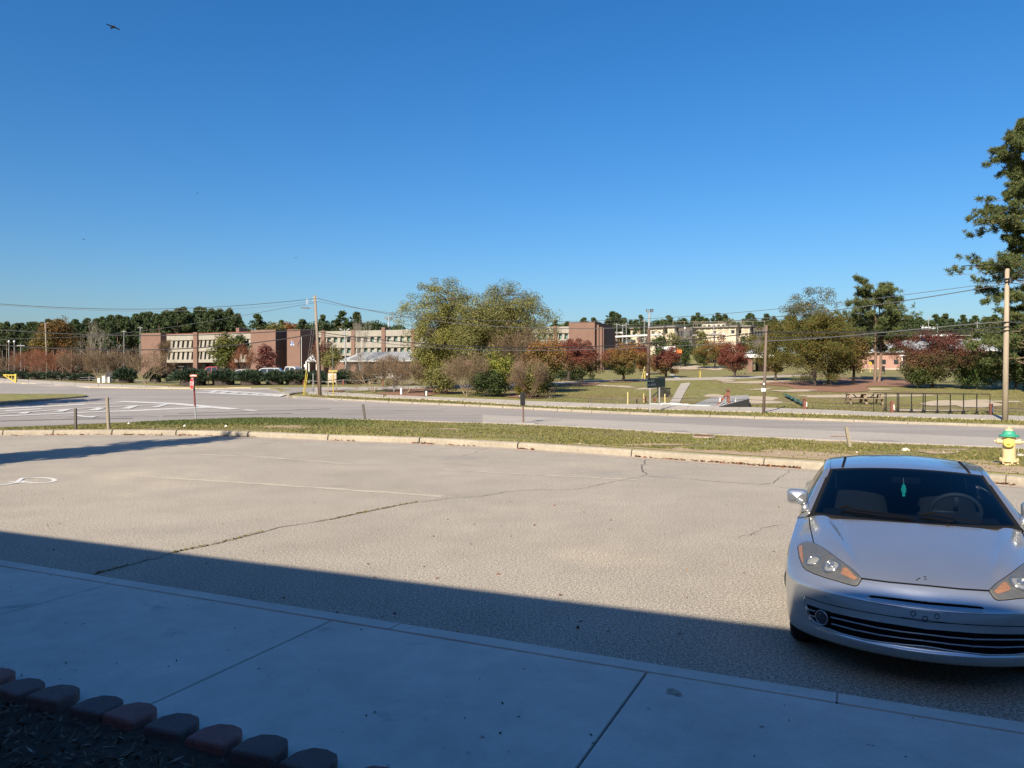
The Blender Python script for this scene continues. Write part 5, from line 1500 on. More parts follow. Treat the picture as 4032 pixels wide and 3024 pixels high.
# covered walkways
def walkway(label, pts, D, cols, drop=30):
    r = root('covered_walkway', label, 'walkway', A((pts[0][0] + pts[1][0]) / 2, pts[0][1] + drop, D))
    a, b = A(*pts[0], D), A(*pts[1], D - 4)
    mb = MB(); mb.bar(a, b, 2.6, 0.32); mb.build('roof', m_greyroof, r)
    mb = MB(); mb.bar(a + Vector((0, -1.34, 0.02)), b + Vector((0, -1.34, 0.02)), 0.08, 0.40); mb.build('fascia', mat('walkway_fascia', (0.5, 0.5, 0.48), .7), r)
    for k in range(cols):
        p = a.lerp(b, (k + .1) / (cols - .8)); g = float(H(p.x, p.y))
        MB().tube([(p.x, p.y - .8, g - .3), (p.x, p.y - .8, p.z - .1)], 0.13, 8).build('column', m_brickdk, r)
    return r
walkway('flat-roofed covered walkway right of the brick end block', [(2384, 1329), (2602, 1318)], 172, 6)
walkway('second flat-roofed covered walkway below the long cream hall', [(2735, 1321), (2850, 1317)], 180, 4)
walkway('low far covered walkway behind the brick end block', [(2372, 1314), (2450, 1311)], 200, 4)

# ---- pink brick building with white metal roof on the right
FR = Frame((3362, 149), (3905, 136))
r_ = root('white_roofed_building', 'single-storey pink brick building with white metal roof behind the pine', 'building', FR.pt(FR.u(3500), 0, 3.0))
ze, zr = FR.z(3500, 1384), FR.z(3600, 1341, -7)
zb = 2.0
part(r_, 'wall', m_pinkbrick, FR, (FR.u(3362), FR.u(3905), -13, 0, zb, ze - 0.2))
part(r_, 'plinth', m_concrete, FR, (FR.u(3362), FR.u(3905), 0.004, 0.1, zb, FR.z(3500, 1451)))
mb = MB(); ua, ub = FR.u(3402), FR.u(3930)
mb.add([FR.pt(ua, 0.8, ze), FR.pt(ub, 0.8, ze), FR.pt(ub - 3, -7, zr), FR.pt(ua + 5, -7, zr), FR.pt(ub, -15, ze), FR.pt(ua, -15, ze), FR.pt(ua, .8, ze - .22), FR.pt(ub, .8, ze - .22), FR.pt(ub, -15, ze - .22), FR.pt(ua, -15, ze - .22)],
       [(0, 1, 2, 3), (3, 2, 4, 5), (0, 3, 5), (1, 4, 2), (6, 7, 1, 0), (0, 5, 9, 6), (1, 7, 8, 4), (6, 9, 8, 7)])
ro = mb.build('roof', m_metalroof, r_)
mb = MB()
for k in range(60):
    t = (k + .5) / 60; mb.bar(FR.pt(ua + (ub - ua) * t, .82, ze + .03), FR.pt(ua + 5 + (ub - ua - 8) * t, -7, zr + .04), .07, .08)
mb.build('seam', m_metalroof, ro)
part(r_, 'flat_wing_roof', m_greyroof, FR, (FR.u(3358), FR.u(3402) - .05, -13, .3, ze - .195, ze + .05))
for px in (3432, 3443, 3479, 3529, 3700, 3740):
    window(r_, FR, FR.u(px), 0.85 if px in (3432, 3443) else 0.8, FR.z(px, 1434), FR.z(px, 1416), 0.06, m_dkglass, m_dkglass)
part(r_, 'porch_roof', m_whitepaint, FR, (FR.u(3543, 3), FR.u(3600, 3), 0.01, 3.4, FR.z(3570, 1403), FR.z(3570, 1399)))
for px in (3550, 3592): part(r_, 'porch_column', m_whitepaint, FR, (FR.u(px, 3), FR.u(px + 4, 3), 2.8, 3.0, zb, FR.z(3570, 1403)))
part(r_, 'door', m_whitepaint, FR, (FR.u(3560), FR.u(3577), 0.01, 0.1, FR.z(3560, 1450), FR.z(3560, 1410)))
# brick gateway with white roof, behind the dark red maple
FG = Frame((2925, 128), (3050, 126))
r_ = root('brick_gatehouse', 'brick gatehouse with pitched white metal roof behind the cypress', 'building', FG.pt(FG.u(2980), 0, 2.4))
ze, zr = FG.z(2970, 1408), FG.z(2990, 1370)
part(r_, 'pier', m_brick, FG, (FG.u(2944), FG.u(2963), -1.0, 0, 1.6, ze)); part(r_, 'pier', m_brick, FG, (FG.u(3030), FG.u(3048), -1.0, 0, 1.6, ze))
part(r_, 'wall', m_pinkbrick, FG, (FG.u(2966), FG.u(3044), -8, -3.5, 1.6, ze))
part(r_, 'opening', m_dark, FG, (FG.u(2966), FG.u(2976), -3.45, -3.3, 1.6, ze - .6))
part(r_, 'fascia', m_whitepaint, FG, (FG.u(2930), FG.u(3056), -8.4, .5, ze + .003, ze + .75))
mb = MB(); ua, ub = FG.u(2928), FG.u(3060)
mb.add([FG.pt(ua, .8, ze + .76), FG.pt(ub, .8, ze + .76), FG.pt(ub, -9, ze + .76), FG.pt(ua, -9, ze + .76), FG.pt(ua + 2.4, -4, zr + .4), FG.pt(ub - 2.4, -4, zr + .4)], [(0, 1, 5, 4), (1, 2, 5), (2, 3, 4, 5), (3, 0, 4), (3, 2, 1, 0)])
mb.build('roof', m_metalroof, r_)
# long low brown building far right, with white fascia
FQ = Frame((3480, 205), (3830, 195))
r_ = root('brown_hall', 'long low brown hall with white fascia behind the white roof', 'building', FQ.pt(FQ.u(3650), 0, 5))
z1 = FQ.z(3650, 1318)
part(r_, 'wall', mat('brown_wall', (0.2, 0.15, 0.10), .9, noise=[(.5, .1, 3)]), FQ, (FQ.u(3480), FQ.u(3830), -10, 0, 3, z1 - 1.2))
part(r_, 'wall', m_brick, FQ, (FQ.u(3660), FQ.u(3760), -9, 0.3, z1 - 1.19, z1 - .5))
part(r_, 'roof', m_greyroof, FQ, (FQ.u(3478), FQ.u(3832), -10.4, .5, z1 - .495, z1 - .3))
part(r_, 'fascia', m_whitepaint, FQ, (FQ.u(3610), FQ.u(3750), .502, .7, z1 - .55, z1))
# stone lodge glimpsed above it
# cell mast
p = A(1530, 1275, 240); r_ = root('cell_mast', 'slim grey cell mast with antenna panels above the trees', 'mast', G(1530, 240))
g = G(1530, 240); top = A(1530, 1248, 240)
MB().tube([g, top], [.3, .2], 6).build('mast', mat('galvanised', (.45, .47, .5), .5, metal=.3), r_)
for k in range(6):
    a = k * math.pi / 3
    MB().box((top.x + 1.2 * math.cos(a), top.y + 1.2 * math.sin(a), top.z - .3), (.16, .16, 1.2)).build('antenna', m_greyroof, r_)
mb = MB()
for k in range(3): mb.bar((top.x + 1.2 * math.cos(k * math.pi / 3), top.y + 1.2 * math.sin(k * math.pi / 3), top.z - .4), (top.x - 1.2 * math.cos(k * math.pi / 3), top.y - 1.2 * math.sin(k * math.pi / 3), top.z - .4), .06)
mb.build('arm', m_greyroof, r_)
# ================================================================== POLES, WIRES, SIGNS, SMALL THINGS
m_pole = mat('weathered_pole', (0.24, 0.195, 0.15), 0.9, noise=[(2, 0.15, 4, (4, 4, 0.4)), (25, 0.2, 3, (3, 3, 0.3))])
m_poledk = mat('dark_pole', (0.10, 0.062, 0.045), 0.9, noise=[(2, 0.15, 4, (4, 4, 0.4))])
m_poleside = mat('rusty_conduit', (0.17, 0.055, 0.04), 0.8)
m_galv = mat('galvanised_post', (0.42, 0.42, 0.42), 0.5, metal=0.4)
m_yellow = mat('yellow_plastic', (0.48, 0.36, 0.05), 0.6, noise=[(6, 0.1, 3)])
m_cable = mat('black_cable', (0.012, 0.012, 0.013), 0.6)
m_wire = mat('bare_wire', (0.14, 0.14, 0.14), 0.4, metal=0.5)
m_black = mat('black_steel', (0.015, 0.014, 0.014), 0.5)
m_greypl = mat('grey_metal', (0.3, 0.31, 0.32), 0.5)
m_postwood = mat('post_wood', (0.30, 0.25, 0.18), 0.9, noise=[(4, 0.15, 4, (4, 4, 0.5)), (30, 0.2, 3)])
m_postdk = mat('post_dark', (0.11, 0.095, 0.08), 0.9, noise=[(4, 0.2, 4)])
m_redwood = mat('red_brown_wood', (0.20, 0.075, 0.05), 0.85, noise=[(4, 0.15, 4)])
m_green = mat('sign_green', (0.006, 0.055, 0.04), 0.55, spec=0.3)
m_red = mat('sign_red', (0.50, 0.03, 0.03), 0.5)
m_signwhite = mat('sign_white', (0.75, 0.75, 0.74), 0.5)

def text(s, loc, e, up, size, m, parent, name='lettering', center=True, sx=1.0):
    cu = bpy.data.curves.new(name, 'FONT'); cu.body = s; cu.size = size; cu.extrude = 0.002
    cu.align_x = 'CENTER' if center else 'LEFT'; cu.align_y = 'CENTER'
    cu.materials.append(m)
    o = bpy.data.objects.new(name, cu); COL.objects.link(o)
    e = Vector(e).normalized(); up = Vector(up).normalized(); n = e.cross(up)
    M_ = Matrix((e * sx, up, n)).transposed().to_4x4(); M_.translation = Vector(loc) - wloc(parent)
    bpy.context.view_layer.update()
    me = bpy.data.meshes.new_from_object(o.evaluated_get(bpy.context.evaluated_depsgraph_get()))
    bpy.data.objects.remove(o)
    o = bpy.data.objects.new(name, me); COL.objects.link(o)
    if not me.materials: me.materials.append(m)
    o.parent = parent; o.matrix_local = M_
    return o

# ---- utility poles
pL = P(1262, 1556); tL = A(1240, 1163, pL.y - 0.3)
rL = root('utility_pole', 'leaning wooden utility pole with street light at the far corner', 'pole', pL, 'wooden utility poles')
MB().tube([pL - Vector((0, 0, .3)), pL.lerp(tL, .5), tL], [0.135, 0.12, 0.10], 12).build('pole', m_pole, rL, smooth=True)
c1 = pL.lerp(tL, 0.55) + Vector((-.15, -.05, 0)); MB().tube([pL + Vector((-.16, -.05, -.2)), c1], 0.035, 6).build('conduit', m_poleside, rL)
a1 = pL.lerp(tL, 0.865)
la = MB(); la.tube([a1, a1 + Vector((-.35, -.1, .12)), a1 + Vector((-.55, -.15, .1))], 0.03, 6); ar = la.build('lamp_arm', m_greypl, rL)
mb = MB(); mb.box(a1 + Vector((-.85, -.2, .08)), (0.75, 0.22, 0.11), 0, 0, 0.06, 0.75); lh = mb.build('lamp_head', m_black, rL, bevel=.02)
for dx in (-.62, -.74): MB().tube([a1 + Vector((dx, -.15, .35)), a1 + Vector((dx, -.15, .85))], 0.014, 6).build('antenna', m_whitepaint, rL)
for k, f_ in enumerate((0.975, 0.945)):
    q = pL.lerp(tL, f_); MB().tube([q + Vector((-.25, 0, 0)), q + Vector((.22, 0, .02))], 0.035, 6).build('insulator', m_galv, rL)
pM = P(3006, 1627); tM = A(3018, 1281, pM.y)
rM = root('utility_pole', 'short brown wooden pole with white placards at mid road', 'pole', pM, 'wooden utility poles')
MB().tube([pM - Vector((0, 0, .3)), tM], [0.088, 0.07], 12).build('pole', mat('brown_pole', (0.165, 0.12, 0.095), .9, noise=[(2, .12, 4, (4, 4, .4))]), rM, smooth=True)
s = pM.y / F
q = A(3006, 1535, pM.y - .1); MB().box(q, (17 * s, 0.02, 13 * s)).build('placard', m_signwhite, rM)
q = A(3008, 1512, pM.y - .1); MB().box(q, (6 * s, 0.02, 8 * s)).build('placard', m_signwhite, rM)
pR = P(3957, 1658); tR = A(3966, 1058, pR.y)
rR = root('utility_pole', 'large pale wooden utility pole at the right border', 'pole', pR, 'wooden utility poles')
MB().tube([pR - Vector((0, 0, .3)), pR.lerp(tR, .5), tR], [0.135, 0.12, 0.095], 14).build('pole', mat('pale_pole', (0.37, 0.30, 0.22), .9, noise=[(2, .12, 4, (4, 4, .3)), (22, .15, 3, (3, 3, .3))]), rR, smooth=True)
for yy in (1100, 1112, 1270, 1288, 1303):
    q = A(3963, yy, pR.y); MB().tube([q + Vector((-.19, -.1, 0)), q + Vector((.19, -.1, .02))], 0.035, 6).build('insulator', m_black, rR)
mb = MB(); q = A(3966, 1106, pR.y); mb.lathe([(0.06, -.14), (.10, -.13), (.10, .08), (.06, .14)], q + Vector((.02, -.22, 0)), 10); mb.build('cutout', m_black, rR)
# far poles
for px, by, ty, D, lb, r in ((187, 1491, 1272, None, 'tall thin pole behind the rope fence on the left', .13),):
    p = P(px, by); t = A(178, ty, p.y); rr = root('utility_pole', lb, 'pole', p, 'wooden utility poles')
    MB().tube([p, t], [r, r * .7], 8).build('pole', m_pole, rr, smooth=True)
    MB().tube([t + Vector((0, 0, -.1)), t + Vector((.5, 0, .1))], .03, 5).build('bracket', m_greypl, rr)
# distant poles and lamps
for px, D, ty, lb, kind in ((35, 150, 1345, 'white globe lamp post at the left border', 'lamp'), (56, 155, 1345, 'dark double lamp post near the left border', 'lamp'), (82, 140, 1352, 'thin grey post right of the globe lamp', 'pole'),
                            (2429, 185, 1272, 'slim pole just right of the brick end block', 'pole'), (2452, 185, 1275, 'slim pole with white box near the covered walkway', 'pole'), (2466, 190, 1270, 'third slim pole near the covered walkway', 'pole'), (2537, 190, 1258, 'slim pole left of the floodlight pole', 'pole'),
                            (2697, 180, 1292, 'slim lamp pole before the dark gable', 'lamp'), (2810, 190, 1275, 'slim pole before the long cream hall', 'pole'), (3634, 190, 1278, 'thin pole above the solar panel', 'pole'), (3656, 215, 1245, 'thin antenna pole behind the white roof', 'pole'), (3692, 195, 1283, 'short pole with crossarm behind the white roof', 'pole'), (3848, 200, 1265, 'thin pole right behind the dark red dogwood', 'pole'),
                            (552, 230, 1285, 'grey light pole before the pine wood', 'pole'), (560, 232, 1290, 'second grey light pole before the pine wood', 'pole'), (423, 228, 1315, 'grey light pole left in the pine wood', 'pole'), (488, 228, 1300, 'grey light pole mid in the pine wood', 'pole')):
    g = G(px, D); t = A(px, ty, D); rr = root('lamp_post' if kind == 'lamp' else 'far_pole', lb, 'pole', g, 'distant poles')
    MB().tube([g, t], [D * .00055, D * .0004], 6).build('pole', m_greypl, rr)
    if kind == 'lamp':
        MB().lathe([(.05, -.25), (.2, -.12), (.2, .1), (.05, .25)], t, 8).build('lamp_head', m_whitepaint, rr)
    else:
        MB().bar(t + Vector((-.7, 0, -.4)), t + Vector((.7, 0, -.4)), .09).build('crossarm', m_galv, rr)
# area light with two heads
g = G(1364, 112); t = A(1357, 1297, 112); rr = root('area_light', 'grey pole with two area lights before the long wing', 'lamp', g)
MB().tube([g, t], [.13, .09], 8).build('pole', m_galv, rr)
for sx in (-1, 1):
    MB().bar(t + Vector((0, 0, -.35)), t + Vector((sx * .45, 0, -.1)), .06).build('arm', m_galv, rr); MB().box(t + Vector((sx * .55, 0, 0)), (.4, .3, .16), ry=-sx * .5).build('lamp_head', m_greypl, rr)
# floodlight pole
p = P(2551, 1493); t = A(2557, 1232, p.y); s = p.y / F
rr = root('floodlight_pole', 'tall brown pole with two floodlights behind the green sign', 'lamp', p)
MB().tube([p, p.lerp(t, .77)], [8 * s, 6 * s], 10).build('pole', m_poledk, rr, smooth=True)
MB().tube([p.lerp(t, .77), t], [4.5 * s, 3.5 * s], 8).build('mast', m_greypl, rr)
MB().bar(t + Vector((-9 * s, 0, 0)), t + Vector((9 * s, 0, .0)), .08).build('crossarm', m_greypl, rr)
for sx, tilt in ((-8, .2), (8.5, .35)):
    mb = MB(); mb.box(t + Vector((sx * s, -.1, 9 * s)), (11 * s, .25, 10 * s), rx=tilt, rz=sx * .03); fo = mb.build('floodlight', m_black, rr)
    mb = MB(); mb.box(t + Vector((sx * s, -.24, 8.4 * s)), (9 * s, .02, 8 * s), rx=tilt, rz=sx * .03); mb.build('lens', mat('flood_lens', (.25, .27, .3), .2), fo)
mb = MB(); q = A(2547, 1474, p.y - .2); mb.box(q, (.16, .1, .24)); mb.build('meter_box', m_whitepaint, rr)

def wire(label, pts, d0, d1, r=0.02, m=None, name='power_line', mids=None):
    x0, x1 = pts[0][0], pts[-1][0]
    out = []
    # smooth the hand-read points
    n = 40
    xs = np.array([p[0] for p in pts], float); ys = np.array([p[1] for p in pts], float)
    o_ = np.argsort(xs); xs, ys = xs[o_], ys[o_]
    deg = min(4, len(xs) - 1)
    c = np.polyfit((xs - xs.mean()) / 1000, ys, deg)
    for i in range(n + 1):
        x = x0 + (x1 - x0) * i / n
        t = i / n
        if mids: D = np.interp(x if x1 > x0 else -x, [q[0] if x1 > x0 else -q[0] for q in mids], [q[1] for q in mids])
        else: D = 1 / ((1 - t) / d0 + t / d1)
        out.append(A(x, float(np.polyval(c, (x - xs.mean()) / 1000)), float(D)))
    mb = MB(); mb.tube(out, r, 5); tag(mb.build(name, m or m_wire), label, 'wire', 'overhead wires')
DL, DM, DR = pL.y, pM.y, pR.y
wire('upper power line from leaning pole to the left border', [(1238, 1176), (1000, 1198), (850, 1209), (700, 1215), (500, 1217), (325, 1214), (150, 1206), (0, 1197), (-300, 1172)], DL, 66, .022, m_cable)
wire('second power line from leaning pole to the left border', [(1238, 1187), (1000, 1210), (700, 1226), (400, 1222), (200, 1212), (0, 1203), (-300, 1180)], DL, 66, .016)
wire('bright twisted line sagging from leaning pole to right pole', [(1247, 1174), (1500, 1230), (1680, 1259), (1861, 1277), (2042, 1291), (2317, 1294), (2550, 1290), (2788, 1270), (2925, 1261), (3034, 1249), (3160, 1235), (3326, 1217), (3622, 1177), (3875, 1135), (3962, 1116)], DL, DR, .024)
wire('thin upper line from leaning pole to right pole', [(1248, 1186), (1361, 1206), (1553, 1236), (1861, 1258), (2114, 1264), (2500, 1256), (2925, 1232), (3326, 1188), (3622, 1152), (3875, 1120), (3964, 1108)], DL, DR, .014)
wire('thick black cable crossing before the pine wood, upper', [(1247, 1296), (1200, 1299), (1078, 1306), (825, 1318), (578, 1322), (325, 1316), (0, 1299), (-300, 1276)], DL, 62, .038, m_cable, 'cable')
wire('thick black cable crossing before the myrtles, lower', [(1249, 1314), (1115, 1334), (934, 1358), (681, 1374), (470, 1379), (199, 1370), (0, 1360), (-300, 1335)], DL, 60, .042, m_cable, 'cable')
wire('lower cable running through leaning, mid-road and right poles', [(1251, 1318), (1398, 1334), (1542, 1356), (1700, 1369), (1861, 1379), (2100, 1379), (2461, 1369), (2751, 1358), (2889, 1352), (3012, 1343)], DL, DM, .024)
wire('lower cable from mid-road pole to right pole', [(3014, 1343), (3300, 1325), (3580, 1299), (3963, 1266)], DM, DR, .024)
wire('black cable sagging from leaning pole to mid-road pole', [(1251, 1308), (1400, 1325), (1700, 1358), (2000, 1368), (2300, 1364), (2600, 1351), (2817, 1327), (3014, 1307)], DL, DM, .032, m_cable, 'cable')
wire('black cable from mid-road pole to right pole', [(3016, 1307), (3300, 1309), (3600, 1304), (3963, 1287)], DM, DR, .032, m_cable, 'cable')
wire('second black cable from mid-road pole to right pole', [(3016, 1330), (3300, 1326), (3600, 1318), (3963, 1303)], DM, DR, .026, m_cable, 'cable')
wire('grey service line rising from the thin left pole to leaning pole', [(181, 1331), (416, 1318), (700, 1284), (945, 1244), (1238, 1192)], 90, DL, .018)
wire('grey line from the thin left pole to the left border', [(178, 1331), (80, 1334), (0, 1336), (-200, 1338)], 90, 88, .018)
wire('loose wire end curling out from the right pole top', [(3962, 1062), (3930, 1043), (3880, 1043), (3830, 1047), (3800, 1046), (3785, 1049)], DR, DR - 1, .022, m_cable)
wire('cable from right pole to the right border', [(3968, 1113), (4032, 1120), (4200, 1140)], DR, DR - 4, .02, m_wire)
wire('lower cable from right pole to the right border', [(3968, 1268), (4032, 1270), (4200, 1275)], DR, DR - 4, .025, m_wire)
for k, (y0, y1) in enumerate(((1274, 1276), (1282, 1290))):
    wire(['thin far line above the cream halls', 'second thin far line above the cream halls'][k], [(2380, y0), (2700, (y0 + y1) / 2 + 3), (3100, y1 - 22)], 200, 200, .04)

# ---- guy guards, markers and boards near the leaning pole
def post(label, px, by, ty, w, m, px_top=None, name='post', cat='post', group=None, sq=False, top=None):
    p = P(px, by); t = A(px_top if px_top is not None else px, ty, p.y); s = p.y / F
    mb = MB()
    if sq: mb.bar(p - Vector((0, 0, .15)), t, w * s)
    else: mb.tube([p - Vector((0, 0, .15)), t], [w * s / 2, w * s / 2 * .93], 9)
    return tag(mb.build(name, m, smooth=False), label, cat, group)
def guy(label, px, by, px_top, ty, guard_from, col):
    p = P(px, by); t = A(px_top, ty, DL); g = guard_from
    rr = root('guy_guard', label, 'guy wire', p, 'yellow guy guards')
    MB().tube([p, p.lerp(t, .27)], .038, 7).build('guard', col, rr)
    MB().tube([p.lerp(t, .26), t], .010, 4).build('cable', m_galv, rr)
guy('slanting yellow guy guard left of the leaning pole', 1194, 1556, 1243, 1180, 0, m_yellow)
guy('second slanting yellow guy guard close beside the first', 1199, 1554, 1244, 1250, 0, m_yellow)
p = P(1313, 1558); rr = root('marker_post', 'upright yellow marker post in front of the beige notice board', 'post', p)
MB().tube([p, A(1311, 1463, p.y)], .045, 8).build('sleeve', m_yellow, rr); MB().box(A(1311, 1461, p.y), (.75, .05, .14)).build('crossbar', mat('dull_yellow', (.4, .32, .08), .7), rr); MB().tube([A(1311, 1461, p.y), A(1309, 1340, p.y)], .015, 4).build('cable', m_galv, rr)
post('thin pale post between yellow guards and leaning pole', 1233, 1552, 1470, 3.2, m_galv)
p = P(1308, 1541); s = p.y / F
rr = root('notice_board', 'beige notice board on two posts right of the leaning pole', 'sign', p)
for px in (1293, 1324): q = A(px, 1540, p.y); MB().bar(Vector((q.x, q.y, p.z - .1)), A(px, 1468, p.y), .08).build('leg', m_postwood, rr)
MB().box(A(1308.5, 1487, p.y - .06), (32 * s, .05, 37 * s)).build('panel', mat('beige_panel', (.42, .33, .24), .7), rr)
for (px, py, w, h) in ((1306, 1475.5, 24, 2.2), (1297, 1482, 3.5, 5), (1299, 1503, 7, 2)): MB().box(A(px, py, p.y - .095), (w * s, .01, h * s)).build('print', m_signwhite, rr)
# white lantern post
p = P(1551, 1543); s = p.y / F; rr = root('lantern_post', 'white post with triangular bracket and hanging grey box', 'post', p)
mb = MB()
mb.bar(Vector((A(1551, 1543, p.y).x, p.y, p.z)), A(1551, 1455, p.y), .09); mb.bar(A(1551, 1480, p.y), A(1563, 1492, p.y), .07); mb.bar(A(1547, 1492, p.y), A(1563, 1492, p.y), .08); mb.bar(A(1547, 1492, p.y), A(1547, 1525, p.y), .07)
mb.build('frame', m_whitepaint, rr); MB().box(A(1557, 1503, p.y), (.42, .3, .5), taper=.8).build('box', m_greypl, rr); MB().box(A(1571, 1520, p.y), (.14, .1, .14)).build('tag', m_whitepaint, rr)
post('white concrete bollard right of the lantern post', 1580, 1554, 1528, 9, m_whitepaint, name='bollard', cat='bollard')
p = P(1677, 1560); s = p.y / F; rr = root('bollard', 'black bollard with white front on the pine straw', 'bollard', p)
MB().box(p + Vector((0, 0, 14 * s)), (11 * s, .2, 29 * s)).build('body', m_black, rr, bevel=.02); MB().box(p + Vector((.04, -.11, 11 * s)), (6 * s, .02, 18 * s)).build('plate', m_whitepaint, rr)

# ---- verge posts
post('short dark wooden post left of the thick pale one', 298, 1687, 1608, 8, m_postdk, 297, group='posts on the verge', sq=True)
post('thick pale wooden post on the left verge', 429, 1693, 1565, 13, m_postwood, 422, group='posts on the verge')
post('dark wooden post leaning slightly in mid verge', 1439, 1654, 1592, 8, m_postdk, 1429, group='posts on the verge', sq=True)
post('grey leaning wooden post above the silver car', 3350, 1763, 1682, 11, m_postwood, 3332, group='posts on the verge', sq=True)
# ---- stop sign with street name blade
p = P(773, 1656); s = p.y / F
rr = root('stop_sign', 'narrow edge-on red stop sign on red and grey post', 'sign', p)
MB().tube([p - Vector((0, 0, .2)), A(768, 1600, p.y)], .04, 8).build('post', m_galv, rr)
MB().tube([A(768, 1600, p.y), A(762, 1482, p.y)], .045, 8).build('post_sleeve', mat('red_sleeve', (.20, .03, .03), .5), rr)
c_ = A(760.5, 1511.5, p.y) ; rad = 0.33
e = Vector((.62, -.785, 0)).normalized(); nn = Vector((e.y, -e.x, 0))
def octo(rad, off, name, m, par):
    mb = MB(); pl = [(rad * math.cos(math.pi / 8 + k * math.pi / 4), rad * math.sin(math.pi / 8 + k * math.pi / 4)) for k in range(8)]
    vs = [c_ + nn * o + e * a + Vector((0, 0, b)) for o in (off - .004, off) for a, b in pl]
    mb.add(vs, [tuple(range(8))[::-1], tuple(range(8, 16))] + [(i, (i + 1) % 8, (i + 1) % 8 + 8, i + 8) for i in range(8)]); return mb.build(name, m, par)
so = octo(rad, .06, 'panel', m_signwhite, rr); octo(rad * .93, .066, 'face', m_red, so)
text('STOP', c_ + nn * .07, e, (0, 0, 1), 0.29, m_signwhite, rr)
mb = MB(); mb.box(A(761.5, 1479, p.y), (27 * s, .02, 9 * s), rz=.1); bl = mb.build('street_blade', mat('orange_blade', (.55, .16, .07), .6), rr)
mb = MB(); mb.box(A(761.5, 1479, p.y - .014), (19 * s, .004, 4 * s), rz=.1); mb.build('blade_print', m_signwhite, bl)
# ---- black box sign
p = P(2061, 1668); s = p.y / F
rr = root('box_sign', 'black narrow box sign on a thin post at the road edge', 'sign', p)
MB().tube([p - Vector((0, 0, .2)), A(2059.5, 1592, p.y)], .045, 8).build('post', mat('brown_post', (.16, .1, .08), .7), rr)
MB().box(A(2058, 1571, p.y), (18 * s, .16, 50 * s), rz=.2).build('box', m_black, rr, bevel=.02)
MB().box(A(2045.5, 1559, p.y), (5 * s, .08, 5 * s)).build('tab', m_galv, rr)
# ---- green visitor sign
p1, p2 = P(2559, 1621.5), P(2596, 1615)
rr = root('visitor_sign', 'dark green sign reading all visitors, welcome center on two posts', 'sign', p1)
e = Vector((p2.x - p1.x, p2.y - p1.y, 0)).normalized(); nn = Vector((e.y, -e.x, 0))
z0, z1 = EYE - (1527.5 - HORIZON) * p1.y / F, EYE - (1488.5 - HORIZON) * p1.y / F
for q in (p1, p2): MB().bar(q - Vector((0, 0, .2)), Vector((q.x, q.y, z1 - .05)), .07).build('post', m_galv, rr)
def onp(px, off):
    o = p1 + nn * off; t = (px - CX) / F; return (t * o.y - o.x) / (e.x - t * e.y)
u0, u1 = onp(2548, .06), onp(2619, .06)
def pp(u, off, z): q = p1 + e * u + nn * off; return Vector((q.x, q.y, z))
def pbox(ua, ub, o0, o1, za, zb, name, m, par):
    mb = MB(); mb.add([pp(u, o, z) for z in (za, zb) for u, o in ((ua, o0), (ub, o0), (ub, o1), (ua, o1))], [(3, 2, 1, 0), (4, 5, 6, 7), (0, 1, 5, 4), (1, 2, 6, 5), (2, 3, 7, 6), (3, 0, 4, 7)]); return mb.build(name, m, par)
pn = pbox(u0, u1, .045, .065, z0, z1, 'panel', m_green, rr)
Wd, Hh = u1 - u0, z1 - z0
for a in ((u0, u1, z1 - .015, z1), (u0, u1, z0, z0 + .012), (u1 - .012, u1, z0 + .013, z1 - .016), (u0, u0 + .012, z0 + .013, z1 - .016)):
    pbox(a[0], a[1], .066, .07, a[2], a[3], 'border', m_greypl, pn)
text('ALL VISITORS', pp(u0 + Wd * .18, .071, z0 + Hh * .70), e, (0, 0, 1), Hh * .33, m_signwhite, rr, center=False, sx=.72)
text('WELCOME CENTER', pp(u0 + Wd * .18, .071, z0 + Hh * .30), e, (0, 0, 1), Hh * .33, m_signwhite, rr, center=False, sx=.72)
for zz in (.70, .30):
    z = z0 + Hh * zz; mb = MB(); mb.add([pp(u0 + Wd * .05, .071, z), pp(u0 + Wd * .10, .071, z + Hh * .08), pp(u0 + Wd * .10, .071, z + .02), pp(u0 + Wd * .14, .071, z + .02), pp(u0 + Wd * .14, .071, z - .02), pp(u0 + Wd * .10, .071, z - .02), pp(u0 + Wd * .10, .071, z - Hh * .08)], [tuple(range(7))])
    mb.build('arrow', m_signwhite, rr)
# rack of slanting black bars behind the sign
p = P(2605, 1566); s = p.y / F; rr = root('bar_rack', 'rack of slanting black bars behind the green sign', 'equipment', p)
for k in range(7):
    a = A(2598 + 6 * k, 1524 + .5 * k, p.y + .3 * k); b = A(2618 + 3.6 * k, 1566 - 2.2 * k, p.y + .3 * k); MB().bar(a, b, .07).build('bar', m_black, rr)
for k in range(6):
    px = 2590 + 5 * k; MB().bar(A(px, 1526, p.y + .4), Vector((A(px, 1566, p.y + .4).x, p.y + .4, p.z - .05)), .06).build('upright', m_black, rr)
MB().bar(A(2569, 1561, p.y), A(2600, 1536, p.y), .09).build('brace', m_black, rr); MB().bar(A(2588, 1527, p.y + .3), A(2640, 1530, p.y + .9), .08).build('top_rail', m_black, rr)
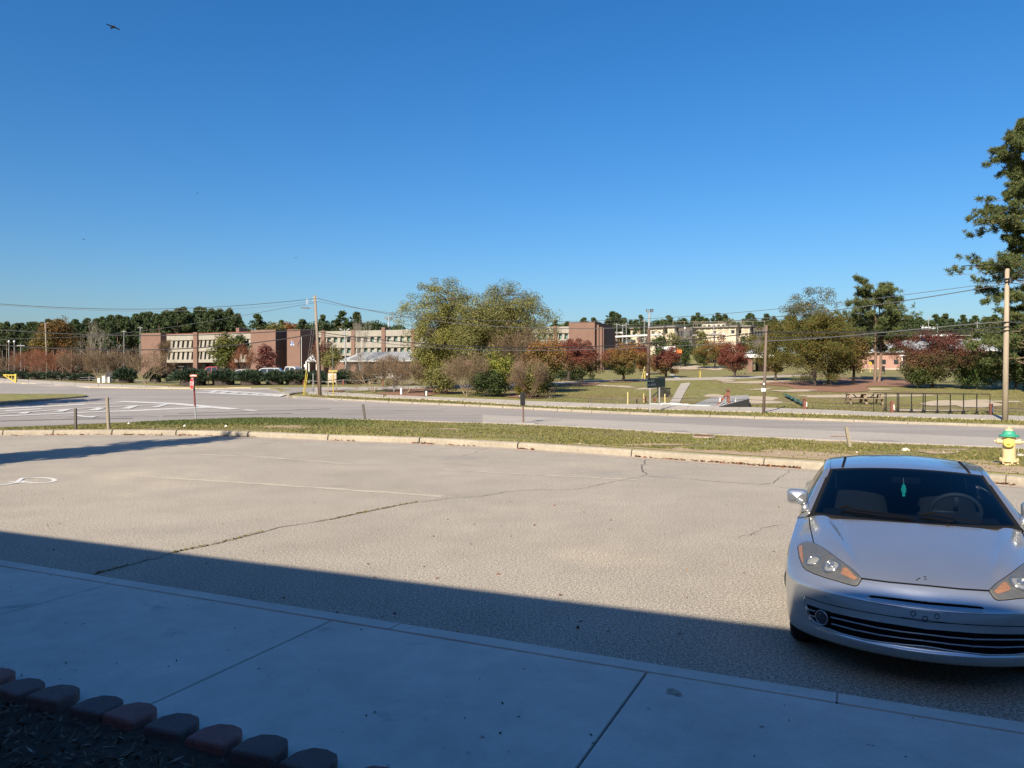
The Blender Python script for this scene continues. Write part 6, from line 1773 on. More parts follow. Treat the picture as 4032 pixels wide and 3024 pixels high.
# marker posts
m_mark = mat('pale_marker', (.55, .47, .2), .7)
post('thin pale marker post left of the green sign', 2472, 1594, 1544, 5, m_mark, group='marker posts')
post('thin pale marker post just left of the sign leg', 2535, 1587, 1548, 4, m_mark, group='marker posts')
post('thin pale marker post right of the sign legs', 2619, 1596, 1551, 5, m_mark, 2618, group='marker posts')
post('yellow bollard post beside the far path', 2757, 1488, 1460, 5, m_yellow, group='yellow posts')
post('yellow guard post left of the floodlight pole', 2539, 1491, 1462, 5, m_yellow, group='yellow posts')
post('slanting pale guy guard at the floodlight pole', 2526, 1491, 1440, 3, m_mark, 2539, group='yellow posts')
post('yellow bollard post before the pink brick wall', 3427, 1466, 1446, 5, m_yellow, group='yellow posts')
post('second yellow bollard post before the pink brick wall', 3392, 1468, 1446, 4, m_mark, group='yellow posts')
post('short black and white bollard left of the sign', 2507, 1589, 1572, 6, m_black, name='bollard', cat='bollard')
for px, by, ty, lb in ((2540, 1585, 1563, 'brown stub post behind the sign left leg'), (2577, 1585, 1567, 'red-brown stub post between the sign legs')):
    post(lb, px, by, ty, 8, m_redwood, name='stub_post', sq=True)
# low white pipe rail
a, b = P(2604, 1597), P(2710, 1597); rr = root('pipe_rail', 'low white pipe rail beside the footpath foot', 'railing', a)
a2, b2 = A(2604, 1589, a.y), A(2710, 1593, b.y); MB().tube([a2, b2], .05, 7).build('rail', m_whitepaint, rr)
for q, t_ in ((a, a2), (b, b2)): MB().tube([q, t_], .05, 7).build('leg', m_whitepaint, rr)
MB().tube([A(2690, 1592, b.y), A(2690, 1584, b.y)], .04, 6).build('valve', m_redwood, rr)
MB().tube([P(2560, 1594) + Vector((0, 0, .06)), P(2800, 1602) + Vector((0, 0, .06))], .06, 6).build('lower_pipe', mat('blue_grey_pipe', (.36, .42, .42), .6), rr)
# brown timber brace with struts, and cable fence
p = P(2868, 1603); s = p.y / F; rr = root('timber_brace', 'red-brown timber post with slanting brace at the pavement', 'post', p)
MB().bar(p - Vector((0, 0, .2)), A(2867, 1532, p.y), 10 * s).build('post', m_redwood, rr); MB().bar(A(2867, 1545, p.y), Vector((A(2822, 1598, p.y).x, p.y + .2, p.z)), 8 * s).build('brace', m_redwood, rr)
for a, b in (((2860, 1580), (2818, 1601)), ((2864, 1585), (2833, 1602)), ((2878, 1582), (2900, 1604)), ((2880, 1588), (2910, 1605))): MB().tube([A(*a, p.y - .1), A(*b, p.y - .2)], .03, 6).build('strut', m_galv, rr)
for px in (2835, 2896): MB().box(A(px, 1575, p.y - .1), (.06, .06, .28)).build('insulator', m_whitepaint, rr)
# concrete ramp with a near-black sheet over its end face
q = [P(2725, 1597), P(2830, 1606), P(2950, 1606), P(2945, 1588), P(2800, 1584)]
rr = root('concrete_ramp', 'low grey concrete ramp with dark end face', 'ramp', q[1])
mb = MB(); zt = [.03, .08, .62, .62, .35]
top = [Vector((a.x, a.y, a.z + h)) for a, h in zip(q, zt)]; bot = [Vector((a.x, a.y, a.z - .1)) for a in q]
mb.add(top + bot, [(0, 1, 2, 3, 4)] + [(i, (i + 1) % 5, (i + 1) % 5 + 5, i + 5) for i in range(5)]); mb.build('slab', mat('ramp_concrete', (.30, .29, .28), .9, noise=[(1, .1, 4)]), rr)
mb = MB(); off = Vector((0, -.02, 0)); mb.add([top[1] + off, bot[1] + off, bot[2] + off, top[2] + off], [(0, 1, 2, 3)]); mb.build('dark_end', m_dark, rr)
fc = root('cable_fence', 'low cable fence with red-brown posts along the far pavement', 'fence', P(3168, 1614))
for px, by, ty in ((3168, 1614, 1570), (3512, 1626, 1580), (3902, 1636, 1590)):
    p = P(px, by); MB().bar(p - Vector((0, 0, .15)), A(px, ty, p.y), 10 * p.y / F).build('post', m_redwood, fc)
    MB().box(A(px + 8, (by + ty) / 2, p.y - .1), (.05, .05, .3)).build('insulator', m_whitepaint, fc)
for y0 in (0, 14):
    pl = [(2640, 1568 + y0), (2868, 1570 + y0), (3168, 1584 + y0 * .9), (3512, 1596 + y0 * .9), (3902, 1606 + y0 * .9), (4100, 1612 + y0 * .9)]
    ds = [P(2640, 1594).y, P(2868, 1603).y, P(3168, 1614).y, P(3512, 1626).y, P(3902, 1636).y, P(4100, 1642).y]
    MB().tube([A(a, b, d) for (a, b), d in zip(pl, ds)], .014, 4).build('cable', m_wire, fc)
fc2 = root('cable_fence', 'thin wire fence at the shaded edge of the thicket', 'fence', P(2160, 1580))
for px, by in ((2163, 1580), (2330, 1588)):
    p = P(px, by); MB().bar(p, A(px, by - 22, p.y), .08).build('post', m_postdk, fc2)
MB().tube([A(2163, 1560, P(2163, 1580).y), A(2330, 1570, P(2330, 1588).y), A(2470, 1576, P(2470, 1594).y)], .014, 4).build('cable', m_wire, fc2)
# black exercise bars
xs = [3440, 3485, 3490, 3533, 3539, 3589, 3635, 3643, 3691, 3742, 3794, 3846, 3898]
p = P(3640, 1630); rr = root('exercise_bars', 'row of black steel pull-up bars beyond the pavement', 'equipment', p)
tops = []
for px in xs:
    by = np.interp(px, [3440, 3898], [1619, 1636]); ty = np.interp(px, [3440, 3898], [1547, 1552]); g = P(px, by); t = A(px, ty, g.y); tops.append(t)
    MB().bar(g - Vector((0, 0, .1)), t, .03 if px in (3440, 3485, 3490, 3898) else .042).build('upright', m_black, rr)
    if px in (3485, 3533, 3589, 3635, 3691, 3742, 3794, 3846):
        mb = MB()
        for dx in (-.12, .12): mb.bar(g + Vector((dx, 0, -.02)), g + Vector((0, 0, .30)), .035)
        mb.bar(g + Vector((-.15, 0, .05)), g + Vector((.15, 0, .05)), .035); mb.build('foot_brace', m_black, rr)
for a, b in zip(tops[:-1], tops[1:]): MB().bar(a, b, .05).build('top_bar', m_black, rr)
# picnic table
p = P(3400, 1592); s = p.y / F
rr = root('picnic_table', 'long weathered picnic table left behind the black bars', 'table', p)
m_tbl = mat('grey_timber', (.24, .17, .115), .9, noise=[(2, .12, 4)])
L_ = 128 * s; zt = 42 * s
rot = -.12
def T(u, v, z): return p + Vector((u * math.cos(rot) - v * math.sin(rot), u * math.sin(rot) + v * math.cos(rot), z))
for k in range(5): MB().bar(T(-L_ / 2, -.36 + .18 * k, zt), T(L_ / 2, -.36 + .18 * k, zt), .16, .05).build('plank', m_tbl, rr)
for v in (-.8, .8): MB().bar(T(-L_ / 2, v, zt * .58), T(L_ / 2, v, zt * .58), .26, .05).build('bench', m_tbl, rr)
for u in (-.46, -.02, .02, .46):
    mb = MB(); U = u * L_
    for sg in (-1, 1): mb.bar(T(U, sg * .72, -.03), T(U, sg * .22, zt - .03), .09)
    mb.bar(T(U, -.86, zt * .52), T(U, .86, zt * .52), .09); mb.build('trestle', m_tbl, rr)
for u in (-.3, .3): MB().bar(T(u * L_, -.0, zt - .05), T((u - .14 * (1 if u > 0 else -1)) * L_, 0, zt * .5), .06).build('brace', m_tbl, rr)
p = P(2925, 1487); s = p.y / F; rr = root('picnic_table', 'small dark picnic table right of the dark red maple', 'table', p)
MB().box(p + Vector((0, 0, 18 * s)), (38 * s, .7, .06)).build('tabletop', m_postdk, rr)
for sx in (-1, 1):
    MB().bar(p + Vector((sx * 12 * s, -.4, 0)), p + Vector((sx * 7 * s, 0, 18 * s)), .08).build('leg', m_postdk, rr)
for sy in (-.65, .65): MB().box(p + Vector((0, sy, 10 * s)), (34 * s, .24, .05)).build('bench', m_postdk, rr)
# green netting lying by the fence
rr = MB(); a, b = P(3082, 1563), P(3162, 1606); g = []
for i in range(15):
    c_ = a.lerp(b, i / 14); g.append([(c_.x + j * .12, c_.y + j * .15, float(H(c_.x, c_.y)) + .05 + .18 * math.sin(j * 1.3 + i) ** 2 + .1) for j in range(5)])
rr.grid(g); tag(rr.build('green_netting', mat('netting', (.05, .14, .12), .8)), 'strip of dark green netting fallen on the grass', 'netting')
# yellow diamond sign, white pole, black board before the pink building
p = P(3425, 1470); rr = root('warning_sign', 'yellow diamond warning sign with black arrow before the pink wall', 'sign', p); s = p.y / F
MB().tube([p, A(3425, 1434, p.y)], .04, 6).build('post', m_galv, rr); MB().box(A(3427, 1431, p.y - .05), (11 * s, .02, 11 * s), ry=math.pi / 4).build('panel', mat('warning_yellow', (.65, .42, .02), .5), rr)
mb = MB(); mb.box(A(3426, 1430, p.y - .07), (5 * s, .01, 1.6 * s)); mb.box(A(3428, 1432.5, p.y - .07), (1.6 * s, .01, 4 * s)); mb.build('arrow', m_black, rr)
post('slim white pole left of the pine trunk', 3455, 1452, 1392, 4, m_whitepaint, name='white_pole', cat='pole')
p = P(3477, 1474); s = p.y / F; rr = root('notice_board', 'black notice board behind the two-trunked pine', 'sign', p)
MB().box(A(3477, 1452, p.y), (14 * s, .06, 22 * s)).build('panel', m_black, rr)
for px in (3471, 3483): q = A(px, 1474, p.y); MB().bar(Vector((q.x, q.y, p.z)), A(px, 1460, p.y), .07).build('leg', m_black, rr)
# solar panel
g = G(3640, 118); rr = root('solar_panel', 'tilted dark solar panel on a pole above the white roof', 'solar panel', g); t = A(3640, 1340, 118)
MB().tube([g, t], .06, 6).build('pole', m_galv, rr); MB().box(A(3641, 1334, 118), (1.15, .06, .85), rx=-.5, ry=.12).build('panel', mat('solar_cell', (.012, .02, .045), .15), rr)
mb = MB(); mb.box(A(3641, 1334, 118.07), (1.22, .04, .92), rx=-.5, ry=.12); mb.build('frame', m_galv, rr)
# loudspeakers / white globes on roof line
g = G(3655, 150); rr = root('siren_pole', 'pole with a row of white horn speakers over the white roof', 'pole', g); t = A(3655, 1292, 150)
MB().tube([g, t], .08, 6).build('pole', m_galv, rr)
for k in range(4): MB().lathe([(.08, -.3), (.3, .3)], t + Vector((-1.0 + .7 * k, -.2, .0)), 9, 'Y').build('horn', m_whitepaint, rr)
MB().bar(t + Vector((-1.2, 0, -.1)), t + Vector((1.3, 0, -.1)), .08).build('crossarm', m_galv, rr)
# rope fence on the left
fr_ = root('rope_fence', 'low rope fence with dark posts before the myrtles', 'fence', P(237, 1498))
fp = [(50, 1484, 1463), (105, 1490, 1467), (143, 1492, 1473), (186, 1494, 1475), (237, 1498, 1476), (295, 1500, 1479), (352, 1502, 1481), (480, 1507, 1489), (611, 1512, 1495)]
tp = []
for px, by, ty in fp:
    p = P(px, by); t = A(px, ty, p.y); tp.append((p, t)); MB().bar(p, t, .13).build('post', m_postdk, fr_)
for fz in (.85, .45):
    pts = []
    for (a, b), (c, d) in zip(tp[:-1], tp[1:]):
        q0, q1 = a.lerp(b, fz), c.lerp(d, fz)
        for i in range(6): pts.append(q0.lerp(q1, i / 6) - Vector((0, 0, .12 * math.sin(math.pi * i / 6))))
    MB().tube(pts, .02, 4).build('rope', m_galv, fr_)
fr_ = root('rope_fence', 'rope fence with red-brown posts behind the wide myrtle', 'fence', P(1352, 1518)); tp = []
for px, by, ty in ((1195, 1516, 1497), (1352, 1518, 1496), (1508, 1524, 1486), (1740, 1532, 1510)):
    p = P(px, by); t = A(px, ty, p.y); tp.append((p, t)); MB().bar(p, t, .13).build('post', m_redwood, fr_)
for (a, b), (c, d) in zip(tp[:-1], tp[1:]):
    MB().tube([b, (b + d) / 2 - Vector((0, 0, .2)), d], .02, 4).build('rope', m_galv, fr_)
# utility boxes with dark sign
p = P(420, 1507); s = p.y / F
rr = root('utility_box', 'pair of white utility cabinets in the myrtles', 'utility box', p)
for px, w, y0, y1 in ((393, 10, 1489, 1506), (412, 13, 1477, 1507), (429, 14, 1484, 1507)):
    q = A(px, y1, p.y); zt = A(px, y0, p.y).z
    MB().box((q.x, p.y, (zt + p.z) / 2), (w * s, .5, zt - p.z)).build('cabinet', m_whitepaint, rr, bevel=.02)
p = P(436, 1509); rr = root('dark_sign', 'dark sign board on legs before the white utility cabinets', 'sign', p)
MB().box(A(436, 1474, p.y), (32 * s, .05, 19 * s)).build('panel', m_black, rr)
for px in (421, 451): q = A(px, 1509, p.y); MB().bar(Vector((q.x, p.y, p.z)), A(px, 1466, p.y), .09).build('leg', m_black, rr)
p = P(717, 1519); rr = root('lamp_sign', 'slim dark post with flat plate left of the stop sign', 'post', p)
MB().tube([p, A(717, 1444, p.y)], .05, 6).build('post', m_postdk, rr); MB().box(A(716, 1443, p.y), (.62, .3, .12)).build('plate', m_black, rr)
post('thin brown post right of the stop sign', 820, 1518, 1463, 3.5, m_redwood, name='brown_post')
# yellow gate
p = P(62, 1507); s = p.y / F; rr = root('yellow_gate', 'yellow pipe barrier gate at the left border', 'gate', p)
MB().bar(p - Vector((0, 0, .2)), A(62, 1472, p.y), .2).build('post', m_yellow, rr); MB().bar(A(62, 1477, p.y), A(14, 1476, p.y + 1), .13).build('top_bar', m_yellow, rr); MB().bar(A(60, 1503, p.y), A(16, 1478, p.y + 1), .11).build('brace', m_yellow, rr)
for k in range(3): MB().bar(A(24 + 11 * k, 1477, p.y + .5), A(24 + 11 * k, 1482 + 6 * k, p.y + .5), .07).build('picket', m_yellow, rr)
# small speed sign behind pavilion
p = G(1201, 115); rr = root('small_sign', 'small white sign on a post right of the flagpole', 'sign', p)
MB().tube([p, A(1201, 1436, 115)], .04, 6).build('post', m_galv, rr); MB().box(A(1201, 1440, 114.9), (.3, .03, .4)).build('panel', m_signwhite, rr)
# orange box and white trailer on the hill
g = G(2674, 150); rr = root('orange_container', 'bright orange container on the slope left of the green maple', 'container', g); s = 150 / F
zt = A(2674, 1377, 150).z; zb_ = A(2674, 1391, 150).z
MB().box((g.x, g.y, (zt + zb_) / 2), (17 * s, 1, zt - zb_)).build('body', mat('hi_vis_orange', (.75, .16, .03), .6), rr, bevel=.03)
for dx in (-6, 6): MB().bar((g.x + dx * s, g.y, g.z - .1), (g.x + dx * s, g.y, zb_ + .02), .1).build('leg', m_black, rr)
g = G(2632, 156); rr = root('white_trailer', 'white box trailer on the slope behind the round red maple', 'trailer', g); s = 156 / F
zt = A(2632, 1364, 156).z
MB().box((g.x, g.y, zt - .55), (52 * s, 2, 1.1), taper=.9).build('body', m_whitepaint, rr, bevel=.05); MB().box((g.x, g.y, zt - 1.3), (50 * s, 1.8, .3)).build('chassis', m_black, rr)
for dx in (-14, 14):
    mb = MB(); mb.lathe([(.1, -.12), (.42, -.1), (.42, .1), (.1, .12)], (g.x + dx * s, g.y - .9, zt - 1.7), 12, 'Y'); mb.build('wheel', m_black, rr)
MB().box((g.x, g.y, (g.z + zt - 1.45) / 2), (20 * s, 1.4, zt - 1.45 - g.z)).build('stand', m_black, rr)

# ---- vehicles in the car park behind the junipers
def vehicle(name, label, px, D, col, prof, win, L, Wd, rz):
    g = G(px, D); rr = root(name, label, name.split('_')[-1] if name != 'pickup_truck' else 'truck', (0, 0, 0), 'vehicles in the car park behind the junipers')
    m = mat('paint_' + name, col, .35, coat=.5)
    mb = MB(); n = len(prof); rows = []
    for w, zf in ((-.5, 1), (-.46, 1), (.46, 1), (.5, 1)):
        rows.append([(x * L - L / 2, w * Wd * (1 - .16 * max(0, z - .85)), z * (1 if abs(w) < .48 else .97)) for x, z in prof])
    mb.grid([r + [r[0]] for r in rows])
    mb.add(rows[0], [tuple(range(n))]); mb.add(rows[3], [tuple(range(n))[::-1]])
    mb.build('body', m, rr)
    for sy in (-1, 1):
        for wp in win:
            mb = MB(); mb.add([(x * L - L / 2, sy * (.5 * Wd * (1 - .16 * max(0, z - .85)) + .012), z) for x, z in wp], [tuple(range(len(wp)))]); mb.build('window', m_dkglass, rr)
    for x in (.19, .80):
        for sy in (-1, 1):
            mb = MB(); mb.lathe([(.12, -.1), (.33, -.1), (.34, 0), (.33, .1), (.12, .11)], (x * L - L / 2, sy * .43 * Wd, .33), 14, 'Y'); w_ = mb.build('wheel', m_black, rr)
            mb = MB(); mb.lathe([(.03, -.02), (.2, -.015), (.2, .015)], (x * L - L / 2, sy * (.43 * Wd + .115), .33), 10, 'Y'); mb.build('rim', m_galv, w_)
    x_end = 1.0
    for sy in (-1, 1):
        mb = MB(); mb.box((L / 2 + .0, sy * Wd * .4, .8), (.06, .16, .2)); mb.build('tail_light', m_red, rr)
        mb = MB(); mb.box((-L / 2 - .0, sy * Wd * .38, .68), (.08, .26, .14)); mb.build('headlight', m_signwhite, rr)
    rr.location = g; rr.rotation_euler = (0, 0, rz)
    return rr
SUV = [(0, .3), (0, .75), (.03, .86), (.24, .98), (.33, 1.55), (.42, 1.68), (.85, 1.68), (.97, 1.05), (1, .9), (1, .35), (.9, .25), (.1, .25)]
WS = [[(.29, 1.02), (.36, 1.5), (.52, 1.55), (.52, 1.02)], [(.54, 1.02), (.54, 1.55), (.72, 1.55), (.74, 1.02)], [(.76, 1.02), (.74, 1.54), (.86, 1.52), (.93, 1.05)]]
TRK = [(0, .4), (0, .95), (.03, 1.05), (.25, 1.12), (.33, 1.75), (.38, 1.85), (.58, 1.85), (.62, 1.15), (.62, 1.12), (1, 1.12), (1, .5), (.9, .4), (.1, .4)]
WT = [[(.29, 1.18), (.36, 1.7), (.45, 1.74), (.45, 1.18)], [(.47, 1.18), (.47, 1.74), (.57, 1.74), (.60, 1.18)]]
SED = [(0, .3), (0, .65), (.03, .75), (.26, .9), (.40, 1.38), (.5, 1.45), (.68, 1.42), (.84, .98), (.98, .92), (1, .8), (1, .35), (.9, .25), (.1, .25)]
WD = [[(.32, .94), (.42, 1.32), (.54, 1.38), (.54, .94)], [(.56, .94), (.56, 1.38), (.66, 1.36), (.77, .95)]]
vehicle('pickup_truck', 'bright red pickup truck glimpsed between two junipers', 845, 101, (.30, .03, .03), TRK, WT, 5.2, 1.9, .15)
vehicle('silver_suv', 'silver hatchback parked beside the white pickup', 1052, 103, (.36, .38, .40), SUV, WS, 4.6, 1.85, .12)
vehicle('pickup_truck', 'white pickup truck parked below the wall emblem', 1148, 101, (.5, .5, .5), TRK, WT, 5.4, 1.95, 2.9)
vehicle('white_sedan', 'white sedan mostly hidden behind the third juniper', 950, 108, (.5, .5, .49), SED, WD, 4.5, 1.8, .1)
vehicle('grey_sedan', 'pale sedan under the wide bare myrtle', 1520, 104, (.6, .6, .58), SED, WD, 4.5, 1.8, .1)

# ---- fire hydrant
p = P(3973, 1833); k_ = 146 * p.y / F / 0.80
rr = root('fire_hydrant', 'yellow fire hydrant with green bonnet on the dirt verge', 'hydrant', p)
m_hy = mat('hydrant_yellow', (.66, .53, .28), .55, noise=[(5, .08, 4), (40, .06, 3)]); m_hy2 = mat('cap_yellow', (.68, .53, .11), .5, noise=[(8, .08, 3)]); m_hg = mat('hydrant_green', (.05, .34, .22), .5, noise=[(8, .12, 3)])
S = lambda pr: [(r * k_, z * k_) for r, z in pr]
MB().lathe(S([(.12, -.1), (.125, .07), (.13, .07), (.13, .1)]), p, 22).build('foot', m_hy, rr, smooth=False)
MB().lathe(S([(.175, .085), (.18, .09), (.18, .125), (.17, .13), (.128, .135), (.125, .2), (.125, .6), (.135, .615), (.15, .62), (.15, .64)]), p, 24).build('barrel', m_hy, rr)
for a in range(6):
    t = a * math.pi / 3 + .3; MB().lathe(S([(.022, .045), (.022, .16), (.012, .165)]), p + Vector((.158 * k_ * math.cos(t), .158 * k_ * math.sin(t), 0)), 6).build('bolt', m_hy, rr)
bo = MB().lathe(S([(.185, .62), (.195, .635), (.195, .655), (.16, .665), (.125, .685), (.115, .72), (.085, .745), (.085, .75)]), p, 24).build('bonnet', m_hg, rr)
MB().lathe(S([(.08, .748), (.078, .765), (.055, .79), (.03, .8), (.02, .803), (.02, .835), (.01, .836)]), p, 14).build('operating_nut', m_hy, bo)
fwd = Vector((-.56, -.83, 0)).normalized(); sd = Vector((.83, -.56, 0)).normalized()
def nozzle(d, prof, m, name, z, capm=None):
    mb = MB(); mb.lathe([(r * k_, q * k_) for r, q in prof], (0, 0, 0), 16, 'X')
    ang = math.atan2(d.y, d.x); M_ = Matrix.Translation(p + Vector((0, 0, z * k_))) @ Matrix.Rotation(ang, 4, 'Z')
    mb.v = [tuple(M_ @ Vector(v)) for v in mb.v]; return mb.build(name, m, rr)
nozzle(fwd, [(.085, .1), (.09, .15), (.098, .155), (.1, .2), (.085, .215), (.03, .22), (.028, .255), (.01, .256)], m_hy2, 'pumper_cap', .5)
for sg in (-1, 1): nozzle(sd * sg, [(.05, .1), (.052, .17), (.06, .175), (.06, .215), (.04, .225), (.022, .235), (.018, .27), (.008, .275)], m_hy, 'hose_cap', .515)
ch = MB(); ch.tube([p + sd * .16 * k_ + Vector((0, 0, .45 * k_)), p + sd * .17 * k_ + Vector((0, 0, .3 * k_)), p + sd * .14 * k_ + Vector((0, 0, .22 * k_))], .007, 5); ch.build('chain', m_galv, rr)

# ---- birds
m_bird = mat('black_feather', (.012, .012, .014), .8)
def bird(label, px, py, D, span, bank, yaw):
    c_ = A(px, py, D); mb = MB(); b = MB()
    M_ = Matrix.Translation(c_) @ Matrix.Rotation(yaw, 4, 'Z') @ Matrix.Rotation(bank, 4, 'Y')
    rr = root('bird', label, 'bird', c_, 'black birds in flight')
    L_ = span * .5
    b.tube([M_ @ Vector((0, -L_ * .5, 0)), M_ @ Vector((0, -L_ * .36, .01)), M_ @ Vector((0, -L_ * .1, 0)), M_ @ Vector((0, L_ * .25, 0)), M_ @ Vector((0, L_ * .5, 0))], [.01 * span, .06 * span, .1 * span, .07 * span, .03 * span], 7); b.build('body', m_bird, rr)
    t = MB(); t.add([M_ @ Vector(v) for v in ((-.03 * span, L_ * .4, 0), (.03 * span, L_ * .4, 0), (.11 * span, L_ * .85, 0), (-.11 * span, L_ * .85, 0), (0, L_ * .5, .015))], [(0, 1, 4), (1, 2, 4), (2, 3, 4), (3, 0, 4)]); t.build('tail', m_bird, rr)
    for sg in (-1, 1):
        w = MB(); fl = .16 if sg > 0 else -.12
        g = [[M_ @ Vector((sg * span * x, y * span, fl * span * x * 2 + th)) for y, th in ((-.14 + .1 * x * 2, 0), (-.03 + .1 * x, .012), (.12 * (1 - x * .9) + .08 * x, 0))] for x in (.02, .15, .3, .42, .5)]
        w.grid(g); w.build('wing', m_bird, rr)
bird('large black bird high in the sky, upper left', 446, 106, 55, .95, .35, .9)
bird('tiny black bird above the tall thin left pole', 330, 942, 150, .75, .3, 1.2)
bird('tiny black bird midway up the sky', 777, 760, 170, .8, -.3, .3)
bird('tiny black bird left above the leaning pole', 1165, 1015, 160, .8, .2, .5)
# ================================================================== SILVER COUPE
CXf, CYf, CA = 2.668, 4.955, math.radians(23.47)
def cw(s, b, z):
    return Vector((CXf + math.sin(CA) * b + math.cos(CA) * s, CYf + math.cos(CA) * b - math.sin(CA) * s, z))
def mir(p):
    d = Vector((p[0] - CXf, p[1] - CYf, 0)); e = Vector((math.cos(CA), -math.sin(CA), 0)); s = d.dot(e)
    return Vector((p[0], p[1], p[2])) - e * (2 * s)
def silver():
    m = mat('silver_paint', (0.52, 0.53, 0.54), 0.23, metal=0.82, coat=1.0, noise=[(3, 0.03, 3), (700, 0.05, 1)], spec=0.5)
    return m
m_sil = silver()
m_trim = mat('black_trim', (0.012, 0.012, 0.014), 0.75, spec=0.08)
m_gap = mat('panel_gap', (0.006, 0.006, 0.008), 0.9, spec=0.03)
m_tyre = mat('tyre_rubber', (0.02, 0.02, 0.02), 0.85, noise=[(30, .2, 2)])
m_alloy = mat('alloy', (0.5, 0.5, 0.52), 0.35, metal=.8)
def glassmat(name, tint, refl=0.9, fixed=None):
    m = bpy.data.materials.new(name); m.use_nodes = True; nt = m.node_tree; L = nt.links.new
    nt.nodes.remove(nt.nodes['Principled BSDF'])
    t = nt.nodes.new('ShaderNodeBsdfTransparent'); t.inputs[0].default_value = (*tint, 1)
    g = nt.nodes.new('ShaderNodeBsdfGlossy'); g.inputs['Roughness'].default_value = 0.02; g.inputs[0].default_value = (refl, refl, refl, 1)
    f = nt.nodes.new('ShaderNodeFresnel'); f.inputs[0].default_value = 1.45
    mx = nt.nodes.new('ShaderNodeMixShader'); L(f.outputs[0], mx.inputs[0]); L(t.outputs[0], mx.inputs[1]); L(g.outputs[0], mx.inputs[2])
    if fixed is not None:
        nt.links.remove(mx.inputs[0].links[0]); mx.inputs[0].default_value = fixed
    L(mx.outputs[0], nt.nodes['Material Output'].inputs[0]); return m
m_screen = glassmat('windscreen_glass', (0.30, 0.36, 0.42))
m_lens = glassmat('headlight_lens', (0.92, 0.92, 0.91), 0.9, 0.09)

car = root('silver_coupe', 'silver two-door coupe parked nose-in at the right', 'car', (CXf, CYf, 0))
NC = 44
def row(b0, z0, s1, b1, z1, w=0.8, zp=2.2):
    out = []
    for j in range(NC + 1):
        t = math.sin(j / NC * math.pi / 2)
        out.append((s1 * t, b0 + (b1 - b0) * (w * t * t + (1 - w) * (1 - math.sqrt(max(0, 1 - t * t)))), z0 + (z1 - z0) * t ** zp))
    return np.array(out)
keys = [row(.10, .215, .83, .62, .20, .25, 3), row(.025, .245, .865, .60, .235, .25, 3), row(-.005, .30, .875, .59, .27, .28, 3), row(.012, .338, .882, .58, .33, .3, 3), row(.012, .45, .888, .575, .45, .35, 3),
        row(-.006, .565, .892, .575, .555, .42, 2.5), row(.0, .595, .892, .578, .59, .45, 2.5), row(.035, .625, .89, .59, .62, .5, 2.4), row(.085, .695, .886, .63, .665, .6, 2.4), row(.125, .722, .882, .70, .705, .7, 2.4),
        row(.25, .765, .880, .80, .745, .78, 2.4), row(.5, .83, .876, .95, .785, .8, 2.4), row(.8, .893, .866, 1.17, .825, .8, 2.4), row(1.08, .95, .855, 1.40, .872, .8, 2.4)]
def crom(keys, n):
    out = []
    K = len(keys)
    for i in range(K - 1):
        p0, p1, p2, p3 = keys[max(0, i - 1)], keys[i], keys[i + 1], keys[min(K - 1, i + 2)]
        for k in range(n):
            t = k / n
            out.append(0.5 * ((2 * p1) + (-p0 + p2) * t + (2 * p0 - 5 * p1 + 4 * p2 - p3) * t * t + (-p0 + 3 * p1 - 3 * p2 + p3) * t ** 3))
    out.append(keys[-1]); return out
rows = crom(keys, 8)
def full(rw):
    """mirror a half row to a full one, left to right in the picture"""
    return [cw(-s, b, z) for s, b, z in rw[::-1]] + [cw(s, b, z) for s, b, z in rw[1:]]
for rw in rows:
    for j in range(NC + 1):
        s, b, z = rw[j]
        sr = np.interp(b, [.2, 1.2], [.40, .62])
        amt = 0.036 * float(sstep(b, .18, .5)) * (1 - .3 * float(sstep(b, .9, 1.2)))
        rw[j][2] += amt * (float(sstep(s, sr - .05, sr + .02)) - float(sstep(s, sr + .06, sr + .24)))
body = MB(); body.grid([full(r) for r in rows])
# flanks with wheel arches
sh = [tuple(rows[i][-1]) for i in range(7 * 8, len(rows), 3)] + [(.862, 2.0, .885), (.875, 3.0, .90), (.87, 3.6, .905), (.80, 4.25, .86)]
shb = np.array([p[1] for p in sh])
def shoulder(b): return float(np.interp(b, shb, [p[0] for p in sh])), float(np.interp(b, shb, [p[2] for p in sh]))
AX = (0.935, 3.465)
flank = []
bs = np.concatenate([np.linspace(.585, 1.32, 26), np.linspace(1.34, 3.05, 16), np.linspace(3.08, 3.86, 24), np.linspace(3.9, 4.25, 6)])
for b in bs:
    s0, z0 = shoulder(b); zb = .2
    for ax in AX:
        if abs(b - ax) < .365: zb = max(zb, .315 + math.sqrt(.365 ** 2 - (b - ax) ** 2))
    zb = min(zb, z0 - .03)
    flank.append([(s0 + .022 * math.sin(math.pi * f) - .035 * f * f, b, z0 + (zb - z0) * f) for f in np.linspace(0, 1, 9)])
for sg in (-1, 1):
    g = [[cw(sg * s, b, z) for s, b, z in c] for c in flank]
    body.grid(g)
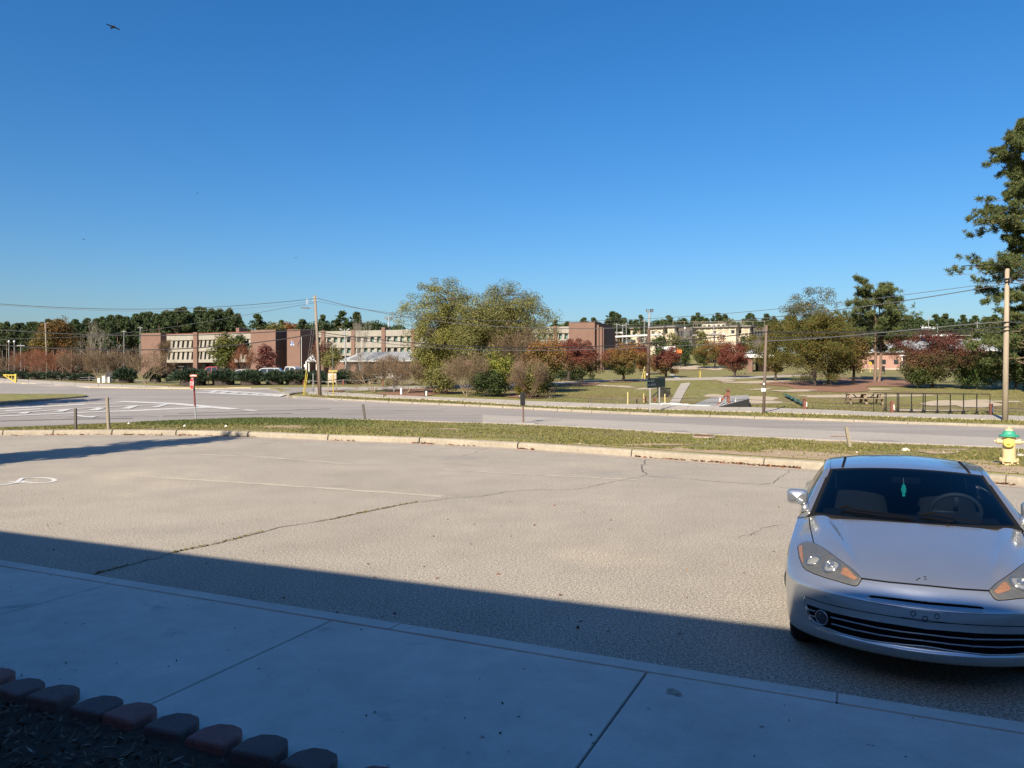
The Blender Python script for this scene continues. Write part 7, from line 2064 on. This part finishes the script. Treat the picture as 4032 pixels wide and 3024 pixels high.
# belt strip and rear deck
belt = [(.80, 1.44, .935), (.802, 2.0, .95), (.79, 2.8, .975), (.70, 3.5, 1.0), (.66, 3.9, .99)]
bb = np.array([p[1] for p in belt])
def beltp(b): return float(np.interp(b, bb, [p[0] for p in belt])), float(np.interp(b, bb, [p[2] for p in belt]))
for sg in (-1, 1):
    g = []
    for b in np.linspace(1.40, 3.9, 22):
        s0, z0 = shoulder(b); s1, z1 = beltp(max(1.44, b)); g.append([cw(sg * (s0 + (s1 - s0) * f), b + (.04 if b < 1.43 else 0) * f, z0 + (z1 - z0) * f + .008 * math.sin(math.pi * f)) for f in np.linspace(0, 1, 4)])
    body.grid(g)
rear = crom([row(3.93, .995, .66, 3.85, .985, .8), row(4.2, .985, .80, 4.1, .90, .8), row(4.385, .90, .80, 4.25, .86, .6), row(4.40, .55, .84, 4.22, .55, .6), row(4.34, .24, .82, 4.15, .24, .6)], 5)
body.grid([full(r) for r in rear])
bo = body.build('body', m_sil, car, smooth=True)
# roof
def arc_row(c, e, n=20, pw=2.0): return [(e[0] * u, c[0] + (e[1] - c[0]) * abs(u) ** pw, c[1] + (e[2] - c[1]) * abs(u) ** pw) for u in np.linspace(-1, 1, 2 * n + 1)]
rk = [np.array(arc_row(c, e)) for c, e in (((1.925, 1.279), (.60, 2.045, 1.236)), ((2.1, 1.305), (.605, 2.18, 1.256)), ((2.45, 1.328), (.605, 2.48, 1.276)), ((2.8, 1.318), (.595, 2.8, 1.265)), ((3.12, 1.27), (.57, 3.1, 1.222)))]
roofrows = crom(rk, 6)
mb = MB(); mb.grid([[cw(*p) for p in r] for r in roofrows])
railT = [(.605, 2.045, 1.236), (.608, 2.18, 1.256), (.608, 2.48, 1.276), (.598, 2.8, 1.265), (.573, 3.1, 1.222), (.55, 3.88, .985)]
railB = [(.668, 2.075, 1.195), (.675, 2.2, 1.212), (.675, 2.48, 1.225), (.665, 2.8, 1.21), (.65, 3.1, 1.165), (.66, 3.9, .99)]
for sg in (-1, 1):
    g = []
    for a, b in zip(railT, railB): g.append([cw(sg * (a[0] + (b[0] - a[0]) * f + .014 * math.sin(math.pi * f)), a[1] + (b[1] - a[1]) * f, a[2] + (b[2] - a[2]) * f + .012 * math.sin(math.pi * f)) for f in np.linspace(0, 1, 5)])
    mb.grid(g)
    # windscreen pillar
    pin = [(.742, 1.372, .94), (.69, 1.62, 1.05), (.64, 1.87, 1.157), (.605, 2.045, 1.236)]
    pout = [(.81, 1.45, .932), (.765, 1.68, 1.02), (.715, 1.90, 1.12), (.668, 2.075, 1.195)]
    g = [[cw(sg * (a[0] + (b[0] - a[0]) * f + .012 * math.sin(math.pi * f)), a[1] + (b[1] - a[1]) * f - .008 * math.sin(math.pi * f), a[2] + (b[2] - a[2]) * f + .014 * math.sin(math.pi * f)) for f in np.linspace(0, 1, 5)] for a, b in zip(pin, pout)]
    mb.grid(g)
ro = mb.build('roof', m_sil, car, smooth=True)
# windscreen: dark frit border sheet with the pane in front of it
def screen(es, off, nv=14, nu=16, v0=0.0, v1=1.0):
    E0, E1, C0, C1 = np.array((.715 + es, 1.335, .945)), np.array((.585 + es, 2.03, 1.228)), np.array((0, 1.115, .955)), np.array((0, 1.91, 1.273))
    g = []
    for v in np.linspace(v0, v1, nv):
        e = E0 + (E1 - E0) * v; c = C0 + (C1 - C0) * v; c = c + np.array((0, -.01, .012)) * math.sin(math.pi * min(1, max(0, v))) + np.array((0, -.45, .9)) * off
        e = e + np.array((0, -.45, .9)) * off
        g.append([(e[0] * u, c[1] + (e[1] - c[1]) * u * u, c[2] + (e[2] - c[2]) * u * u) for u in np.linspace(-1, 1, 2 * nu + 1)])
    return g
G_ = screen(0.0, 0.0, 18, 20)
mb = MB(); mb.grid([[cw(*p) for p in r] for r in G_]); wsn = mb.build('windscreen', m_screen, car, smooth=True)
outer = screen(.034, -.004, 18, 20, -.035, 1.03); inner = screen(-.022, -.004, 18, 20, .02, .972)
mb = MB()
def loop(g): return g[0] + [r[-1] for r in g[1:-1]] + g[-1][::-1] + [r[0] for r in g[1:-1]][::-1]
lo, li = loop(outer), loop(inner)
n = len(lo); mb.add([cw(*p) for p in lo] + [cw(*p) for p in li], [(i, (i + 1) % n, (i + 1) % n + n, i + n) for i in range(n)])
mb.build('windscreen_border', m_trim, wsn)
mb = MB(); mb.grid([[cw(*p) for p in r] for r in [list(map(tuple, r)) for r in crom([np.array(arc_row((3.13, 1.262), (.565, 3.11, 1.215))), np.array(arc_row((3.55, 1.15), (.56, 3.5, 1.11))), np.array(arc_row((3.93, .998), (.65, 3.86, .987)))], 5)]]); mb.build('rear_window', m_dkglass, car, smooth=True)
for sg in (-1, 1):
    top = [(.81, 1.452, .934), (.765, 1.685, 1.018), (.715, 1.905, 1.115), (.672, 2.08, 1.192), (.675, 2.48, 1.222), (.65, 3.1, 1.162), (.66, 3.85, .995)]
    g = []
    for t in top:
        s1, z1 = beltp(t[1]); g.append([cw(sg * (t[0] + (s1 + .012 - t[0]) * f + .02 * math.sin(math.pi * f)), t[1], t[2] + (z1 - t[2]) * f) for f in np.linspace(0, 1, 5)])
    mb = MB(); mb.grid(g); mb.build('side_window', m_dkglass, car, smooth=True)
# cowl below the screen
lastr = rows[-1]; g = []
base_c = screen(.034, -.004, 2, NC // 2, -.035, 0)[0]
cf = full(lastr)
mb = MB(); gr = []
sc_ = np.array([(p[0], p[1], p[2]) for p in base_c]); us = np.linspace(-1, 1, len(sc_))
for k, p in enumerate(cf):
    u = -math.sin((NC - k) / NC * math.pi / 2) if k <= NC else math.sin((k - NC) / NC * math.pi / 2)
    q = np.array([np.interp(u, us, sc_[:, i]) for i in range(3)]); Q = cw(*q)
    gr.append([p, p.lerp(Q, .3) - Vector((0, 0, .02)), p.lerp(Q, .75) - Vector((0, 0, .012)), Q])
mb.grid(gr); mb.build('cowl', m_trim, car, smooth=True)
for sg in (-1, 1):
    pts = [cw(sg * .84, 1.38, .88), cw(sg * .855, 1.42, .878), cw(sg * .80, 1.46, .94), cw(sg * .742, 1.372, .945), cw(sg * .74, 1.30, .915)]
    mb = MB(); mb.add(pts, [(0, 1, 2, 3, 4)]); mb.build('fender_corner', m_sil, car)

# ---- features traced over the shell
allv = [bo.matrix_world @ v.co + car.location for v in bo.data.vertices]; allf = [tuple(p.vertices) for p in bo.data.polygons]
k0 = len(allv)
allv += [v.co + car.location for v in ro.data.vertices]; allf += [tuple(i + k0 for i in p.vertices) for p in ro.data.polygons]
k0 = len(allv); allv += [v.co + car.location for v in wsn.data.vertices]; allf += [tuple(i + k0 for i in p.vertices) for p in wsn.data.polygons]
bvh = BVHTree.FromPolygons(allv, allf)
eye = Vector((0, 0, EYE))
def hit(px, py):
    d = Vector(((px - CX) / F, 1, -(py - HORIZON) / F)).normalized()
    loc, nrm, i, dist = bvh.ray_cast(eye, d)
    if loc is None:
        loc, nrm, i, dist = bvh.find_nearest(eye + d * 6.0)
    if nrm.dot(d) > 0: nrm = -nrm
    return loc, nrm
def patch(name, px, off, m, parent=car, step=6.0, mirror=True, smooth=True):
    V, Fc, E = gridpoly(px, step)
    pts = []
    for x, y in V:
        l, n = hit(x, y); pts.append(l + n * off)
    out = []
    for mi in ((0, 1) if mirror else (0,)):
        q_ = [mir(p) for p in pts] if mi else pts
        f0 = max(Fc, key=lambda f: ((q_[f[1]] - q_[f[0]]).cross(q_[f[2]] - q_[f[0]])).length)
        nn_ = (q_[f0[1]] - q_[f0[0]]).cross(q_[f0[2]] - q_[f0[0]])
        front = cw(0, -3, .9) - q_[f0[0]]
        mb = MB(); mb.add(q_, [f[::-1] for f in Fc] if nn_.dot(front) < 0 else Fc); out.append(mb.build(name, m, parent, smooth=smooth))
    return out
def seam(name, px, r, m, parent=car, mirror=True, off=0.0, n=5, step=8.0):
    pts = []
    for a, b in zip(px[:-1], px[1:]):
        k = max(1, int(math.hypot(b[0] - a[0], b[1] - a[1]) / step))
        pts += [(a[0] + (b[0] - a[0]) * i / k, a[1] + (b[1] - a[1]) * i / k) for i in range(k)]
    pts.append(px[-1]); P3 = []
    for x, y in pts: l, nn = hit(x, y); P3.append(l + nn * off)
    out = []
    for mi in ((0, 1) if mirror else (0,)):
        mb = MB(); mb.tube([mir(p) for p in P3] if mi else P3, r, n); out.append(mb.build(name, m, parent, smooth=True))
    return out
HL = [(3141, 2153), (3158, 2140), (3181, 2135), (3204.5, 2140), (3228, 2151), (3259, 2171), (3291, 2195.6), (3322.6, 2219), (3354, 2242), (3375, 2261), (3391, 2277), (3392, 2282), (3377.5, 2304), (3365, 2307), (3333, 2299), (3291, 2286), (3249, 2274), (3206.6, 2259), (3175, 2244), (3160, 2229), (3147.5, 2193)]
hls = patch('headlight', HL[::-1], .004, mat('headlight_housing', (.125, .125, .12), .35, noise=[(20, .12, 3)]))
def shrink(px, k):
    cx = sum(p[0] for p in px) / len(px); cy = sum(p[1] for p in px) / len(px); return [(cx + (x - cx) * k, cy + (y - cy) * k) for x, y in px]
m_amber = mat('amber_lens', (.36, .18, .10), .25, noise=[(60, .2, 2)])
m_bulb = mat('lamp_bowl', (.60, .60, .57), .18, metal=.6, noise=[(40, .15, 2)])
m_bulbdk = mat('projector_glass', (.30, .30, .28), .1)
m_chrome = mat('lamp_ring', (.75, .75, .72), .15, metal=.9)
def lamp(px, py, r_px, parent_pair, ring_m, dome_m, nm='lamp', off=.006, depth=.35):
    l, n = hit(px, py); r = r_px * l.y / F
    a = n.orthogonal().normalized(); b = n.cross(a)
    for mi, par in enumerate(parent_pair):
        mb = MB(); g = []
        for i in range(7):
            t = i / 6 * math.pi / 2
            g.append([l + n * (off + r * depth * math.sin(t)) + (a * math.cos(k * math.pi / 8) + b * math.sin(k * math.pi / 8)) * r * .86 * math.cos(t) for k in range(17)])
        if mi: g = [[mir(p) for p in row_] for row_ in g]
        mb.grid(g); o = mb.build(nm, dome_m, par, smooth=True)
        mb = MB(); pts = [l + n * (off + .004) + (a * math.cos(k * math.pi / 12) + b * math.sin(k * math.pi / 12)) * r for k in range(25)]
        if mi: pts = [mir(p) for p in pts]
        mb.tube(pts, r * .12, 6, cap=False); mb.build('ring', ring_m, par, smooth=True)
lamp(3203, 2211, 29, hls, m_chrome, m_bulbdk, depth=.3); lamp(3275, 2232.5, 33, hls, m_chrome, m_bulb, depth=.25)
lamp(3276, 2234, 12, hls, m_chrome, m_chrome, off=.02, depth=.3)
X1 = lambda u, v: (3080 + u / 4.74, 2050 + v / 4.74)
for k, (nm, pl) in enumerate((('side_marker', [(312, 500), (375, 470), (400, 800), (375, 790), (340, 680)]), ('turn_signal', [(1140, 890), (1200, 892), (1420, 1095), (1340, 1118), (1100, 1000)]))):
    for o, par in zip(patch(nm, [X1(*p) for p in pl], .008, m_amber, step=5), hls): o.parent = par; o.location = (0, 0, 0)
for o, par in zip(patch('lens', shrink(HL, .985)[::-1], .022, m_lens, step=6), hls): o.parent = par; o.location = (0, 0, 0)
seam('headlight_seam', HL + [HL[0]], .0045, m_gap)
# bumper openings
GU = [(3178, 2379), (3210, 2390), (3244, 2401), (3275, 2412), (3362, 2431), (3456, 2449), (3550, 2463), (3646.5, 2478)]
GD = [(3646.5, 2545), (3550, 2537), (3480, 2529), (3409, 2519), (3315, 2495), (3244, 2468), (3211, 2450), (3193, 2431)]
gr_ = patch('lower_grille', GU + GD, .003, m_gap, step=8)
for pl in ([(3272, 2429), (3362, 2450), (3456, 2471), (3550, 2486), (3646.5, 2497)], [(3275, 2455), (3362, 2478.5), (3468, 2500), (3550, 2512), (3646.5, 2523)], [(3183, 2397), (3212, 2407)], [(3192, 2423), (3212, 2428)]):
    seam('grille_slat', pl, .0062, mat('slat_paint', (.42, .44, .48), .3, metal=.7) if 'slat_paint' not in bpy.data.materials else bpy.data.materials['slat_paint'], off=.007)
seam('grille_divider', [(3453, 2452), (3462, 2485), (3471, 2519)], .008, m_trim, off=.004)
fg = [root('fog_lamp', None, None, (0, 0, 0)) for _ in range(2)]
for o in fg: o.parent = car; o.location = (0, 0, 0)
lamp(3241, 2430.5, 27, fg, mat('fog_ring', (.33, .35, .4), .3, metal=.7), mat('fog_glass', (.05, .055, .07), .08), off=.012, depth=.2)
seam('grille_lip', GD, .006, m_sil, off=.003)
seam('bumper_seam', [(3170, 2349), (3221, 2368), (3291, 2387), (3385, 2406), (3480, 2422), (3600, 2441), (3646.5, 2448)], .0032, m_gap)
seam('bumper_seam', [(3170, 2349), (3166, 2358), (3170, 2385), (3178, 2400), (3184, 2425), (3196, 2447)], .004, m_sil, off=.003)
SL = [(3419, 2351), (3428, 2345), (3500, 2353), (3600, 2365), (3646.5, 2371), (3646.5, 2379.5), (3569, 2370), (3480, 2358), (3430, 2352)]
patch('upper_intake', SL, .003, m_gap, step=8)
seam('intake_lip', [(3430, 2353.5), (3416, 2354), (3420, 2361), (3456, 2370), (3600, 2388), (3646.5, 2393)], .004, m_sil, off=.000)
seam('intake_lip', [(3416, 2352), (3428, 2343), (3500, 2350.5), (3600, 2362.5), (3646.5, 2368.5)], .0035, m_sil, off=.000)
seam('hood_seam', [(3392, 2278), (3500, 2292.5), (3646.5, 2306)], .006, m_gap)
seam('hood_seam', [(3186, 2018), (3186, 2035), (3187.5, 2055), (3190, 2077), (3198, 2111), (3204, 2138)], .0045, m_gap)
pb = patch('plate_bracket', [(3547, 2392), (3740, 2416), (3739, 2451), (3547, 2427)][::-1], .006, m_sil, step=10, mirror=False)
seam('bracket_edge', [(3547, 2392), (3740, 2416)], .003, m_sil, mirror=False, off=.006)
for x, y in ((3596, 2415), (3642.5, 2434), (3689, 2426)):
    seam('bracket_ring', [(x + 9.5 * math.cos(t), y + 9.5 * math.sin(t)) for t in np.linspace(0, 2 * math.pi, 17)], .0022, m_trim, mirror=False, off=.007, step=20)
seam('bracket_edge', [(3547, 2428), (3739, 2452)], .003, m_gap, mirror=False, off=.004)
for x, y in ((3619, 2278), (3644, 2281), (3611, 2284), (3642, 2272)): seam('emblem_hole', [(x - 4, y - .3), (x + 4, y + .4)], .0045, m_gap, mirror=False)
# chipped scrape across the fender, roof ditches
seam('roof_ditch', [(3318, 1841), (3323, 1822), (3329, 1803)], .014, m_trim, off=-.002)
# wipers, nozzles
def on(px, py, off): l, n = hit(px, py); return l + n * off
mb = MB(); mb.tube([on(3308, 2010, .02), on(3340, 2006, .03), on(3374, 2019, .03), on(3480, 2030, .025), on(3578, 2045, .02)], [.010, .010, .006, .005, .004], 6); wi = mb.build('wiper', m_gap, car)
mb = MB(); mb.tube([on(3330, 2014, .012), on(3480, 2035, .012), on(3600, 2046, .012)], .006, 5); mb.build('blade', m_gap, wi)
mb = MB(); mb.tube([on(3622, 2036, .02), on(3668, 2032, .03), on(3700, 2043, .03), on(3780, 2056, .025), on(3866, 2066, .02)], [.010, .010, .006, .005, .004], 6); wi = mb.build('wiper', m_gap, car)
mb = MB(); mb.tube([on(3640, 2040, .012), on(3750, 2058, .012), on(3860, 2070, .012)], .006, 5); mb.build('blade', m_gap, wi)
for x, y in ((3461, 2049), (3731, 2070)):
    l, n = hit(x, y); mb = MB(); mb.lathe([(.012, -.004), (.013, .008), (.004, .016)], l, 8); mb.build('washer_nozzle', m_trim, car)
# door mirrors
c0 = A(3139, 1954, 6.62)
def mirror_shell():
    mb = MB(); g = []
    for i in range(9):
        v = -1 + 2 * i / 8
        ring = []
        for k in range(20):
            t = 2 * math.pi * k / 20
            w = (abs(math.cos(t)) ** .5) * math.copysign(1, math.cos(t)); h = (abs(math.sin(t)) ** .5) * math.copysign(1, math.sin(t))
            sc = (1 - abs(v) ** 3.2) ** .38 if abs(v) < 1 else 0.0
            sc = max(sc, .0)
            ring.append(c0 + Vector((math.cos(CA), -math.sin(CA), 0)) * w * .086 * sc + Vector((math.sin(CA), math.cos(CA), 0)) * v * .06 + Vector((0, 0, 1)) * (h * .064 * sc))
        g.append(ring + [ring[0]])
    mb.grid(g); return mb
sh_ = mirror_shell()
for mi in (0, 1):
    mb = MB(); mb.v = [tuple(mir(v)) for v in sh_.v] if mi else list(sh_.v); mb.f = list(sh_.f); mb.mi = list(sh_.mi)
    m_o = mb.build('door_mirror', m_sil, car, smooth=True)
    pts = [A(3166, 1975, 6.62), A(3170, 1995, 6.60), A(3172, 2015, 6.58)]
    if mi: pts = [mir(p) for p in pts]
    mb = MB(); mb.tube(pts, [.035, .032, .045], 10); mb.build('stalk', m_sil, m_o, smooth=True)
# wheels
for ax in AX:
    for sg in (-1, 1):
        prof = [(.20, -.10), (.295, -.105), (.318, -.085), (.322, 0), (.318, .085), (.295, .105), (.20, .10)]
        mb = MB(); mb.lathe(prof, (0, 0, 0), 28, 'X'); M_ = Matrix.Translation(cw(sg * .765, ax, .322)) @ Matrix.Rotation(-CA, 4, 'Z')
        mb.v = [tuple(M_ @ Vector(v)) for v in mb.v]; w = mb.build('wheel', m_tyre, car, smooth=False)
        mb = MB(); mb.lathe([(.02, sg * .10), (.05, sg * .104), (.06, sg * .085), (.19, sg * .08), (.205, sg * .10)], (0, 0, 0), 20, 'X'); mb.v = [tuple(M_ @ Vector(v)) for v in mb.v]; mb.build('rim', m_alloy, w)
mb = MB(); mb.add([cw(s, b, z) for z in (.17, .40) for s, b in ((-.56, .5), (.56, .5), (.62, 4.0), (-.62, 4.0))], [(3, 2, 1, 0), (4, 5, 6, 7), (0, 1, 5, 4), (1, 2, 6, 5), (2, 3, 7, 6), (3, 0, 4, 7)]); mb.build('underbody', m_gap, car)
# ---- cabin
m_seat = mat('seat_cloth', (.035, .035, .034), .9, noise=[(40, .15, 3)]); m_dash = mat('dash', (.025, .025, .027), .7)
mb = MB(); mb.grid([[cw(s, b + .30 * (s / .7) ** 2, z - .03 * (s / .7) ** 2) for s in np.linspace(-.66, .66, 9)] for b, z in ((1.2, .90), (1.45, .945), (1.62, .93), (1.66, .80), (1.66, .4))]); mb.build('dashboard', m_dash, car, smooth=True)
mb = MB(); mb.add([cw(s, b, z) for z in (.42, .44) for s, b in ((-.78, 1.3), (.78, 1.3), (.78, 4.0), (-.78, 4.0))], [(0, 1, 2, 3), (4, 5, 6, 7)]); mb.add([cw(s, 3.2, z) for s, z in ((-.78, .4), (.78, .4), (.68, 1.2), (-.68, 1.2))], [(0, 1, 2, 3)])
for sg in (-1, 1): mb.add([cw(sg * .74, 1.2, .4), cw(sg * .78, 3.3, .4), cw(sg * .77, 3.3, .97), cw(sg * .785, 2.0, .945), cw(sg * .785, 1.46, .93), cw(sg * .70, 1.28, .90)], [(0, 1, 2, 3, 4, 5)])
mb.build('cabin_lining', m_dash, car)
mb = MB(); mb.grid([[cw(s * .97, b + .02, z - .035) for s, b, z in r] for r in roofrows]); mb.build('headliner', mat('headliner', (.10, .10, .095), .9), car)
def seat(s0):
    mb = MB(); g = []
    for i in range(10):
        t = i / 9; z = .62 + .42 * t; bq = 2.22 + .20 * t; w = .25 * (1 - .25 * t ** 3)
        g.append([cw(s0 + w * math.cos(k * math.pi / 8), bq - .09 * math.sin(k * math.pi / 8), z) for k in range(17)])
    mb.grid(g); z_ = g[-1]; mb.add(z_, [tuple(range(17))]); so = mb.build('seat', m_seat, car, smooth=True)
    mb = MB(); mb.lathe([(.03, -.09), (.11, -.07), (.125, 0), (.10, .075), (.02, .085)], cw(s0, 2.43, 1.12), 12); mb.build('headrest', m_seat, so, smooth=True)
    mb = MB(); mb.grid([[cw(s0 + x, b, z) for x in (-.25, -.1, .1, .25)] for b, z in ((1.8, .62), (1.85, .66), (2.2, .63), (2.3, .62))]); mb.build('cushion', m_seat, so, smooth=True)
seat(-.36); seat(.36)
wc_ = cw(.36, 1.72, .955); axis = cw(.36, 1.72 + .5, .955 + .28) - wc_; axis.normalize(); a = Vector((math.cos(CA), -math.sin(CA), 0)); b_ = axis.cross(a)
mb = MB(); mb.tube([wc_ + a * .185 * math.cos(t) + b_ * .185 * math.sin(t) for t in np.linspace(0, 2 * math.pi, 33)], .017, 7, cap=False)
for t in (0, math.pi, -math.pi / 2): mb.bar(wc_, wc_ + a * .18 * math.cos(t) + b_ * .18 * math.sin(t), .035, .02)
mb.build('steering_wheel', mat('wheel_grey', (.10, .105, .10), .6), car, smooth=True)
mb = MB(); mb.tube([cw(.42, 1.55, .88), cw(.42, 1.5, .95)], [.1, .1], 12); mb.build('instrument_hood', m_dash, car)
mv = A(3568, 1893, 6.62); mb = MB(); mb.box(mv, (.23, .035, .062), -CA); mb.build('rear_view_mirror', m_trim, car, bevel=.015)
# air freshener hanging from the mirror
fr0 = A(3558, 1900, 6.60); s = 6.6 / F
fw = root('air_freshener', 'teal tree-shaped air freshener hanging inside the windscreen', 'air freshener', fr0)
outl = [(0, 0), (5, 12), (9, 14), (7, 20), (11, 26), (8, 31), (10, 38), (5, 40), (6, 54), (-4, 55), (-6, 44), (-2, 40), (-9, 37), (-7, 30), (-11, 26), (-7, 19), (-9, 15), (-4, 11)]
mb = MB(); k = len(outl); vs = [fr0 + Vector((x * s, dy, -y * s)) for dy in (-.002, .002) for x, y in outl]; mb.add(vs, [tuple(range(k)), tuple(range(k, 2 * k))[::-1]] + [(i, i + k, (i + 1) % k + k, (i + 1) % k) for i in range(k)])
mb.build('card', mat('teal_card', (.03, .78, .62), .7), fw)
mb = MB(); mb.tube([fr0, fr0 + Vector((.003, .01, 18 * s))], .002, 4); mb.build('string', m_whitepaint, fw)
